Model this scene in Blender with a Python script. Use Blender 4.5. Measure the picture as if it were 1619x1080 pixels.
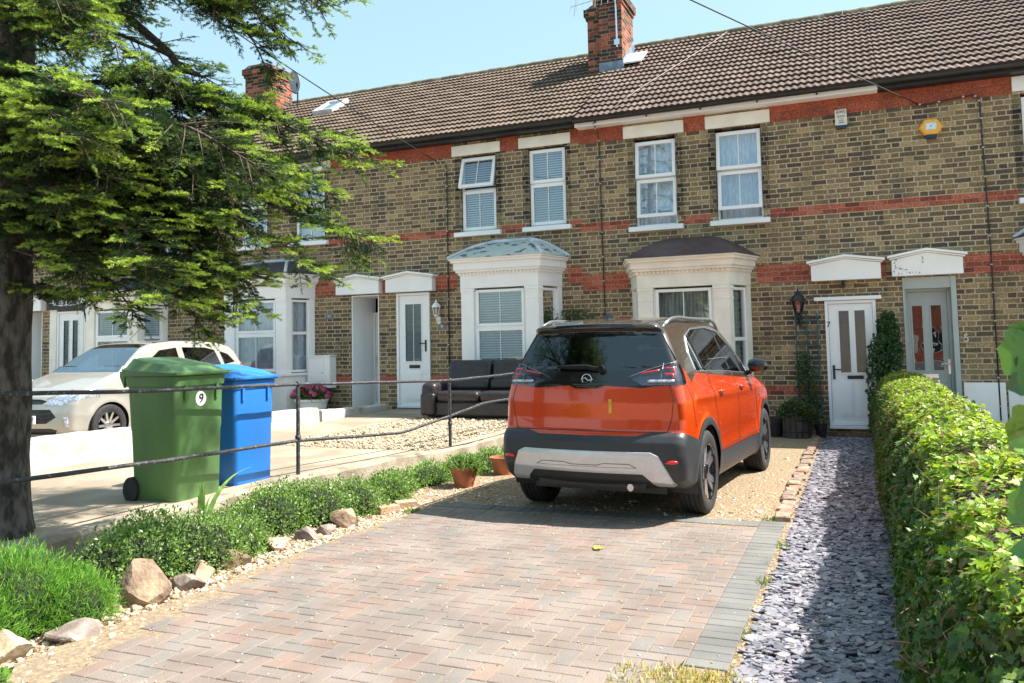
import bpy, math, random
import numpy as np
from mathutils import Vector, Matrix
random.seed(7); rng = np.random.default_rng(7)
R = math.radians
scene = bpy.context.scene
for o in list(bpy.data.objects): bpy.data.objects.remove(o)

# ------------------------------------------------------------------ camera
cam_d = bpy.data.cameras.new('camera'); cam = bpy.data.objects.new('camera', cam_d)
scene.collection.objects.link(cam); scene.camera = cam
F_PX, YAW, PITCH, ROLL, CY = 1300.96, -0.39716, 0.06789, -0.02017, 456.46
cam_d.sensor_width = 36.0; cam_d.sensor_fit = 'HORIZONTAL'
cam_d.lens = F_PX / 1619.0 * 36.0
cam_d.shift_y = (CY - 540.0) / 1619.0
cam_d.clip_start = 0.05; cam_d.clip_end = 3000
cyw, syw = math.cos(YAW), math.sin(YAW)
fw = Vector((syw*math.cos(PITCH), cyw*math.cos(PITCH), math.sin(PITCH)))
rt = Vector((cyw, -syw, 0)); upv = rt.cross(fw)
cr, sr = math.cos(ROLL), math.sin(ROLL)
rt2 = rt*cr + upv*sr; up2 = upv*cr - rt*sr
m3 = Matrix((rt2, up2, -fw)).transposed().to_4x4()
cam.matrix_world = Matrix.Translation((0, 0, 1.6)) @ m3
cam_d.dof.use_dof = True; cam_d.dof.focus_distance = 9.0; cam_d.dof.aperture_fstop = 14.0

# ------------------------------------------------------------------ world, sun, exposure
SUN = Vector((0.68, 0.27, 1.0)).normalized()
world = bpy.data.worlds.new('World'); scene.world = world; world.use_nodes = True
wn = world.node_tree; wn.nodes.clear()
wo = wn.nodes.new('ShaderNodeOutputWorld'); bg = wn.nodes.new('ShaderNodeBackground')
sky = wn.nodes.new('ShaderNodeTexSky'); sky.sky_type = 'NISHITA'; sky.sun_disc = False
sky.sun_elevation = math.asin(SUN.z); sky.sun_rotation = math.atan2(SUN.x, SUN.y)
sky.air_density = 1.0; sky.dust_density = 2.2; sky.ozone_density = 1.6
bg.inputs['Strength'].default_value = 0.105
tint = wn.nodes.new('ShaderNodeMix'); tint.data_type = 'RGBA'; tint.blend_type = 'MULTIPLY'; tint.inputs[0].default_value = 1; tint.inputs[7].default_value = (1.25, 1.25, 1.08, 1)
wn.links.new(sky.outputs[0], tint.inputs[6]); hz = wn.nodes.new('ShaderNodeMix'); hz.data_type = 'RGBA'; hz.inputs[0].default_value = 0.55; hz.inputs[7].default_value = (2.15, 3.45, 3.95, 1)
wn.links.new(tint.outputs[2], hz.inputs[6]); wn.links.new(hz.outputs[2], bg.inputs['Color']); wn.links.new(bg.outputs[0], wo.inputs['Surface'])
sl = bpy.data.lights.new('sun', 'SUN'); sl.energy = 4.9; sl.angle = R(0.53); sl.color = (1.0, 0.95, 0.87)
so = bpy.data.objects.new('sun', sl); scene.collection.objects.link(so)
so.rotation_euler = (-SUN).to_track_quat('-Z', 'Y').to_euler(); so.location = (10, 5, 20)
vs = scene.view_settings; vs.view_transform = 'Standard'; vs.look = 'None'; vs.exposure = 1.35; vs.gamma = 1.0
scene.render.engine = 'CYCLES'
scene.render.resolution_x = 1024; scene.render.resolution_y = 683
scene.cycles.max_bounces = 8; scene.cycles.transparent_max_bounces = 12

# ------------------------------------------------------------------ materials
def nt(m):
    m.use_nodes = True; t = m.node_tree; return t, t.nodes['Principled BSDF']
def mat(name, col, rough=0.6, metal=0.0, var=0.12, scale=14.0, bump=0.0, bscale=60.0, col2=None, fac_lo=0.42, fac_hi=0.62,
        spec=0.5, coat=0.0, detail=4.0, stretch=(1,1,1), attr=None, sss=0.0):
    """principled material whose colour wanders between col and col2 with a noise of its own"""
    m = bpy.data.materials.new(name); t, b = nt(m); N = t.nodes.new; L = t.links.new
    tc = N('ShaderNodeTexCoord'); mp = N('ShaderNodeMapping'); mp.inputs['Scale'].default_value = stretch
    L(tc.outputs['Object'], mp.inputs[0])
    n = N('ShaderNodeTexNoise'); n.inputs['Scale'].default_value = scale; n.inputs['Detail'].default_value = detail
    L(mp.outputs[0], n.inputs[0])
    if col2 is None: col2 = tuple(c*(1-var*1.6) for c in col); col = tuple(min(1, c*(1+var*0.6)) for c in col)
    r = N('ShaderNodeValToRGB'); r.color_ramp.elements[0].position = fac_lo; r.color_ramp.elements[1].position = fac_hi
    r.color_ramp.elements[0].color = (*col2, 1); r.color_ramp.elements[1].color = (*col, 1)
    L(n.outputs[0], r.inputs[0]); out = r.outputs[0]
    if attr:
        a = N('ShaderNodeAttribute'); a.attribute_name = attr
        mx = N('ShaderNodeMix'); mx.data_type = 'RGBA'; mx.blend_type = 'MULTIPLY'; mx.inputs[0].default_value = 1
        L(out, mx.inputs[6]); L(a.outputs['Color'], mx.inputs[7]); out = mx.outputs[2]
    L(out, b.inputs['Base Color'])
    b.inputs['Roughness'].default_value = rough; b.inputs['Metallic'].default_value = metal
    b.inputs['Specular IOR Level'].default_value = spec; b.inputs['Coat Weight'].default_value = coat
    b.inputs['Coat Roughness'].default_value = 0.03
    if bump:
        n2 = N('ShaderNodeTexNoise'); n2.inputs['Scale'].default_value = bscale; n2.inputs['Detail'].default_value = 5
        L(mp.outputs[0], n2.inputs[0]); bp = N('ShaderNodeBump'); bp.inputs['Strength'].default_value = bump
        bp.inputs['Distance'].default_value = 0.02; L(n2.outputs[0], bp.inputs['Height']); L(bp.outputs[0], b.inputs['Normal'])
    return m

def mth(t, op, a, b=None, c=None):
    n = t.nodes.new('ShaderNodeMath'); n.operation = op
    for i, v in enumerate((a, b, c)):
        if v is None: continue
        if isinstance(v, (int, float)): n.inputs[i].default_value = v
        else: t.links.new(v, n.inputs[i])
    return n.outputs[0]

def brick_mat(name, cols, mortar, per=0.376, course=0.083, flemish=True, joint=0.011, axis='X', z0=0.0, darkw=0.0, soot=0.0):
    """Flemish or stretcher bond brickwork worked out from metres: random colour per brick, mortar joints, bump"""
    m = bpy.data.materials.new(name); t, b = nt(m); N = t.nodes.new; L = t.links.new
    tc = N('ShaderNodeTexCoord'); sp = N('ShaderNodeSeparateXYZ'); L(tc.outputs['Object'], sp.inputs[0])
    # slight wobble of the courses
    wb = N('ShaderNodeTexNoise'); wb.inputs['Scale'].default_value = 5.0; L(tc.outputs['Object'], wb.inputs[0])
    wob = mth(t, 'MULTIPLY', mth(t, 'SUBTRACT', wb.outputs[0], 0.5), 0.016)
    if axis == 'XY': xs = mth(t, 'ADD', sp.outputs[0], sp.outputs[1])
    else: xs = sp.outputs[0 if axis == 'X' else 1]
    zs = mth(t, 'ADD', mth(t, 'SUBTRACT', sp.outputs[2], z0), wob)
    row = mth(t, 'FLOOR', mth(t, 'DIVIDE', zs, course))
    fz = mth(t, 'MULTIPLY', mth(t, 'FRACT', mth(t, 'DIVIDE', zs, course)), course)
    par = mth(t, 'FLOORED_MODULO', row, 2.0)
    jr = N('ShaderNodeTexWhiteNoise'); jr.noise_dimensions = '1D'; L(row, jr.inputs['W'])
    xo = mth(t, 'ADD', mth(t, 'ADD', xs, mth(t, 'MULTIPLY', par, per*0.5)), mth(t, 'MULTIPLY', jr.outputs[0], 0.03))
    xo = mth(t, 'ADD', xo, wob)
    q = mth(t, 'DIVIDE', xo, per); cell = mth(t, 'FLOOR', q); u = mth(t, 'FRACT', q)
    if flemish:
        split = 0.655
        head = mth(t, 'GREATER_THAN', u, split)
        dl = mth(t, 'MINIMUM', mth(t, 'ABSOLUTE', mth(t, 'SUBTRACT', u, split)), mth(t, 'MINIMUM', u, mth(t, 'SUBTRACT', 1.0, u)))
    else:
        head = mth(t, 'MULTIPLY', u, 0.0)
        dl = mth(t, 'MINIMUM', u, mth(t, 'SUBTRACT', 1.0, u))
    dx = mth(t, 'MULTIPLY', dl, per)
    dz = mth(t, 'MINIMUM', fz, mth(t, 'SUBTRACT', course, fz))
    d = mth(t, 'MINIMUM', dx, dz)
    en = N('ShaderNodeTexNoise'); en.inputs['Scale'].default_value = 55.0; en.inputs['Detail'].default_value = 3; L(tc.outputs['Object'], en.inputs[0])
    d = mth(t, 'ADD', d, mth(t, 'MULTIPLY', mth(t, 'SUBTRACT', en.outputs[0], 0.5), 0.010))
    mr = N('ShaderNodeMapRange'); mr.inputs['From Min'].default_value = joint*0.5; mr.inputs['From Max'].default_value = joint*0.5+0.0035
    L(d, mr.inputs['Value']); mask = mr.outputs[0]
    cb = N('ShaderNodeCombineXYZ'); L(mth(t, 'ADD', cell, mth(t, 'MULTIPLY', head, 0.5)), cb.inputs[0]); L(row, cb.inputs[1])
    wnz = N('ShaderNodeTexWhiteNoise'); wnz.noise_dimensions = '2D'; L(cb.outputs[0], wnz.inputs['Vector'])
    big = N('ShaderNodeTexNoise'); big.inputs['Scale'].default_value = 0.9; big.inputs['Detail'].default_value = 3; L(tc.outputs['Object'], big.inputs[0])
    rv = mth(t, 'ADD', wnz.outputs[0], mth(t, 'MULTIPLY', mth(t, 'SUBTRACT', big.outputs[0], 0.5), 0.9))
    if darkw: rv = mth(t, 'ADD', rv, mth(t, 'MULTIPLY', head, -darkw))
    rp = N('ShaderNodeValToRGB'); rp.color_ramp.interpolation = 'LINEAR'; el = rp.color_ramp.elements
    el[0].position = 0.0; el[0].color = (*cols[0], 1); el[1].position = 1.0; el[1].color = (*cols[-1], 1)
    for i, c in enumerate(cols[1:-1]):
        e = el.new((i+1)/(len(cols)-1)); e.color = (*c, 1)
    L(rv, rp.inputs[0])
    fn = N('ShaderNodeTexNoise'); fn.inputs['Scale'].default_value = 38.0; fn.inputs['Detail'].default_value = 5; L(tc.outputs['Object'], fn.inputs[0])
    fm = N('ShaderNodeMapRange'); fm.inputs['To Min'].default_value = 0.45; fm.inputs['To Max'].default_value = 1.65
    fm.inputs['From Min'].default_value = 0.25; fm.inputs['From Max'].default_value = 0.75
    L(fn.outputs[0], fm.inputs['Value'])
    mul = N('ShaderNodeMix'); mul.data_type = 'RGBA'; mul.blend_type = 'MULTIPLY'; mul.inputs[0].default_value = 1
    L(rp.outputs[0], mul.inputs[6]); L(fm.outputs[0], mul.inputs[7])
    mo = N('ShaderNodeMix'); mo.data_type = 'RGBA'; mo.blend_type = 'MULTIPLY'; mo.inputs[0].default_value = 0.6; mo.inputs[6].default_value = (*mortar, 1)
    L(fm.outputs[0], mo.inputs[7])
    mx = N('ShaderNodeMix'); mx.data_type = 'RGBA'; L(mask, mx.inputs[0]); L(mo.outputs[2], mx.inputs[6]); L(mul.outputs[2], mx.inputs[7])
    out = mx.outputs[2]
    if soot:
        sn = N('ShaderNodeTexNoise'); sn.inputs['Scale'].default_value = 1.6; sn.inputs['Detail'].default_value = 6; L(tc.outputs['Object'], sn.inputs[0])
        sr_ = N('ShaderNodeMapRange'); sr_.inputs['From Min'].default_value = 0.50; sr_.inputs['From Max'].default_value = 0.70; sr_.inputs['To Max'].default_value = soot
        L(sn.outputs[0], sr_.inputs['Value'])
        sm = N('ShaderNodeMix'); sm.data_type = 'RGBA'; L(sr_.outputs[0], sm.inputs[0]); L(out, sm.inputs[6]); sm.inputs[7].default_value = (0.05, 0.045, 0.04, 1)
        out = sm.outputs[2]
    L(out, b.inputs['Base Color']); b.inputs['Roughness'].default_value = 0.9; b.inputs['Specular IOR Level'].default_value = 0.2
    bp = N('ShaderNodeBump'); bp.inputs['Strength'].default_value = 0.9; bp.inputs['Distance'].default_value = 0.008
    L(mth(t, 'ADD', mask, mth(t, 'MULTIPLY', fn.outputs[0], 0.7)), bp.inputs['Height']); L(bp.outputs[0], b.inputs['Normal'])
    return m

def glass_mat(name, refl=0.5, tint=(0.75, 0.85, 0.9), rough=0.01, wave=0.0):
    """window glass: the room behind seen through it with the sky mirrored on it"""
    m = bpy.data.materials.new(name); m.use_nodes = True; t = m.node_tree; t.nodes.clear(); N = t.nodes.new; L = t.links.new
    o = N('ShaderNodeOutputMaterial'); mx = N('ShaderNodeMixShader'); g = N('ShaderNodeBsdfGlossy'); tr = N('ShaderNodeBsdfTransparent')
    g.inputs['Roughness'].default_value = rough; g.inputs['Color'].default_value = (0.9, 0.95, 1, 1); tr.inputs['Color'].default_value = (*tint, 1)
    lw = N('ShaderNodeLayerWeight'); lw.inputs['Blend'].default_value = 0.25
    L(mth(t, 'MAXIMUM', lw.outputs['Fresnel'], refl), mx.inputs[0])
    if wave:
        tc = N('ShaderNodeTexCoord'); n = N('ShaderNodeTexNoise'); n.inputs['Scale'].default_value = 2.0; L(tc.outputs['Object'], n.inputs[0])
        bp = N('ShaderNodeBump'); bp.inputs['Strength'].default_value = wave; bp.inputs['Distance'].default_value = 0.02
        L(n.outputs[0], bp.inputs['Height']); L(bp.outputs[0], g.inputs['Normal'])
    L(tr.outputs[0], mx.inputs[1]); L(g.outputs[0], mx.inputs[2]); L(mx.outputs[0], o.inputs['Surface'])
    return m

# ------------------------------------------------------------------ mesh builder and naming
ROOTS = {}
def tag(o, label=None, cat=None, group=None, kind=None):
    if label: o['label'] = label
    if cat: o['category'] = cat
    if group: o['group'] = group
    if kind: o['kind'] = kind
    return o
def thing(name, loc, label, cat, group=None):
    o = bpy.data.objects.new(name, None); scene.collection.objects.link(o); o.location = loc; o.empty_display_size = 0.2
    ROOTS[o.name] = Vector(loc); tag(o, label, cat, group); return o
def root_loc(p):
    while p.parent is not None: p = p.parent
    return ROOTS.get(p.name, Vector((0, 0, 0)))
def link_mesh(name, me, mats, parent=None):
    for m in (mats if isinstance(mats, (list, tuple)) else [mats]): me.materials.append(m)
    o = bpy.data.objects.new(name, me); scene.collection.objects.link(o)
    if parent is not None: o.parent = parent
    return o

class MB:
    def __init__(s): s.v = []; s.f = []; s.m = []; s.n = 0
    def add(s, V, Fc, mi=0):
        V = np.asarray(V, float).reshape(-1, 3); s.v.append(V)
        for f in Fc: s.f.append(tuple(i+s.n for i in f)); s.m.append(mi)
        s.n += len(V); return s
    def box(s, x0, x1, y0, y1, z0, z1, mi=0):
        V = [(x0,y0,z0),(x1,y0,z0),(x1,y1,z0),(x0,y1,z0),(x0,y0,z1),(x1,y0,z1),(x1,y1,z1),(x0,y1,z1)]
        return s.add(V, [(0,3,2,1),(4,5,6,7),(0,1,5,4),(1,2,6,5),(2,3,7,6),(3,0,4,7)], mi)
    def xbox(s, M, sx, sy, sz, mi=0):
        """box of full size sx,sy,sz centred on matrix M"""
        V = [M @ Vector((x*sx/2, y*sy/2, z*sz/2)) for z in (-1,1) for x, y in ((-1,-1),(1,-1),(1,1),(-1,1))]
        return s.add([tuple(v) for v in V], [(0,3,2,1),(4,5,6,7),(0,1,5,4),(1,2,6,5),(2,3,7,6),(3,0,4,7)], mi)
    def prism(s, pts, a, b, axis='y', mi=0):
        """polygon pts extruded from a to b along axis; pts are the other two coordinates in order"""
        def P(p, c):
            return (p[0], c, p[1]) if axis == 'y' else ((c, p[0], p[1]) if axis == 'x' else (p[0], p[1], c))
        n = len(pts); V = [P(p, a) for p in pts] + [P(p, b) for p in pts]
        return s.add(V, [tuple(range(n))[::-1], tuple(range(n, 2*n))] + [(i, (i+1) % n, n+(i+1) % n, n+i) for i in range(n)], mi)
    def tube(s, pts, r, n=8, mi=0, cap=True, flat=1.0):
        pts = [Vector(p) for p in pts]; k = len(pts)
        rs = r if isinstance(r, (list, tuple)) else [r]*k
        V = []; up = Vector((0, 0, 1)); prev = None
        for i, p in enumerate(pts):
            d = (pts[min(i+1, k-1)] - pts[max(i-1, 0)]).normalized()
            if prev is None:
                a = d.cross(up if abs(d.z) < 0.95 else Vector((1, 0, 0))).normalized()
            else:
                a = (prev - d*prev.dot(d)).normalized()
            prev = a; b = d.cross(a)
            for j in range(n):
                t_ = 2*math.pi*j/n; V.append(tuple(p + a*(math.cos(t_)*rs[i]) + b*(math.sin(t_)*rs[i]*flat)))
        Fc = [(i*n+j, i*n+(j+1) % n, (i+1)*n+(j+1) % n, (i+1)*n+j) for i in range(k-1) for j in range(n)]
        if cap: Fc += [tuple(range(n))[::-1], tuple((k-1)*n+j for j in range(n))]
        return s.add(V, Fc, mi)
    def lathe(s, prof, c, n=24, axis='z', mi=0, close=True):
        """profile (radius, height) turned about an axis through c"""
        V = []
        for r_, h in prof:
            for j in range(n):
                t_ = 2*math.pi*j/n; a, b = r_*math.cos(t_), r_*math.sin(t_)
                p = (a, b, h) if axis == 'z' else ((h, a, b) if axis == 'x' else (a, h, b))
                V.append((c[0]+p[0], c[1]+p[1], c[2]+p[2]))
        k = len(prof)
        Fc = [(i*n+j, i*n+(j+1) % n, (i+1)*n+(j+1) % n, (i+1)*n+j) for i in range(k-1) for j in range(n)]
        if close: Fc += [tuple(range(n))[::-1], tuple((k-1)*n+j for j in range(n))]
        return s.add(V, Fc, mi)
    def loft(s, rings, mi=0, closed=True, caps=False):
        n = len(rings[0]); V = [p for r_ in rings for p in r_]; k = len(rings); q = n if closed else n-1
        Fc = [(i*n+j, i*n+(j+1) % n, (i+1)*n+(j+1) % n, (i+1)*n+j) for i in range(k-1) for j in range(q)]
        if caps: Fc += [tuple(range(n))[::-1], tuple((k-1)*n+j for j in range(n))]
        return s.add(V, Fc, mi)
    def build(s, name, mats, parent=None, bevel=0.0, smooth=False, seg=2, xf=None, normals=True):
        V = np.concatenate(s.v); L = root_loc(parent) if parent is not None else Vector((0, 0, 0))
        org = None
        if xf is not None:
            V = (np.c_[V, np.ones(len(V))] @ np.array(xf).T)[:, :3]
        if parent is None:
            lo, hi = V.min(0), V.max(0); org = Vector(((lo[0]+hi[0])/2, (lo[1]+hi[1])/2, lo[2])); V = V - np.array(org)
        else: V = V - np.array(L)
        me = bpy.data.meshes.new(name); me.from_pydata(V.tolist(), [], s.f); me.validate()
        if len(me.polygons) == len(s.m): me.polygons.foreach_set('material_index', s.m)
        if normals:
            import bmesh
            bm = bmesh.new(); bm.from_mesh(me); bmesh.ops.recalc_face_normals(bm, faces=bm.faces); bm.to_mesh(me); bm.free()
        me.update()
        o = link_mesh(name, me, mats, parent)
        if org is not None: o.location = org; ROOTS[o.name] = org
        if smooth:
            me.polygons.foreach_set('use_smooth', [True]*len(me.polygons))
            if smooth != 'all': me.set_sharp_from_angle(angle=R(38))
        if bevel:
            bv = o.modifiers.new('bevel', 'BEVEL'); bv.width = bevel; bv.segments = seg; bv.limit_method = 'ANGLE'; bv.angle_limit = R(35)
            if not smooth:
                me.polygons.foreach_set('use_smooth', [True]*len(me.polygons)); bv.harden_normals = True
        return o

def fast_mesh(name, V, Fv, k, mats, parent=None, mi=None, smooth=False, col=None, org=None):
    """numpy mesh of k-gons; V (n,3), Fv (m,k) indices; col = per-face colours stored as an attribute"""
    V = np.asarray(V, np.float32); Fv = np.asarray(Fv, np.int32)
    L = root_loc(parent) if parent is not None else (Vector(org) if org is not None else Vector((0, 0, 0)))
    V = V - np.array(L, np.float32)
    me = bpy.data.meshes.new(name); m = len(Fv)
    me.vertices.add(len(V)); me.vertices.foreach_set('co', V.ravel())
    me.loops.add(m*k); me.loops.foreach_set('vertex_index', Fv.ravel())
    me.polygons.add(m); me.polygons.foreach_set('loop_start', np.arange(m, dtype=np.int32)*k)
    if mi is not None: me.polygons.foreach_set('material_index', np.asarray(mi, np.int32))
    me.update(calc_edges=True)
    me.polygons.foreach_set('use_smooth', [bool(smooth)]*m)
    if col is not None:
        a = me.color_attributes.new('tone', 'FLOAT_COLOR', 'CORNER')
        c = np.ones((m, k, 4), np.float32); c[:, :, :3] = np.asarray(col, np.float32)[:, None, :]
        a.data.foreach_set('color', c.ravel())
    o = link_mesh(name, me, mats, parent)
    if parent is None and org is not None: o.location = org; ROOTS[o.name] = Vector(org)
    return o

def text_mesh(name, body, size, mtl, loc, parent=None, rot=(R(90), 0, 0), depth=0.003, sx=1.0, bold=0.0):
    """lettering turned into a mesh"""
    cu = bpy.data.curves.new(name, 'FONT'); cu.body = body; cu.size = size; cu.extrude = depth; cu.align_x = 'CENTER'; cu.align_y = 'CENTER'; cu.offset = bold
    tmp = bpy.data.objects.new('t', cu); scene.collection.objects.link(tmp)
    me = bpy.data.meshes.new_from_object(tmp.evaluated_get(bpy.context.evaluated_depsgraph_get()))
    bpy.data.objects.remove(tmp)
    L = root_loc(parent) if parent is not None else Vector((0, 0, 0))
    from mathutils import Euler
    me.transform(Matrix.Translation(Vector(loc) - L) @ Euler(rot).to_matrix().to_4x4() @ Matrix.Diagonal((sx, 1, 1, 1)))
    return link_mesh(name, me, mtl, parent)

# shared materials
white_paint = mat('white_paint', (0.86, 0.86, 0.86), 0.45, var=0.02, scale=3, bump=0.05, bscale=25)
cream_paint = mat('cream_paint', (0.84, 0.80, 0.71), 0.5, var=0.05, scale=3, bump=0.06, bscale=25)
upvc = mat('white_plastic', (0.86, 0.87, 0.88), 0.28, var=0.015, scale=2)
grey_paint = mat('grey_green_paint', (0.40, 0.45, 0.45), 0.35, var=0.03, scale=3)
black_metal = mat('black_metal', (0.02, 0.02, 0.022), 0.4, var=0.2, scale=30)
black_plastic = mat('black_plastic', (0.022, 0.022, 0.024), 0.45, var=0.1, scale=20)
rubber = mat('rubber', (0.025, 0.025, 0.026), 0.8, var=0.15, scale=30, bump=0.05)
chrome = mat('chrome', (0.75, 0.76, 0.78), 0.12, metal=1.0, var=0.02)
terracotta = mat('terracotta', (0.50, 0.17, 0.08), 0.75, var=0.12, scale=9, bump=0.1)
soil = mat('soil', (0.09, 0.06, 0.04), 0.95, var=0.3, scale=40, bump=0.6)
dark_room = mat('dark_room', (0.03, 0.03, 0.032), 0.9, var=0.1)
# ------------------------------------------------------------------ setting: the ground and what is laid on it
YF = 14.5                    # plane of the house fronts
earth = mat('earth', (0.30, 0.24, 0.16), 0.95, var=0.3, scale=6, bump=0.6, bscale=50)
concrete = mat('concrete', (0.37, 0.305, 0.225), 0.85, scale=1.3, col2=(0.25, 0.20, 0.145), bump=0.25, bscale=70, detail=8)
concrete_old = mat('concrete_old', (0.46, 0.40, 0.33), 0.9, scale=3.0, col2=(0.25, 0.21, 0.17), bump=0.5, bscale=60, detail=8)
gravel_m = mat('gravel_bed', (0.42, 0.325, 0.21), 0.95, scale=45, col2=(0.17, 0.12, 0.07), bump=1.0, bscale=70)
slate_bed = mat('slate_bed', (0.16, 0.14, 0.17), 0.8, scale=30, col2=(0.05, 0.045, 0.05), bump=1.0, bscale=60)

def sheet(name, pts, mtl, kind='structure'):
    mb = MB(); n = len(pts); mb.add([p for p in pts], [tuple(range(n))])
    o = mb.build(name, mtl); tag(o, kind=kind); return o
sheet('ground', [(-200,-60,-.06),(200,-60,-.06),(200,300,-.06),(-200,300,-.06)], earth)
def yz(y): return 0.28 + 0.009*(y-5)          # the neighbour's yard rises gently to the houses
sheet('concrete_yard', [(-5.30,-2,yz(-2)),(-5.36,7.0,yz(7)),(-4.80,9.8,yz(9.8)),(-4.64,14.5,yz(14.5)),(-8.6,14.5,yz(14.5)),(-8.6,-2,yz(-2))], concrete)
sheet('neighbour_drive', [(-8.6,-2,.10),(-8.6,14.5,.12),(-24,14.5,.12),(-24,-2,.10)], concrete)
sheet('gravel_bed', [(-5.4,-2,0.0),(-0.6,-2,0.0),(-0.6,14.5,0.03),(-4.75,14.5,0.03),(-5.4,7,0.0)], gravel_m)
sheet('slate_path', [(-0.62,1.5,-0.012),(0.45,1.5,-0.012),(0.45,14.5,0.02),(-0.62,14.5,0.02)], slate_bed)
sheet('side_yard', [(0.45,1.5,-0.01),(9,1.5,-0.01),(9,14.5,0.02),(0.45,14.5,0.02)], concrete_old)
sheet('pavement', [(-24,-6,0.02),(24,-6,0.02),(24,-2.0,0.02),(-24,-2.0,0.02)], concrete_old)

# block paving, laid herringbone, each block a bevelled slab with its own tone
paver_m = mat('paving_block', (1.0, 0.99, 0.96), 0.85, scale=2.2, col2=(0.76, 0.75, 0.73), detail=9, bump=0.35, bscale=110, attr='tone')
def left_edge(y):
    ys = [-2, 2.9, 4.07, 5.5, 7.02, 7.6]; xs = [-3.6, -3.74, -3.94, -4.12, -4.02, -3.9]
    return float(np.interp(y, ys, xs))
def paving():
    V = []; Fq = []; C = []; rr = random.Random(3)
    tones = [(0.60,0.50,0.445),(0.60,0.51,0.46),(0.58,0.49,0.44),(0.57,0.51,0.47),(0.53,0.50,0.47),(0.62,0.475,0.41),(0.59,0.52,0.47)]
    def block(x0, x1, y0, y1, grey=False, top=0.0):
        g = 0.0026; x0 += g; x1 -= g; y0 += g; y1 -= g; b = 0.0035
        z = 0.022 + rr.uniform(-0.0015, 0.0015) + top; tx, ty = rr.uniform(-.002,.002), rr.uniform(-.002,.002)
        n = len(V); cx, cy = (x0+x1)/2, (y0+y1)/2
        def zz(x, y, q): return q + (x-cx)*tx*4 + (y-cy)*ty*4
        for (x, y) in ((x0,y0),(x1,y0),(x1,y1),(x0,y1)): V.append((x,y,-0.03))
        for (x, y) in ((x0,y0),(x1,y0),(x1,y1),(x0,y1)): V.append((x,y,zz(x,y,z-b)))
        for (x, y) in ((x0+b,y0+b),(x1-b,y0+b),(x1-b,y1-b),(x0+b,y1-b)): V.append((x,y,zz(x,y,z)))
        fs = [(8,9,10,11)] + [(i,(i+1)%4,4+(i+1)%4,4+i) for i in range(4)] + [(4+i,4+(i+1)%4,8+(i+1)%4,8+i) for i in range(4)]
        t_ = rr.choice(tones) if not grey else rr.choice([(0.46,0.455,0.44),(0.42,0.42,0.41),(0.48,0.47,0.45)])
        k = rr.uniform(0.96, 1.03)*0.385; t_ = (t_[0]*k*1.03, t_[1]*k*.97, t_[2]*k*.95) if not grey else tuple(c*k for c in t_)
        for f in fs: Fq.append(tuple(n+i for i in f)); C.append(t_)
    W, Lb = 0.104, 0.208
    xr = -0.86
    # 90 degree herringbone: each block anchored on the diagonal lattice
    for i in range(-60, 90):
        for j in range(-60, 90):
            # horizontal block at cells, vertical block next to it
            if (i - j) % 4 == 0: cells = (i, j, 2, 1)
            elif (i - j) % 4 == 2: cells = (i, j, 1, 2) if False else None
            else: cells = None
            if cells:
                x = xr - 0.0 + (i)*W - 30*W*0; y = 0.5 + j*W
                for (a, b_, w, h) in ((i, j, 2, 1), (i+0, j+1, 1, 2)):
                    X0, Y0 = xr - 50*W + a*W, -2.0 + b_*W
                    X1, Y1 = X0 + w*W, Y0 + h*W
                    if Y1 > 7.32 or Y0 < -2.0 or X0 < left_edge((Y0+Y1)/2) : continue
                    if X0 >= xr - 0.02: continue
                    X1 = min(X1, xr)
                    block(X0, X1, Y0, Y1)
    y = 4.12
    while y < 7.45: block(-0.86, -0.65, y, y+0.104, True, 0.004); y += 0.104
    y = -2.0
    x = -0.86
    while x > left_edge(7.4): block(x-0.104, x, 7.32, 7.53, True, 0.003); x -= 0.104
    return fast_mesh('block_paving', V, Fq, 4, paver_m, col=C, org=(-2.3, 5, 0))
tag(paving(), kind='structure')
sheet('paving_joint_sand', [(-4.0,-2,0.0175),(-0.66,-2,0.0175),(-0.66,7.52,0.0175),(-3.95,7.52,0.0175),(-4.10,5.5,0.0175)],
      mat('joint_sand', (0.29, 0.22, 0.145), 0.95, scale=25, col2=(0.20, 0.15, 0.10), bump=0.5))

# ------------------------------------------------------------------ the terrace
stock = brick_mat('stock_brick', [(0.085,0.066,0.052),(0.130,0.096,0.062),(0.175,0.126,0.074),(0.205,0.147,0.082),(0.25,0.178,0.095),(0.36,0.26,0.14)],
                  (0.47, 0.39, 0.27), darkw=0.05, joint=0.0150, soot=0.45)
stock_dark = brick_mat('sooty_brick', [(0.025,0.022,0.02),(0.05,0.042,0.034),(0.10,0.08,0.05),(0.16,0.125,0.07),(0.22,0.17,0.09)], (0.29, 0.25, 0.18), darkw=0.1)
redb = brick_mat('red_brick', [(0.17,0.05,0.035),(0.30,0.080,0.05),(0.37,0.105,0.065),(0.42,0.14,0.09)], (0.40, 0.26, 0.19), per=0.235, flemish=False, joint=0.007)
gauged = brick_mat('gauged_red_brick', [(0.27,0.07,0.04),(0.32,0.085,0.05),(0.35,0.10,0.06)], (0.30,0.12,0.08), per=0.26, flemish=False, joint=0.003, course=0.26, soot=0.25)
stackb = brick_mat('chimney_brick', [(0.035,0.028,0.026),(0.06,0.04,0.033),(0.16,0.055,0.038),(0.36,0.09,0.05),(0.42,0.13,0.075)], (0.30,0.25,0.18), axis='XY', darkw=-0.1, soot=0.6)

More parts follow.
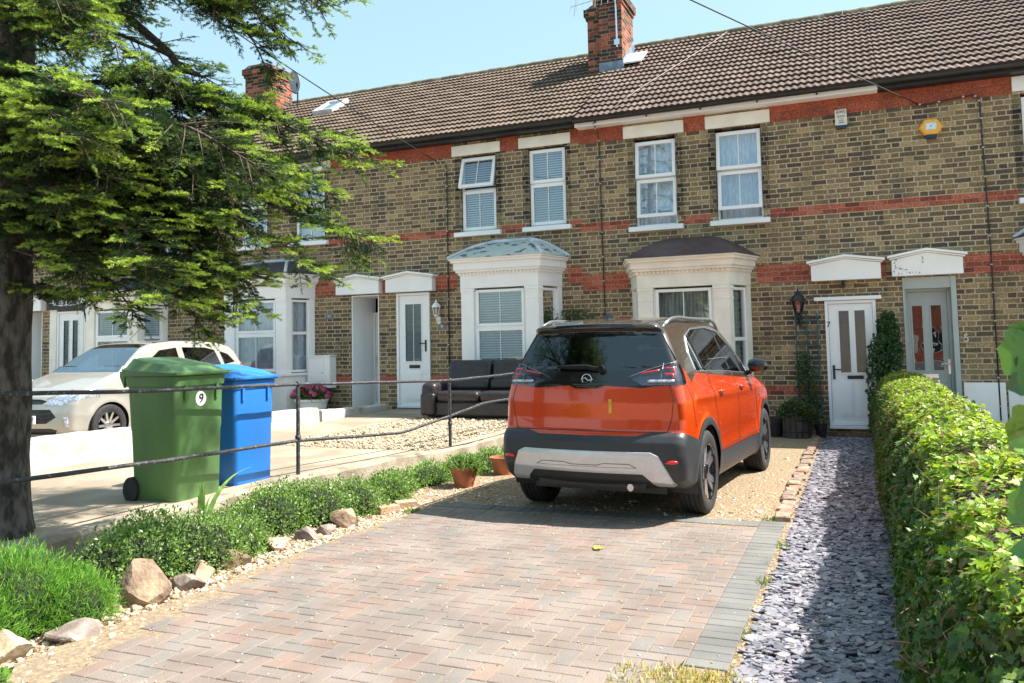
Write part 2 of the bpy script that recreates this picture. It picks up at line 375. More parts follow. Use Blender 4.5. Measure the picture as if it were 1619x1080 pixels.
def tile_mat(name, a, b_):
    m = mat(name, a, 0.85, scale=2.2, col2=b_, bump=0.3, bscale=90, attr='tone', detail=9, spec=0.25, fac_lo=0.35, fac_hi=0.68)
    return m
tiles_brown = tile_mat('concrete_tile_brown', (0.175, 0.130, 0.10), (0.115, 0.085, 0.065))
tiles_pink = tile_mat('concrete_tile_pink', (0.17, 0.122, 0.105), (0.115, 0.082, 0.07))
ridge_m = mat('ridge_tile_mortar', (0.30, 0.27, 0.20), 0.9, scale=5, col2=(0.14, 0.13, 0.09), bump=0.4)
lead = mat('lead_flashing', (0.20, 0.27, 0.36), 0.45, var=0.2, scale=5)
fascia_black = mat('fascia_black', (0.018, 0.019, 0.02), 0.45, var=0.2, scale=8)
pane_m = glass_mat('window_glass', 0.25, tint=(0.85,0.92,0.97), wave=0.05)
pane_dark = glass_mat('door_glass', 0.14, tint=(0.6,0.65,0.68), wave=0.3)
blind_m = mat('blind_slats', (0.72, 0.74, 0.76), 0.5, var=0.03)
net_m = mat('net_curtain', (0.72, 0.75, 0.80), 0.9, scale=60, col2=(0.48, 0.51, 0.56), stretch=(1,1,0.12))
curtain_m = mat('curtain', (0.62, 0.66, 0.60), 0.9, scale=30, col2=(0.28, 0.32, 0.30), stretch=(1,1,0.05))

def tiled_slope(house, x0, x1, ye, ze, yr, zr, mtl, rows=17, per=0.112, seed=1):
    """front slope of interlocking concrete tiles: rolls across, a step at every course, a tone per tile"""
    rr = np.random.default_rng(seed); nx = int((x1-x0)/per*6)+1; xs = np.linspace(x0, x1, nx)
    ph = ((xs - x0)/per) % 1.0
    prof = np.where(ph < 0.62, np.sin(np.clip(ph/0.62, 0, 1)*math.pi)**0.55, 0.0)*0.020
    d = np.array([0, yr-ye, zr-ze]); Ls = np.linalg.norm(d); d = d/Ls; nrm = np.array([0, -d[2], d[1]])
    V = []; 
    for r_ in range(rows):
        s0, s1 = r_/rows*Ls - 0.03, (r_+1)/rows*Ls
        wob = rr.normal(0, 0.0025, nx//12+2); wob = np.interp(np.arange(nx)/12.0, np.arange(len(wob)), wob)
        for s_, h in ((s0, -0.016), (s0, 0.046), (s1, 0.004)):
            P = np.zeros((nx, 3)); P[:, 0] = xs; base = np.array([0, ye, ze]) + d*s_
            hh = (prof + h) if h > 0 else np.full(nx, h)
            P[:, 1] = base[1] + nrm[1]*(hh+wob); P[:, 2] = base[2] + nrm[2]*(hh+wob)
            if h == 0.046: P[:, 1] += 0
            V.append(P)
    V = np.concatenate(V); Fc = []; C = []
    idx = np.arange(nx-1)
    for r_ in range(rows):
        off = (r_ % 2)*0
        tid = ((xs[:-1]-x0)/(per*3)).astype(int)
        tone = rr.normal(1.0, 0.07, tid.max()+2)[tid]; wear = rr.uniform(0.9, 1.06)
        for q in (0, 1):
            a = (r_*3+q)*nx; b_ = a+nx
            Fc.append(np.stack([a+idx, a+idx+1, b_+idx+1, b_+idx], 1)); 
            cc = np.clip(tone*wear, 0.6, 1.35)[:, None]*np.array([[1, .99, .97]]); C.append(cc*(0.55 if q == 0 else 1))  # step faces toned darker: the shade under each course is in the colour
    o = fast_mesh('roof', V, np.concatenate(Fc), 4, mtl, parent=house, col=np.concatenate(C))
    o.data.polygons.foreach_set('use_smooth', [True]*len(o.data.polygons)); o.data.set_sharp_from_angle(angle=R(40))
    return o

def wall(house, x0, x1, z0, z1, holes, mtl=stock, y=YF, depth=0.24, name='wall'):
    """front wall cut into panels round its openings, with brick reveals"""
    xs = sorted({x0, x1, *[h[0] for h in holes], *[h[1] for h in holes]}); zs = sorted({z0, z1, *[h[2] for h in holes], *[h[3] for h in holes]})
    mb = MB()
    for i in range(len(xs)-1):
        for j in range(len(zs)-1):
            cx, cz = (xs[i]+xs[i+1])/2, (zs[j]+zs[j+1])/2
            if any(h[0] < cx < h[1] and h[2] < cz < h[3] for h in holes): continue
            a, b_, c, d = xs[i], xs[i+1], zs[j], zs[j+1]
            mb.add([(a,y,c),(b_,y,c),(b_,y,d),(a,y,d)], [(0,1,2,3)])
    for h in holes:
        a, b_, c, d = h[:4]; dp = h[4] if len(h) > 4 else depth
        mb.add([(a,y,c),(a,y+dp,c),(a,y+dp,d),(a,y,d)], [(0,1,2,3)]); mb.add([(b_,y,c),(b_,y,d),(b_,y+dp,d),(b_,y+dp,c)], [(0,1,2,3)])
        mb.add([(a,y,d),(a,y+dp,d),(b_,y+dp,d),(b_,y,d)], [(0,1,2,3)]); mb.add([(a,y,c),(b_,y,c),(b_,y+dp,c),(a,y+dp,c)], [(0,1,2,3)])
    # back of the rooms and flanks so the house is a closed body
    mb.add([(x0,y+1.6,z0),(x1,y+1.6,z0),(x1,y+1.6,z1),(x0,y+1.6,z1)], [(0,1,2,3)], 1)
    mb.add([(x0,y,z0),(x0,y+8,z0),(x0,y+8,z1),(x0,y,z1)], [(0,1,2,3)]); mb.add([(x1,y,z0),(x1,y+8,z0),(x1,y+8,z1),(x1,y,z1)], [(0,1,2,3)])
    mb.add([(x0,y+8,z0),(x1,y+8,z0),(x1,y+8,z1),(x0,y+8,z1)], [(0,1,2,3)])
    return mb.build(name, [mtl, dark_room], house, normals=False)

def ring(mb, x0, x1, z0, z1, y0, y1, w, mi=0, wb=None):
    """a rectangular frame: stiles and rails butted end to end"""
    wb = w if wb is None else wb
    mb.box(x0, x0+w, y0, y1, z0, z1, mi); mb.box(x1-w, x1, y0, y1, z0, z1, mi)
    mb.box(x0+w, x1-w, y0, y1, z1-w, z1, mi); mb.box(x0+w, x1-w, y0, y1, z0, z0+wb, mi)

def sash(win, x0, x1, z0, z1, y, tilt=0.0, bar=True, mtl=None):
    """glazed sash, hung at its top edge and pushed out by tilt"""
    xf = Matrix.Translation((0, y, z1)) @ Matrix.Rotation(-tilt, 4, 'X') @ Matrix.Translation((0, -y, -z1)) if tilt else None
    mb = MB(); ring(mb, x0, x1, z0, z1, y, y+0.055, 0.062)
    if bar: mb.box((x0+x1)/2-0.008, (x0+x1)/2+0.008, y+0.012, y+0.03, z0+0.062, z1-0.062)
    s = mb.build('sash', mtl or upvc, win, bevel=0.006, xf=xf)
    g = MB(); g.add([(x0+.055,y+.034,z0+.055),(x1-.055,y+.034,z0+.055),(x1-.055,y+.034,z1-.055),(x0+.055,y+.034,z1-.055)], [(0,1,2,3)])
    g.build('pane', pane_m, win, xf=xf)
    return s

def blinds(win, x0, x1, z0, z1, y, tilt=55):
    mb = MB(); z = z0+0.02
    while z < z1:
        mb.xbox(Matrix.Translation(((x0+x1)/2, y, z)) @ Matrix.Rotation(R(tilt), 4, 'X'), x1-x0, 0.040, 0.003); z += 0.046
    mb.build('blind', blind_m, win)
def drape(win, x0, x1, z0, z1, y, mtl, amp=0.02, freq=55, gather=1.0, name='curtain'):
    n = max(12, int((x1-x0)*90)); xs = np.linspace(x0, x1, n); V = []
    for i, x in enumerate(xs):
        for z, k in ((z0, 1.0), (z1, 0.4)):
            V.append((x, y + amp*k*math.sin(freq*x + 1.3*math.sin(7*x)), z))
    mb = MB(); mb.add(V, [(2*i, 2*i+2, 2*i+3, 2*i+1) for i in range(n-1)]); mb.build(name, mtl, win, smooth='all', normals=False)

def window(house, x0, x1, z0, z1, style, y=YF+0.09, sill=True, tilts=(0, 0), sill_col=None, low=None, name='window'):
    mb = MB(); ring(mb, x0+.005, x1-.005, z0, z1, y, y+0.07, 0.035); zm = z0+(z1-z0)*0.555
    mb.box(x0+.04, x1-.04, y+0.002, y+0.068, zm-0.018, zm+0.018)
    w = mb.build(name, upvc, house, bevel=0.005)
    zl = low if low else z0+0.03
    sash(w, x0+.012, x1-.012, zm+0.012, z1-0.012, y-0.035, tilts[0])
    sash(w, x0+.02, x1-.012, zl, zm-0.012, y-0.03, tilts[1])
    if style == 'blind': blinds(w, x0+.03, x1-.03, z0+.03, z1-.03, y+0.14, 35)
    else:
        drape(w, x0+.03, x1-.03, z0+.02, z1-.03, y+0.13, net_m, 0.018, 60)
    if style is not None:
        for a_, b_ in ((x0-.115, x0-.002), (x1+.002, x1+.115)):
            j = MB(); j.box(a_, b_, YF-.003, YF+.04, z0+(.13 if sill else 0), z1+.02); j.build('dark_brick_jamb', stock_dark, house)
    if sill:
        s = MB(); s.box(x0-0.11, x1+0.11, YF-0.10, YF+0.09, z0-0.10, z0-0.012); s.build('sill', sill_col or upvc, w, bevel=0.008)
    return w

def lintel(house, x0, x1, z0, z1, mtl):
    mb = MB(); mb.box(x0, x1, YF-0.035, YF+0.05, z0, z1); return mb.build('lintel', mtl, house, bevel=0.006)
def band(house, x0, x1, z0, z1, holes=(), mtl=None, name='brick_band', y=YF, pr=0.004):
    xs = [x0]
    for a, b_ in sorted(holes): xs += [a, b_]
    xs.append(x1)
    for i in range(0, len(xs), 2):
        if xs[i+1] - xs[i] > 0.02: mb = MB(); mb.box(xs[i], xs[i+1], y-pr, y+0.05, z0, z1); mb.build(name, mtl or redb, house)

def canopy(house, x0, x1, z0, z1, rise, mtl, y=YF):
    """flat door hood: a board under a shallow pediment moulding"""
    xm = (x0+x1)/2; mb = MB()
    mb.prism([(x0+.05, z0), (x1-.05, z0), (x1-.05, z1-.045), (xm, z1+rise-.045), (x0+.05, z1-.045)], y-0.16, y+0.02)
    mb.prism([(x0+.01, z1-.045), (x1-.01, z1-.045), (x1-.01, z1-.02), (xm, z1+rise-.02), (x0+.01, z1-.02)][::1] if False else
             [(x0+.02, z1-.043), (xm, z1+rise-.043), (x1-.02, z1-.043), (x1-.02, z1-.02), (xm, z1+rise-.02), (x0+.02, z1-.02)], y-0.19, y+0.02)
    mb.prism([(x0-.01, z1-.018), (xm, z1+rise-.018), (x1+.01, z1-.018), (x1+.01, z1+.02), (xm, z1+rise+.02), (x0-.01, z1+.02)], y-0.23, y+0.02)
    return mb.build('door_canopy', mtl, house, bevel=0.004)

def bay(house, cx, wf, ww, proj, z0, zs, zb, zf, zc, za, paint, roofm, style, roof_style='dome', zt=None, label=None):
    """canted bay window: plinth, corner piers with caps, frieze, stepped cornice with dentils, hipped roof"""
    y0 = YF; yf = YF-proj
    def outline(o):  # half-hexagon grown by o
        sl_ = o*0.75
        return [(cx-ww-sl_, y0+.02), (cx-ww-sl_, y0-0.02), (cx-wf-sl_, yf-o), (cx+wf+sl_, yf-o), (cx+ww+sl_, y0-0.02), (cx+ww+sl_, y0+.02)]
    def slab(mb, o, za_, zb_, mi=0): mb.prism(outline(o), za_, zb_, 'z', mi)
    mb = MB(); slab(mb, 0.0, z0, zs-0.07); slab(mb, 0.03, z0, z0+0.12); 
    b = mb.build('bay_window', paint, house, bevel=0.006)
    if label: b['label'] = label
    s = MB(); slab(s, 0.06, zs-0.07, zs-0.015); s.build('sill', paint, b, bevel=0.008)
    # piers at the corners and against the wall
    def pier(mb, px, py, ang, w, z1, z2, d=0.15):
        M = Matrix.Translation((px, py, (z1+z2)/2)) @ Matrix.Rotation(ang, 4, 'Z'); mb.xbox(M, w, d, z2-z1)
    ca = math.atan2(proj, ww-wf)
    for sx in (-1, 1):
        p = MB()
        px, py = cx+sx*(wf-0.125), yf+0.085
        for (w, d, a_, b_) in ((0.25, 0.17, zs-0.015, zb-0.0), (0.28, 0.20, zb-0.06, zb-0.001), (0.265, 0.185, zb-0.10, zb-0.06), (0.262, 0.182, zb-0.235, zb-0.20)):
            p.box(px-w/2, px+w/2, py-d/2, py+d/2, a_, b_)
        p.build('pier', paint, b, bevel=0.006)
        p = MB(); 
        q = Vector((sx*(ww-wf), proj)); qn = q.normalized()
        c0 = Vector((cx+sx*wf, yf)); side_l = q.length
        nrm = Vector((sx*qn.y, -abs(qn.x)))
        def along(t_, off): return c0 + qn*t_ + nrm*off
        ang = math.atan2(qn.y, qn.x)
        for (t0, t1, a_, b_, d) in ((0.0, 0.13, zs-0.015, zb, 0.13), (side_l-0.12, side_l, zs-0.015, zb, 0.13), (0.0, 0.135, zb-0.235, zb-0.20, 0.145), (0.0, 0.135, zb-0.07, zb-.002, 0.15)):
            c_ = along((t0+t1)/2, -0.06); M = Matrix.Translation((c_.x, c_.y, (a_+b_)/2)) @ Matrix.Rotation(ang, 4, 'Z'); p.xbox(M, t1-t0, d, b_-a_)
        p.build('pier', paint, b, bevel=0.005)
        # side light
        xf = Matrix.Translation((c0.x, c0.y, 0)) @ Matrix.Rotation(ang, 4, 'Z')
        m = MB(); t0, t1 = 0.13, side_l-0.12; zt_ = zt or zs+(zb-zs)*0.52
        sg = 1 if sx > 0 else -1
        dd0, dd1 = (0.03, 0.09) if sx > 0 else (-0.09, -0.03)
        ring(m, t0, t1, zs, zb-0.03, dd0, dd1, 0.05); m.box(t0+.05, t1-.05, dd0, dd1, zt_-0.03, zt_+0.03)
        m.build('side_frame', upvc, b, xf=xf, bevel=0.004)
        g = MB(); yy = (dd0+dd1)/2; g.add([(t0+.04,yy,zs+.04),(t1-.04,yy,zs+.04),(t1-.04,yy,zb-.07),(t0+.04,yy,zb-.07)], [(0,1,2,3)]); g.build('pane', pane_m, b, xf=xf)
        g = MB()
        if style == 'blind':
            z = zs+.05
            while z < zb-.08: g.box(t0+.02, t1-.02, yy*1.0+(0.08 if sx > 0 else -0.08), yy+(0.082 if sx > 0 else -0.082), z, z+.026); z += .042
        else: g.add([(t0+.02, yy+sg*.09, zs), (t1-.02, yy+sg*.09, zs), (t1-.02, yy+sg*.09, zb-.04), (t0+.02, yy+sg*.09, zb-.04)], [(0,1,2,3)])
        g.build('curtain', blind_m if style == 'blind' else (curtain_m if style == 'curtain' else net_m), b, xf=xf, normals=False)
    # front light
    x0, x1 = cx-wf+0.25, cx+wf-0.25; zt_ = zt or zs+(zb-zs)*0.52
    m = MB(); ring(m, x0, x1, zs, zb-0.03, yf+0.05, yf+0.12, 0.055); m.box(x0+.055, x1-.055, yf+0.052, yf+0.118, zt_-0.03, zt_+0.03)
    m.build('front_frame', upvc, b, bevel=0.004)
    for a_, b_ in ((zt_+.02, zb-.035), (zs+.03, zt_-.02)):
        m = MB(); ring(m, x0+.04, x1-.04, a_, b_, yf+0.03, yf+0.075, 0.05); m.box(cx-.007, cx+.007, yf+.04, yf+.055, a_+.05, b_-.05); m.build('sash', upvc, b, bevel=0.005)
        g = MB(); g.add([(x0+.08,yf+.06,a_+.04),(x1-.08,yf+.06,a_+.04),(x1-.08,yf+.06,b_-.04),(x0+.08,yf+.06,b_-.04)], [(0,1,2,3)]); g.build('pane', pane_m, b)
    if style == 'blind': blinds(b, x0+.04, x1-.04, zs+.03, zb-.05, yf+0.17, 30)
    else: drape(b, x0+.04, x1-.04, zs, zb-.04, yf+0.18, curtain_m if style == 'curtain' else net_m, 0.03, 48)
    # frieze, cornice and dentils
    c = MB(); slab(c, 0.015, zb, zf); slab(c, 0.09, zf+0.055, zf+0.10); slab(c, 0.13, zf+0.10, zc-0.075); slab(c, 0.18, zc-0.075, zc-0.03); slab(c, 0.215, zc-0.03, zc)
    slab(c, 0.035, zf, zf+0.055)
    O = outline(0.035)
    for (a, b_) in ((O[1], O[2]), (O[2], O[3]), (O[3], O[4])):
        a, b_ = Vector(a), Vector(b_); ln = (b_-a).length; k = int(ln/0.07); ang = math.atan2(b_.y-a.y, b_.x-a.x); nn = Vector((math.sin(ang), -math.cos(ang)))
        for i in range(k):
            p_ = a.lerp(b_, (i+.5)/k) + nn*0.012
            c.xbox(Matrix.Translation((p_.x, p_.y, zf+0.036)) @ Matrix.Rotation(ang, 4, 'Z'), 0.038, 0.03, 0.036)
    c.build('cornice', paint, b, bevel=0.003)
    # roof
    r_ = MB(); ro = outline(0.22); nst = 7 if roof_style == 'dome' else 1; rings = []
    for i in range(nst+1):
        t_ = i/nst; s_ = (0.35*t_+0.65*math.sin(t_*math.pi/2)) if roof_style == 'dome' else t_
        zz = zc+0.004 + (za-zc)*s_
        k = 1-(1-math.cos(t_*math.pi/2)) if roof_style == 'dome' else 1-t_
        k = 1-0.66*t_
        tgt = (cx, y0+0.02)
        rings.append([(tgt[0]+(x-tgt[0])*k, tgt[1]+(y-tgt[1])*(1-t_) if y < y0-0.05 else y0+0.02, zz) for x, y in ro[1:5]])
    r_.loft(rings, closed=False)
    eo = outline(0.235); r_.prism(eo, zc+.001, zc+.018, 'z')
    r_.build('bay_roof', roofm, b, smooth=True)
    if roof_style == 'dome' and paint is white_paint:
        h = MB()   # raised rolls over the hips and along the wall
        for k in (1, 2): h.tube([Vector(rg[k])+Vector((0, 0, .012)) for rg in rings], 0.034, 6)
        h.tube([Vector((x, y0-0.02, z+.01)) for (x, _, z) in [rg[0] for rg in rings]] + [Vector((x, y0-.02, z+.01)) for (x, _, z) in [rg[3] for rg in rings][::-1]], 0.04, 6)
        h.build('hip_roll', lead_blue, b, smooth='all')
    return b
lead_blue = mat('painted_lead', (0.62, 0.68, 0.74), 0.5, var=0.15, scale=4)
lead_worn = mat('peeling_lead_roof', (0.50, 0.55, 0.53), 0.7, scale=5.5, col2=(0.12, 0.12, 0.11), fac_lo=0.40, fac_hi=0.44, bump=0.5, bscale=14)
felt_brown = mat('brown_bay_roof', (0.085, 0.055, 0.06), 0.55, var=0.15, scale=6)
slate_roof = mat('slate_bay_roof', (0.05, 0.05, 0.06), 0.5, var=0.2, scale=10)

def door_panels(mb, x0, x1, z0, z1, y, split=True):
    """raised panels of the lower door"""
    xs = ((x0, (x0+x1)/2-.02), ((x0+x1)/2+.02, x1)) if split else ((x0, x1),)
    for a, b_ in xs:
        mb.box(a, b_, y-0.008, y, z0, z1); mb.box(a+.03, b_-.03, y-0.016, y-0.006, z0+.03, z1-.03)

def house_shell(name, x0, x1, label, dz, eave_z, ridge_z, tiles, holes, ww=stock, fascia='white', seed=1, group='terraced brick houses'):
    h = thing(name, ((x0+x1)/2, YF, 0), label, 'house', group)
    wall(h, x0, x1, -0.05, eave_z-0.10, holes, ww)
    tiled_slope(h, x0, x1, YF-0.30, eave_z, YF+4.0, ridge_z, tiles, seed=seed)
    rb = MB(); rb.add([(x0,YF+4,ridge_z),(x1,YF+4,ridge_z),(x1,YF+8.2,eave_z),(x0,YF+8.2,eave_z)], [(0,1,2,3)])
    rb.add([(x0,YF,eave_z-.1),(x0,YF+8,eave_z-.1),(x0,YF+4,ridge_z-.02)], [(0,1,2)]); rb.add([(x1,YF,eave_z-.1),(x1,YF+8,eave_z-.1),(x1,YF+4,ridge_z-.02)], [(0,1,2)])
    rb.add([(x0,YF-.28,eave_z-.02),(x1,YF-.28,eave_z-.02),(x1,YF+4,ridge_z-.03),(x0,YF+4,ridge_z-.03)], [(0,1,2,3)])
    rb.build('rear_roof', tiles, h, normals=False)
    rg = MB(); k = max(2, int((x1-x0)/0.45))
    for i in range(k):
        a = x0+(x1-x0)*i/k; b_ = x0+(x1-x0)*(i+1)/k
        rg.tube([(a+.004, YF+4.0, ridge_z+.01+.006*(i % 2)), (b_-.004, YF+4.0, ridge_z+.01+.006*(i % 2))], 0.085, 10)
    rg.build('ridge_tiles', ridge_m, h, smooth=True)
    # gutter: an open half-round trough with brackets
    g = MB(); n = 9; prof = [(YF-0.34-0.055*math.cos(t_), eave_z-0.035-0.055*math.sin(t_)) for t_ in np.linspace(0, math.pi, n)] 
    rings = [[(x, py, pz) for py, pz in prof + [(py*1.0+(0.004 if py > YF-.34 else -0.0), pz) for py, pz in prof[::-1]]] for x in (x0, x1)]
    rings = [[(x, YF-0.34-0.055*math.cos(t_), eave_z-0.03-0.055*math.sin(t_)) for t_ in np.linspace(0, math.pi, n)] + [(x, YF-0.34-0.048*math.cos(t_), eave_z-0.03-0.048*math.sin(t_)) for t_ in np.linspace(math.pi, 0, n)] for x in (x0, x1)]
    g.loft(rings, caps=False); x = x0+.4
    while x < x1: g.box(x-.012, x+.012, YF-0.30, YF-0.26, eave_z-0.10, eave_z-.02); x += 0.95
    g.build('gutter', fascia_black, h, smooth=True)
    f = MB(); f.box(x0, x1, YF-0.26, YF-0.235, eave_z-0.135, eave_z-0.0); f.box(x0, x1, YF-0.235, YF+.02, eave_z-0.125, eave_z-0.105)
    f.build('fascia', white_paint if fascia == 'white' else fascia_black, h)
    return h
# ------------------------------------------------------------------ house 7 (white porch door, brown bay roof)
G = 'terraced brick houses'
h7 = house_shell('terraced_house', -4.66, 0.45, 'brick terraced house behind the orange car with brown-roofed cream bay and white door 7', 0, 5.70, 8.45,
                 tiles_pink, [(-3.63,-2.87,3.66,5.30), (-2.18,-1.40,3.66,5.30), (-3.45,-1.95,0.9,2.5,0.2), (-0.50,0.27,0.13,2.26,0.12)], seed=2)
band(h7, -4.66, 0.45, 3.66, 3.812, [(-3.74,-2.76), (-2.29,-1.29)])
band(h7, -4.66, 0.45, 2.55, 2.862, [(-3.8,-1.55)])
band(h7, -4.66, -0.56, 0.675, 0.832, [(-3.76,-1.6)])
band(h7, -4.66, 0.45, 5.302, 5.58, [(-3.81,-2.71), (-2.33,-1.24)], mtl=gauged, name='gauged_band', pr=0.006)
lintel(h7, -3.81, -2.71, 5.305, 5.53, cream_paint); lintel(h7, -2.33, -1.24, 5.305, 5.53, cream_paint)
window(h7, -3.63, -2.87, 3.68, 5.24, 'net', tilts=(R(3.5), R(4)), low=3.84)
window(h7, -2.18, -1.40, 3.68, 5.25, 'net', tilts=(R(4), R(5)), low=3.86)
bay(h7, -2.70, 0.76, 1.03, 0.65, 0.0, 0.88, 2.52, 2.74, 3.02, 3.42, cream_paint, felt_brown, 'curtain', zt=1.62)
canopy(h7, -0.73, 0.42, 2.54, 2.84, 0.09, white_paint)
def leaf_door(house, x0, x1, z0, z1, y, mtl, panes, panel, glass, slot=None, slot_m=None, handle=None, handle_m=None, split=True, fw_=0.05, fr=None, label=None, threshold=True):
    mb = MB(); ring(mb, x0, x1, z0, z1, y-0.03, y+0.06, fw_); f = mb.build('door_frame', fr or mtl, house, bevel=0.005)
    a, b_, c, d = x0+fw_+.004, x1-fw_-.004, z0+.03, z1-fw_-.004
    mb = MB(); xs = sorted({a, b_, *[p[0] for p in panes], *[p[1] for p in panes]}); zs = sorted({c, d, *[p[2] for p in panes], *[p[3] for p in panes]})
    for i in range(len(xs)-1):
        for j in range(len(zs)-1):
            cx, cz = (xs[i]+xs[i+1])/2, (zs[j]+zs[j+1])/2
            if any(p[0] < cx < p[1] and p[2] < cz < p[3] for p in panes): continue
            mb.add([(xs[i],y,zs[j]),(xs[i+1],y,zs[j]),(xs[i+1],y,zs[j+1]),(xs[i],y,zs[j+1])], [(0,1,2,3)])
    for p in panes: ring(mb, p[0]-.012, p[1]+.012, p[2]-.012, p[3]+.012, y-.012, y+.004, 0.02)
    if panel: door_panels(mb, *panel, y, split)
    dr = mb.build('door', mtl, house, normals=False)
    if label: dr['label'] = label
    for p in panes:
        g = MB(); g.add([(p[0],y+.01,p[2]),(p[1],y+.01,p[2]),(p[1],y+.01,p[3]),(p[0],y+.01,p[3])], [(0,1,2,3)]); g.build('pane', glass, dr)
    if slot: 
        s = MB(); s.box(slot[0], slot[1], y-.018, y+.002, slot[2], slot[3]); s.box(slot[0]+.02, slot[1]-.02, y-.024, y-.016, slot[2]+.012, slot[3]-.012); s.build('letter_slot', slot_m or black_plastic, dr, bevel=.004)
    if handle:
        hx, hz, sg = handle; s = MB(); s.box(hx-.017, hx+.017, y-.014, y+.002, hz-.12, hz+.11); s.tube([(hx, y-.01, hz+.04), (hx, y-.05, hz+.04), (hx+sg*.03, y-.055, hz+.04), (hx+sg*.12, y-.05, hz+.035)], .010, 8)
        s.build('door_handle', handle_m or black_metal, dr, smooth=True)
    return dr
ripple = glass_mat('ripple_glass', 0.18, tint=(0.35,0.36,0.38), rough=0.25, wave=0.8)
leaf_door(h7, -0.50, 0.27, 0.19, 2.21, YF-0.01, upvc, [(-.30,-.13,1.03,2.05), (-.06,.11,1.03,2.05)], (-.33,.14,.33,.90), ripple, slot=(-.20,0.04,.935,.99), handle=(-.40,1.05,1), split=True)
mb = MB(); mb.box(-0.66, 0.36, YF-0.075, YF+0.01, 2.215, 2.275); mb.box(-.50,.30, YF-.10, YF+.01, 0.135, 0.185); mb.build('door_trim', upvc, h7, bevel=.006)
text_mesh('house_number', '7', 0.13, black_plastic, (-0.452, YF-0.045, 1.82), h7, depth=0.002)

# ------------------------------------------------------------------ house 5 (grey recessed door)
h5 = house_shell('terraced_house', 0.45, 5.56, 'brick terraced house at the right edge, grey recessed door and silver number 5', 0, 5.70, 8.45, tiles_pink,
                 [(0.67,1.44,0.10,2.545,0.30), (2.45,3.22,3.66,5.30), (3.9,4.68,3.66,5.30), (2.85,4.35,0.9,2.5,0.2)], fascia='black', seed=3)
band(h5, 0.45, 5.56, 3.66, 3.812, [(2.34,3.33), (3.79,4.79)]); band(h5, 0.45, 5.56, 2.55, 2.862, [(0.45,1.56), (2.45,4.7)])
band(h5, 0.45, 5.56, 5.302, 5.58, [(2.34,3.4), (3.79,4.85)], mtl=gauged, name='gauged_band', pr=0.006)
lintel(h5, 2.34, 3.40, 5.33, 5.56, white_paint); lintel(h5, 3.79, 4.85, 5.33, 5.56, white_paint)
window(h5, 2.45, 3.22, 3.68, 5.26, 'net'); window(h5, 3.9, 4.68, 3.68, 5.26, 'net')
bay(h5, 3.50, 0.785, 1.09, 0.65, 0.0, 0.88, 2.52, 2.74, 3.06, 3.46, white_paint, slate_roof, 'net')
canopy(h5, 0.48, 1.58, 2.56, 2.86, 0.10, white_paint)
mk = MB(); rk = random.Random(4)
for (ax_, az_, bx_, bz_, n_) in ((.56,2.60,.60,2.84,12),(.58,2.70,.95,2.585,16),(.56,2.60,.80,2.60,10),(.95,2.62,.98,2.84,8),(.55,2.78,.72,2.60,10)):
    for q_ in range(n_): u_ = rk.random(); x_, z_ = ax_+(bx_-ax_)*u_+rk.uniform(-.012,.012), az_+(bz_-az_)*u_+rk.uniform(-.012,.012); s_ = rk.uniform(.003,.0065); mk.box(x_-s_, x_+s_*1.3, YF-.1625, YF-.159, z_-s_, z_+s_)
mk = mk.build('creeper_marks', black_plastic, h5); mk['kind'] = 'stuff'; mk['label'] = 'dark traces left by a creeper on the white hood'
mb = MB(); mb.box(0.675,0.70,YF+.005,YF+.30,.10,2.54); mb.box(1.36,1.435,YF+.004,YF+.30,.10,2.54); mb.box(.70,1.36,YF+.02,YF+.30,2.36,2.54); mb.build('porch_lining', grey_paint, h5)
leaf_door(h5, 0.70, 1.36, 0.17, 2.36, YF+0.24, grey_paint, [(.80,.96,1.05,2.10), (1.07,1.23,1.05,2.10)], (.78,1.26,.35,.90), pane_dark, slot=(.90,1.14,.93,1.0), slot_m=chrome, handle=(1.30,1.12,-1), handle_m=chrome, fw_=.045)
mb = MB(); mb.box(1.46, 2.02, YF-0.03, YF+.02, -0.02, 0.875); mb.box(2.05,2.5,YF-.03,YF+.02,-.02,.875); mb.build('painted_plinth', white_paint, h5, bevel=.004)
text_mesh('house_number', '5', 0.17, mat('silver_numeral', (.6,.62,.66), .4), (1.53, YF-0.014, 1.555), h5, depth=0.008)

# ------------------------------------------------------------------ house 9 (peeling lead bay roof, open upper sash)
h9 = house_shell('terraced_house', -8.87, -4.66, 'brick terraced house whose white bay has a peeling pale roof, sofa in front', 0.15, 5.74, 8.42, tiles_brown,
                 [(-7.15,-6.38,3.80,5.34), (-5.70,-4.95,3.80,5.34), (-6.85,-5.3,0.9,2.6,0.2), (-8.62,-7.86,0.34,2.69,0.12)], fascia='black', seed=4)
band(h9, -8.87, -4.66, 3.75, 3.90, [(-7.26,-6.27), (-5.80,-4.85)]); band(h9, -8.87, -4.66, 2.70, 3.02, [(-7.25,-4.95)])
band(h9, -8.87, -4.66, 0.88, 1.04, [(-8.65,-7.84), (-7.2,-5.0)])
band(h9, -8.87, -4.66, 5.352, 5.62, [(-7.32,-6.27), (-5.88,-4.83)], mtl=gauged, name='gauged_band', pr=.006)
lintel(h9, -7.32, -6.27, 5.355, 5.56, cream_paint); lintel(h9, -5.88, -4.83, 5.355, 5.56, cream_paint)
window(h9, -7.15, -6.38, 3.83, 5.32, 'blind', tilts=(R(17), 0)); window(h9, -5.70, -4.95, 3.83, 5.32, 'blind')
bay(h9, -6.06, 0.77, 0.99, 0.68, 0.0, 1.0, 2.66, 2.90, 3.21, 3.58, white_paint, lead_worn, 'blind', zt=1.93)
canopy(h9, -8.85, -7.68, 2.70, 3.00, 0.09, white_paint)
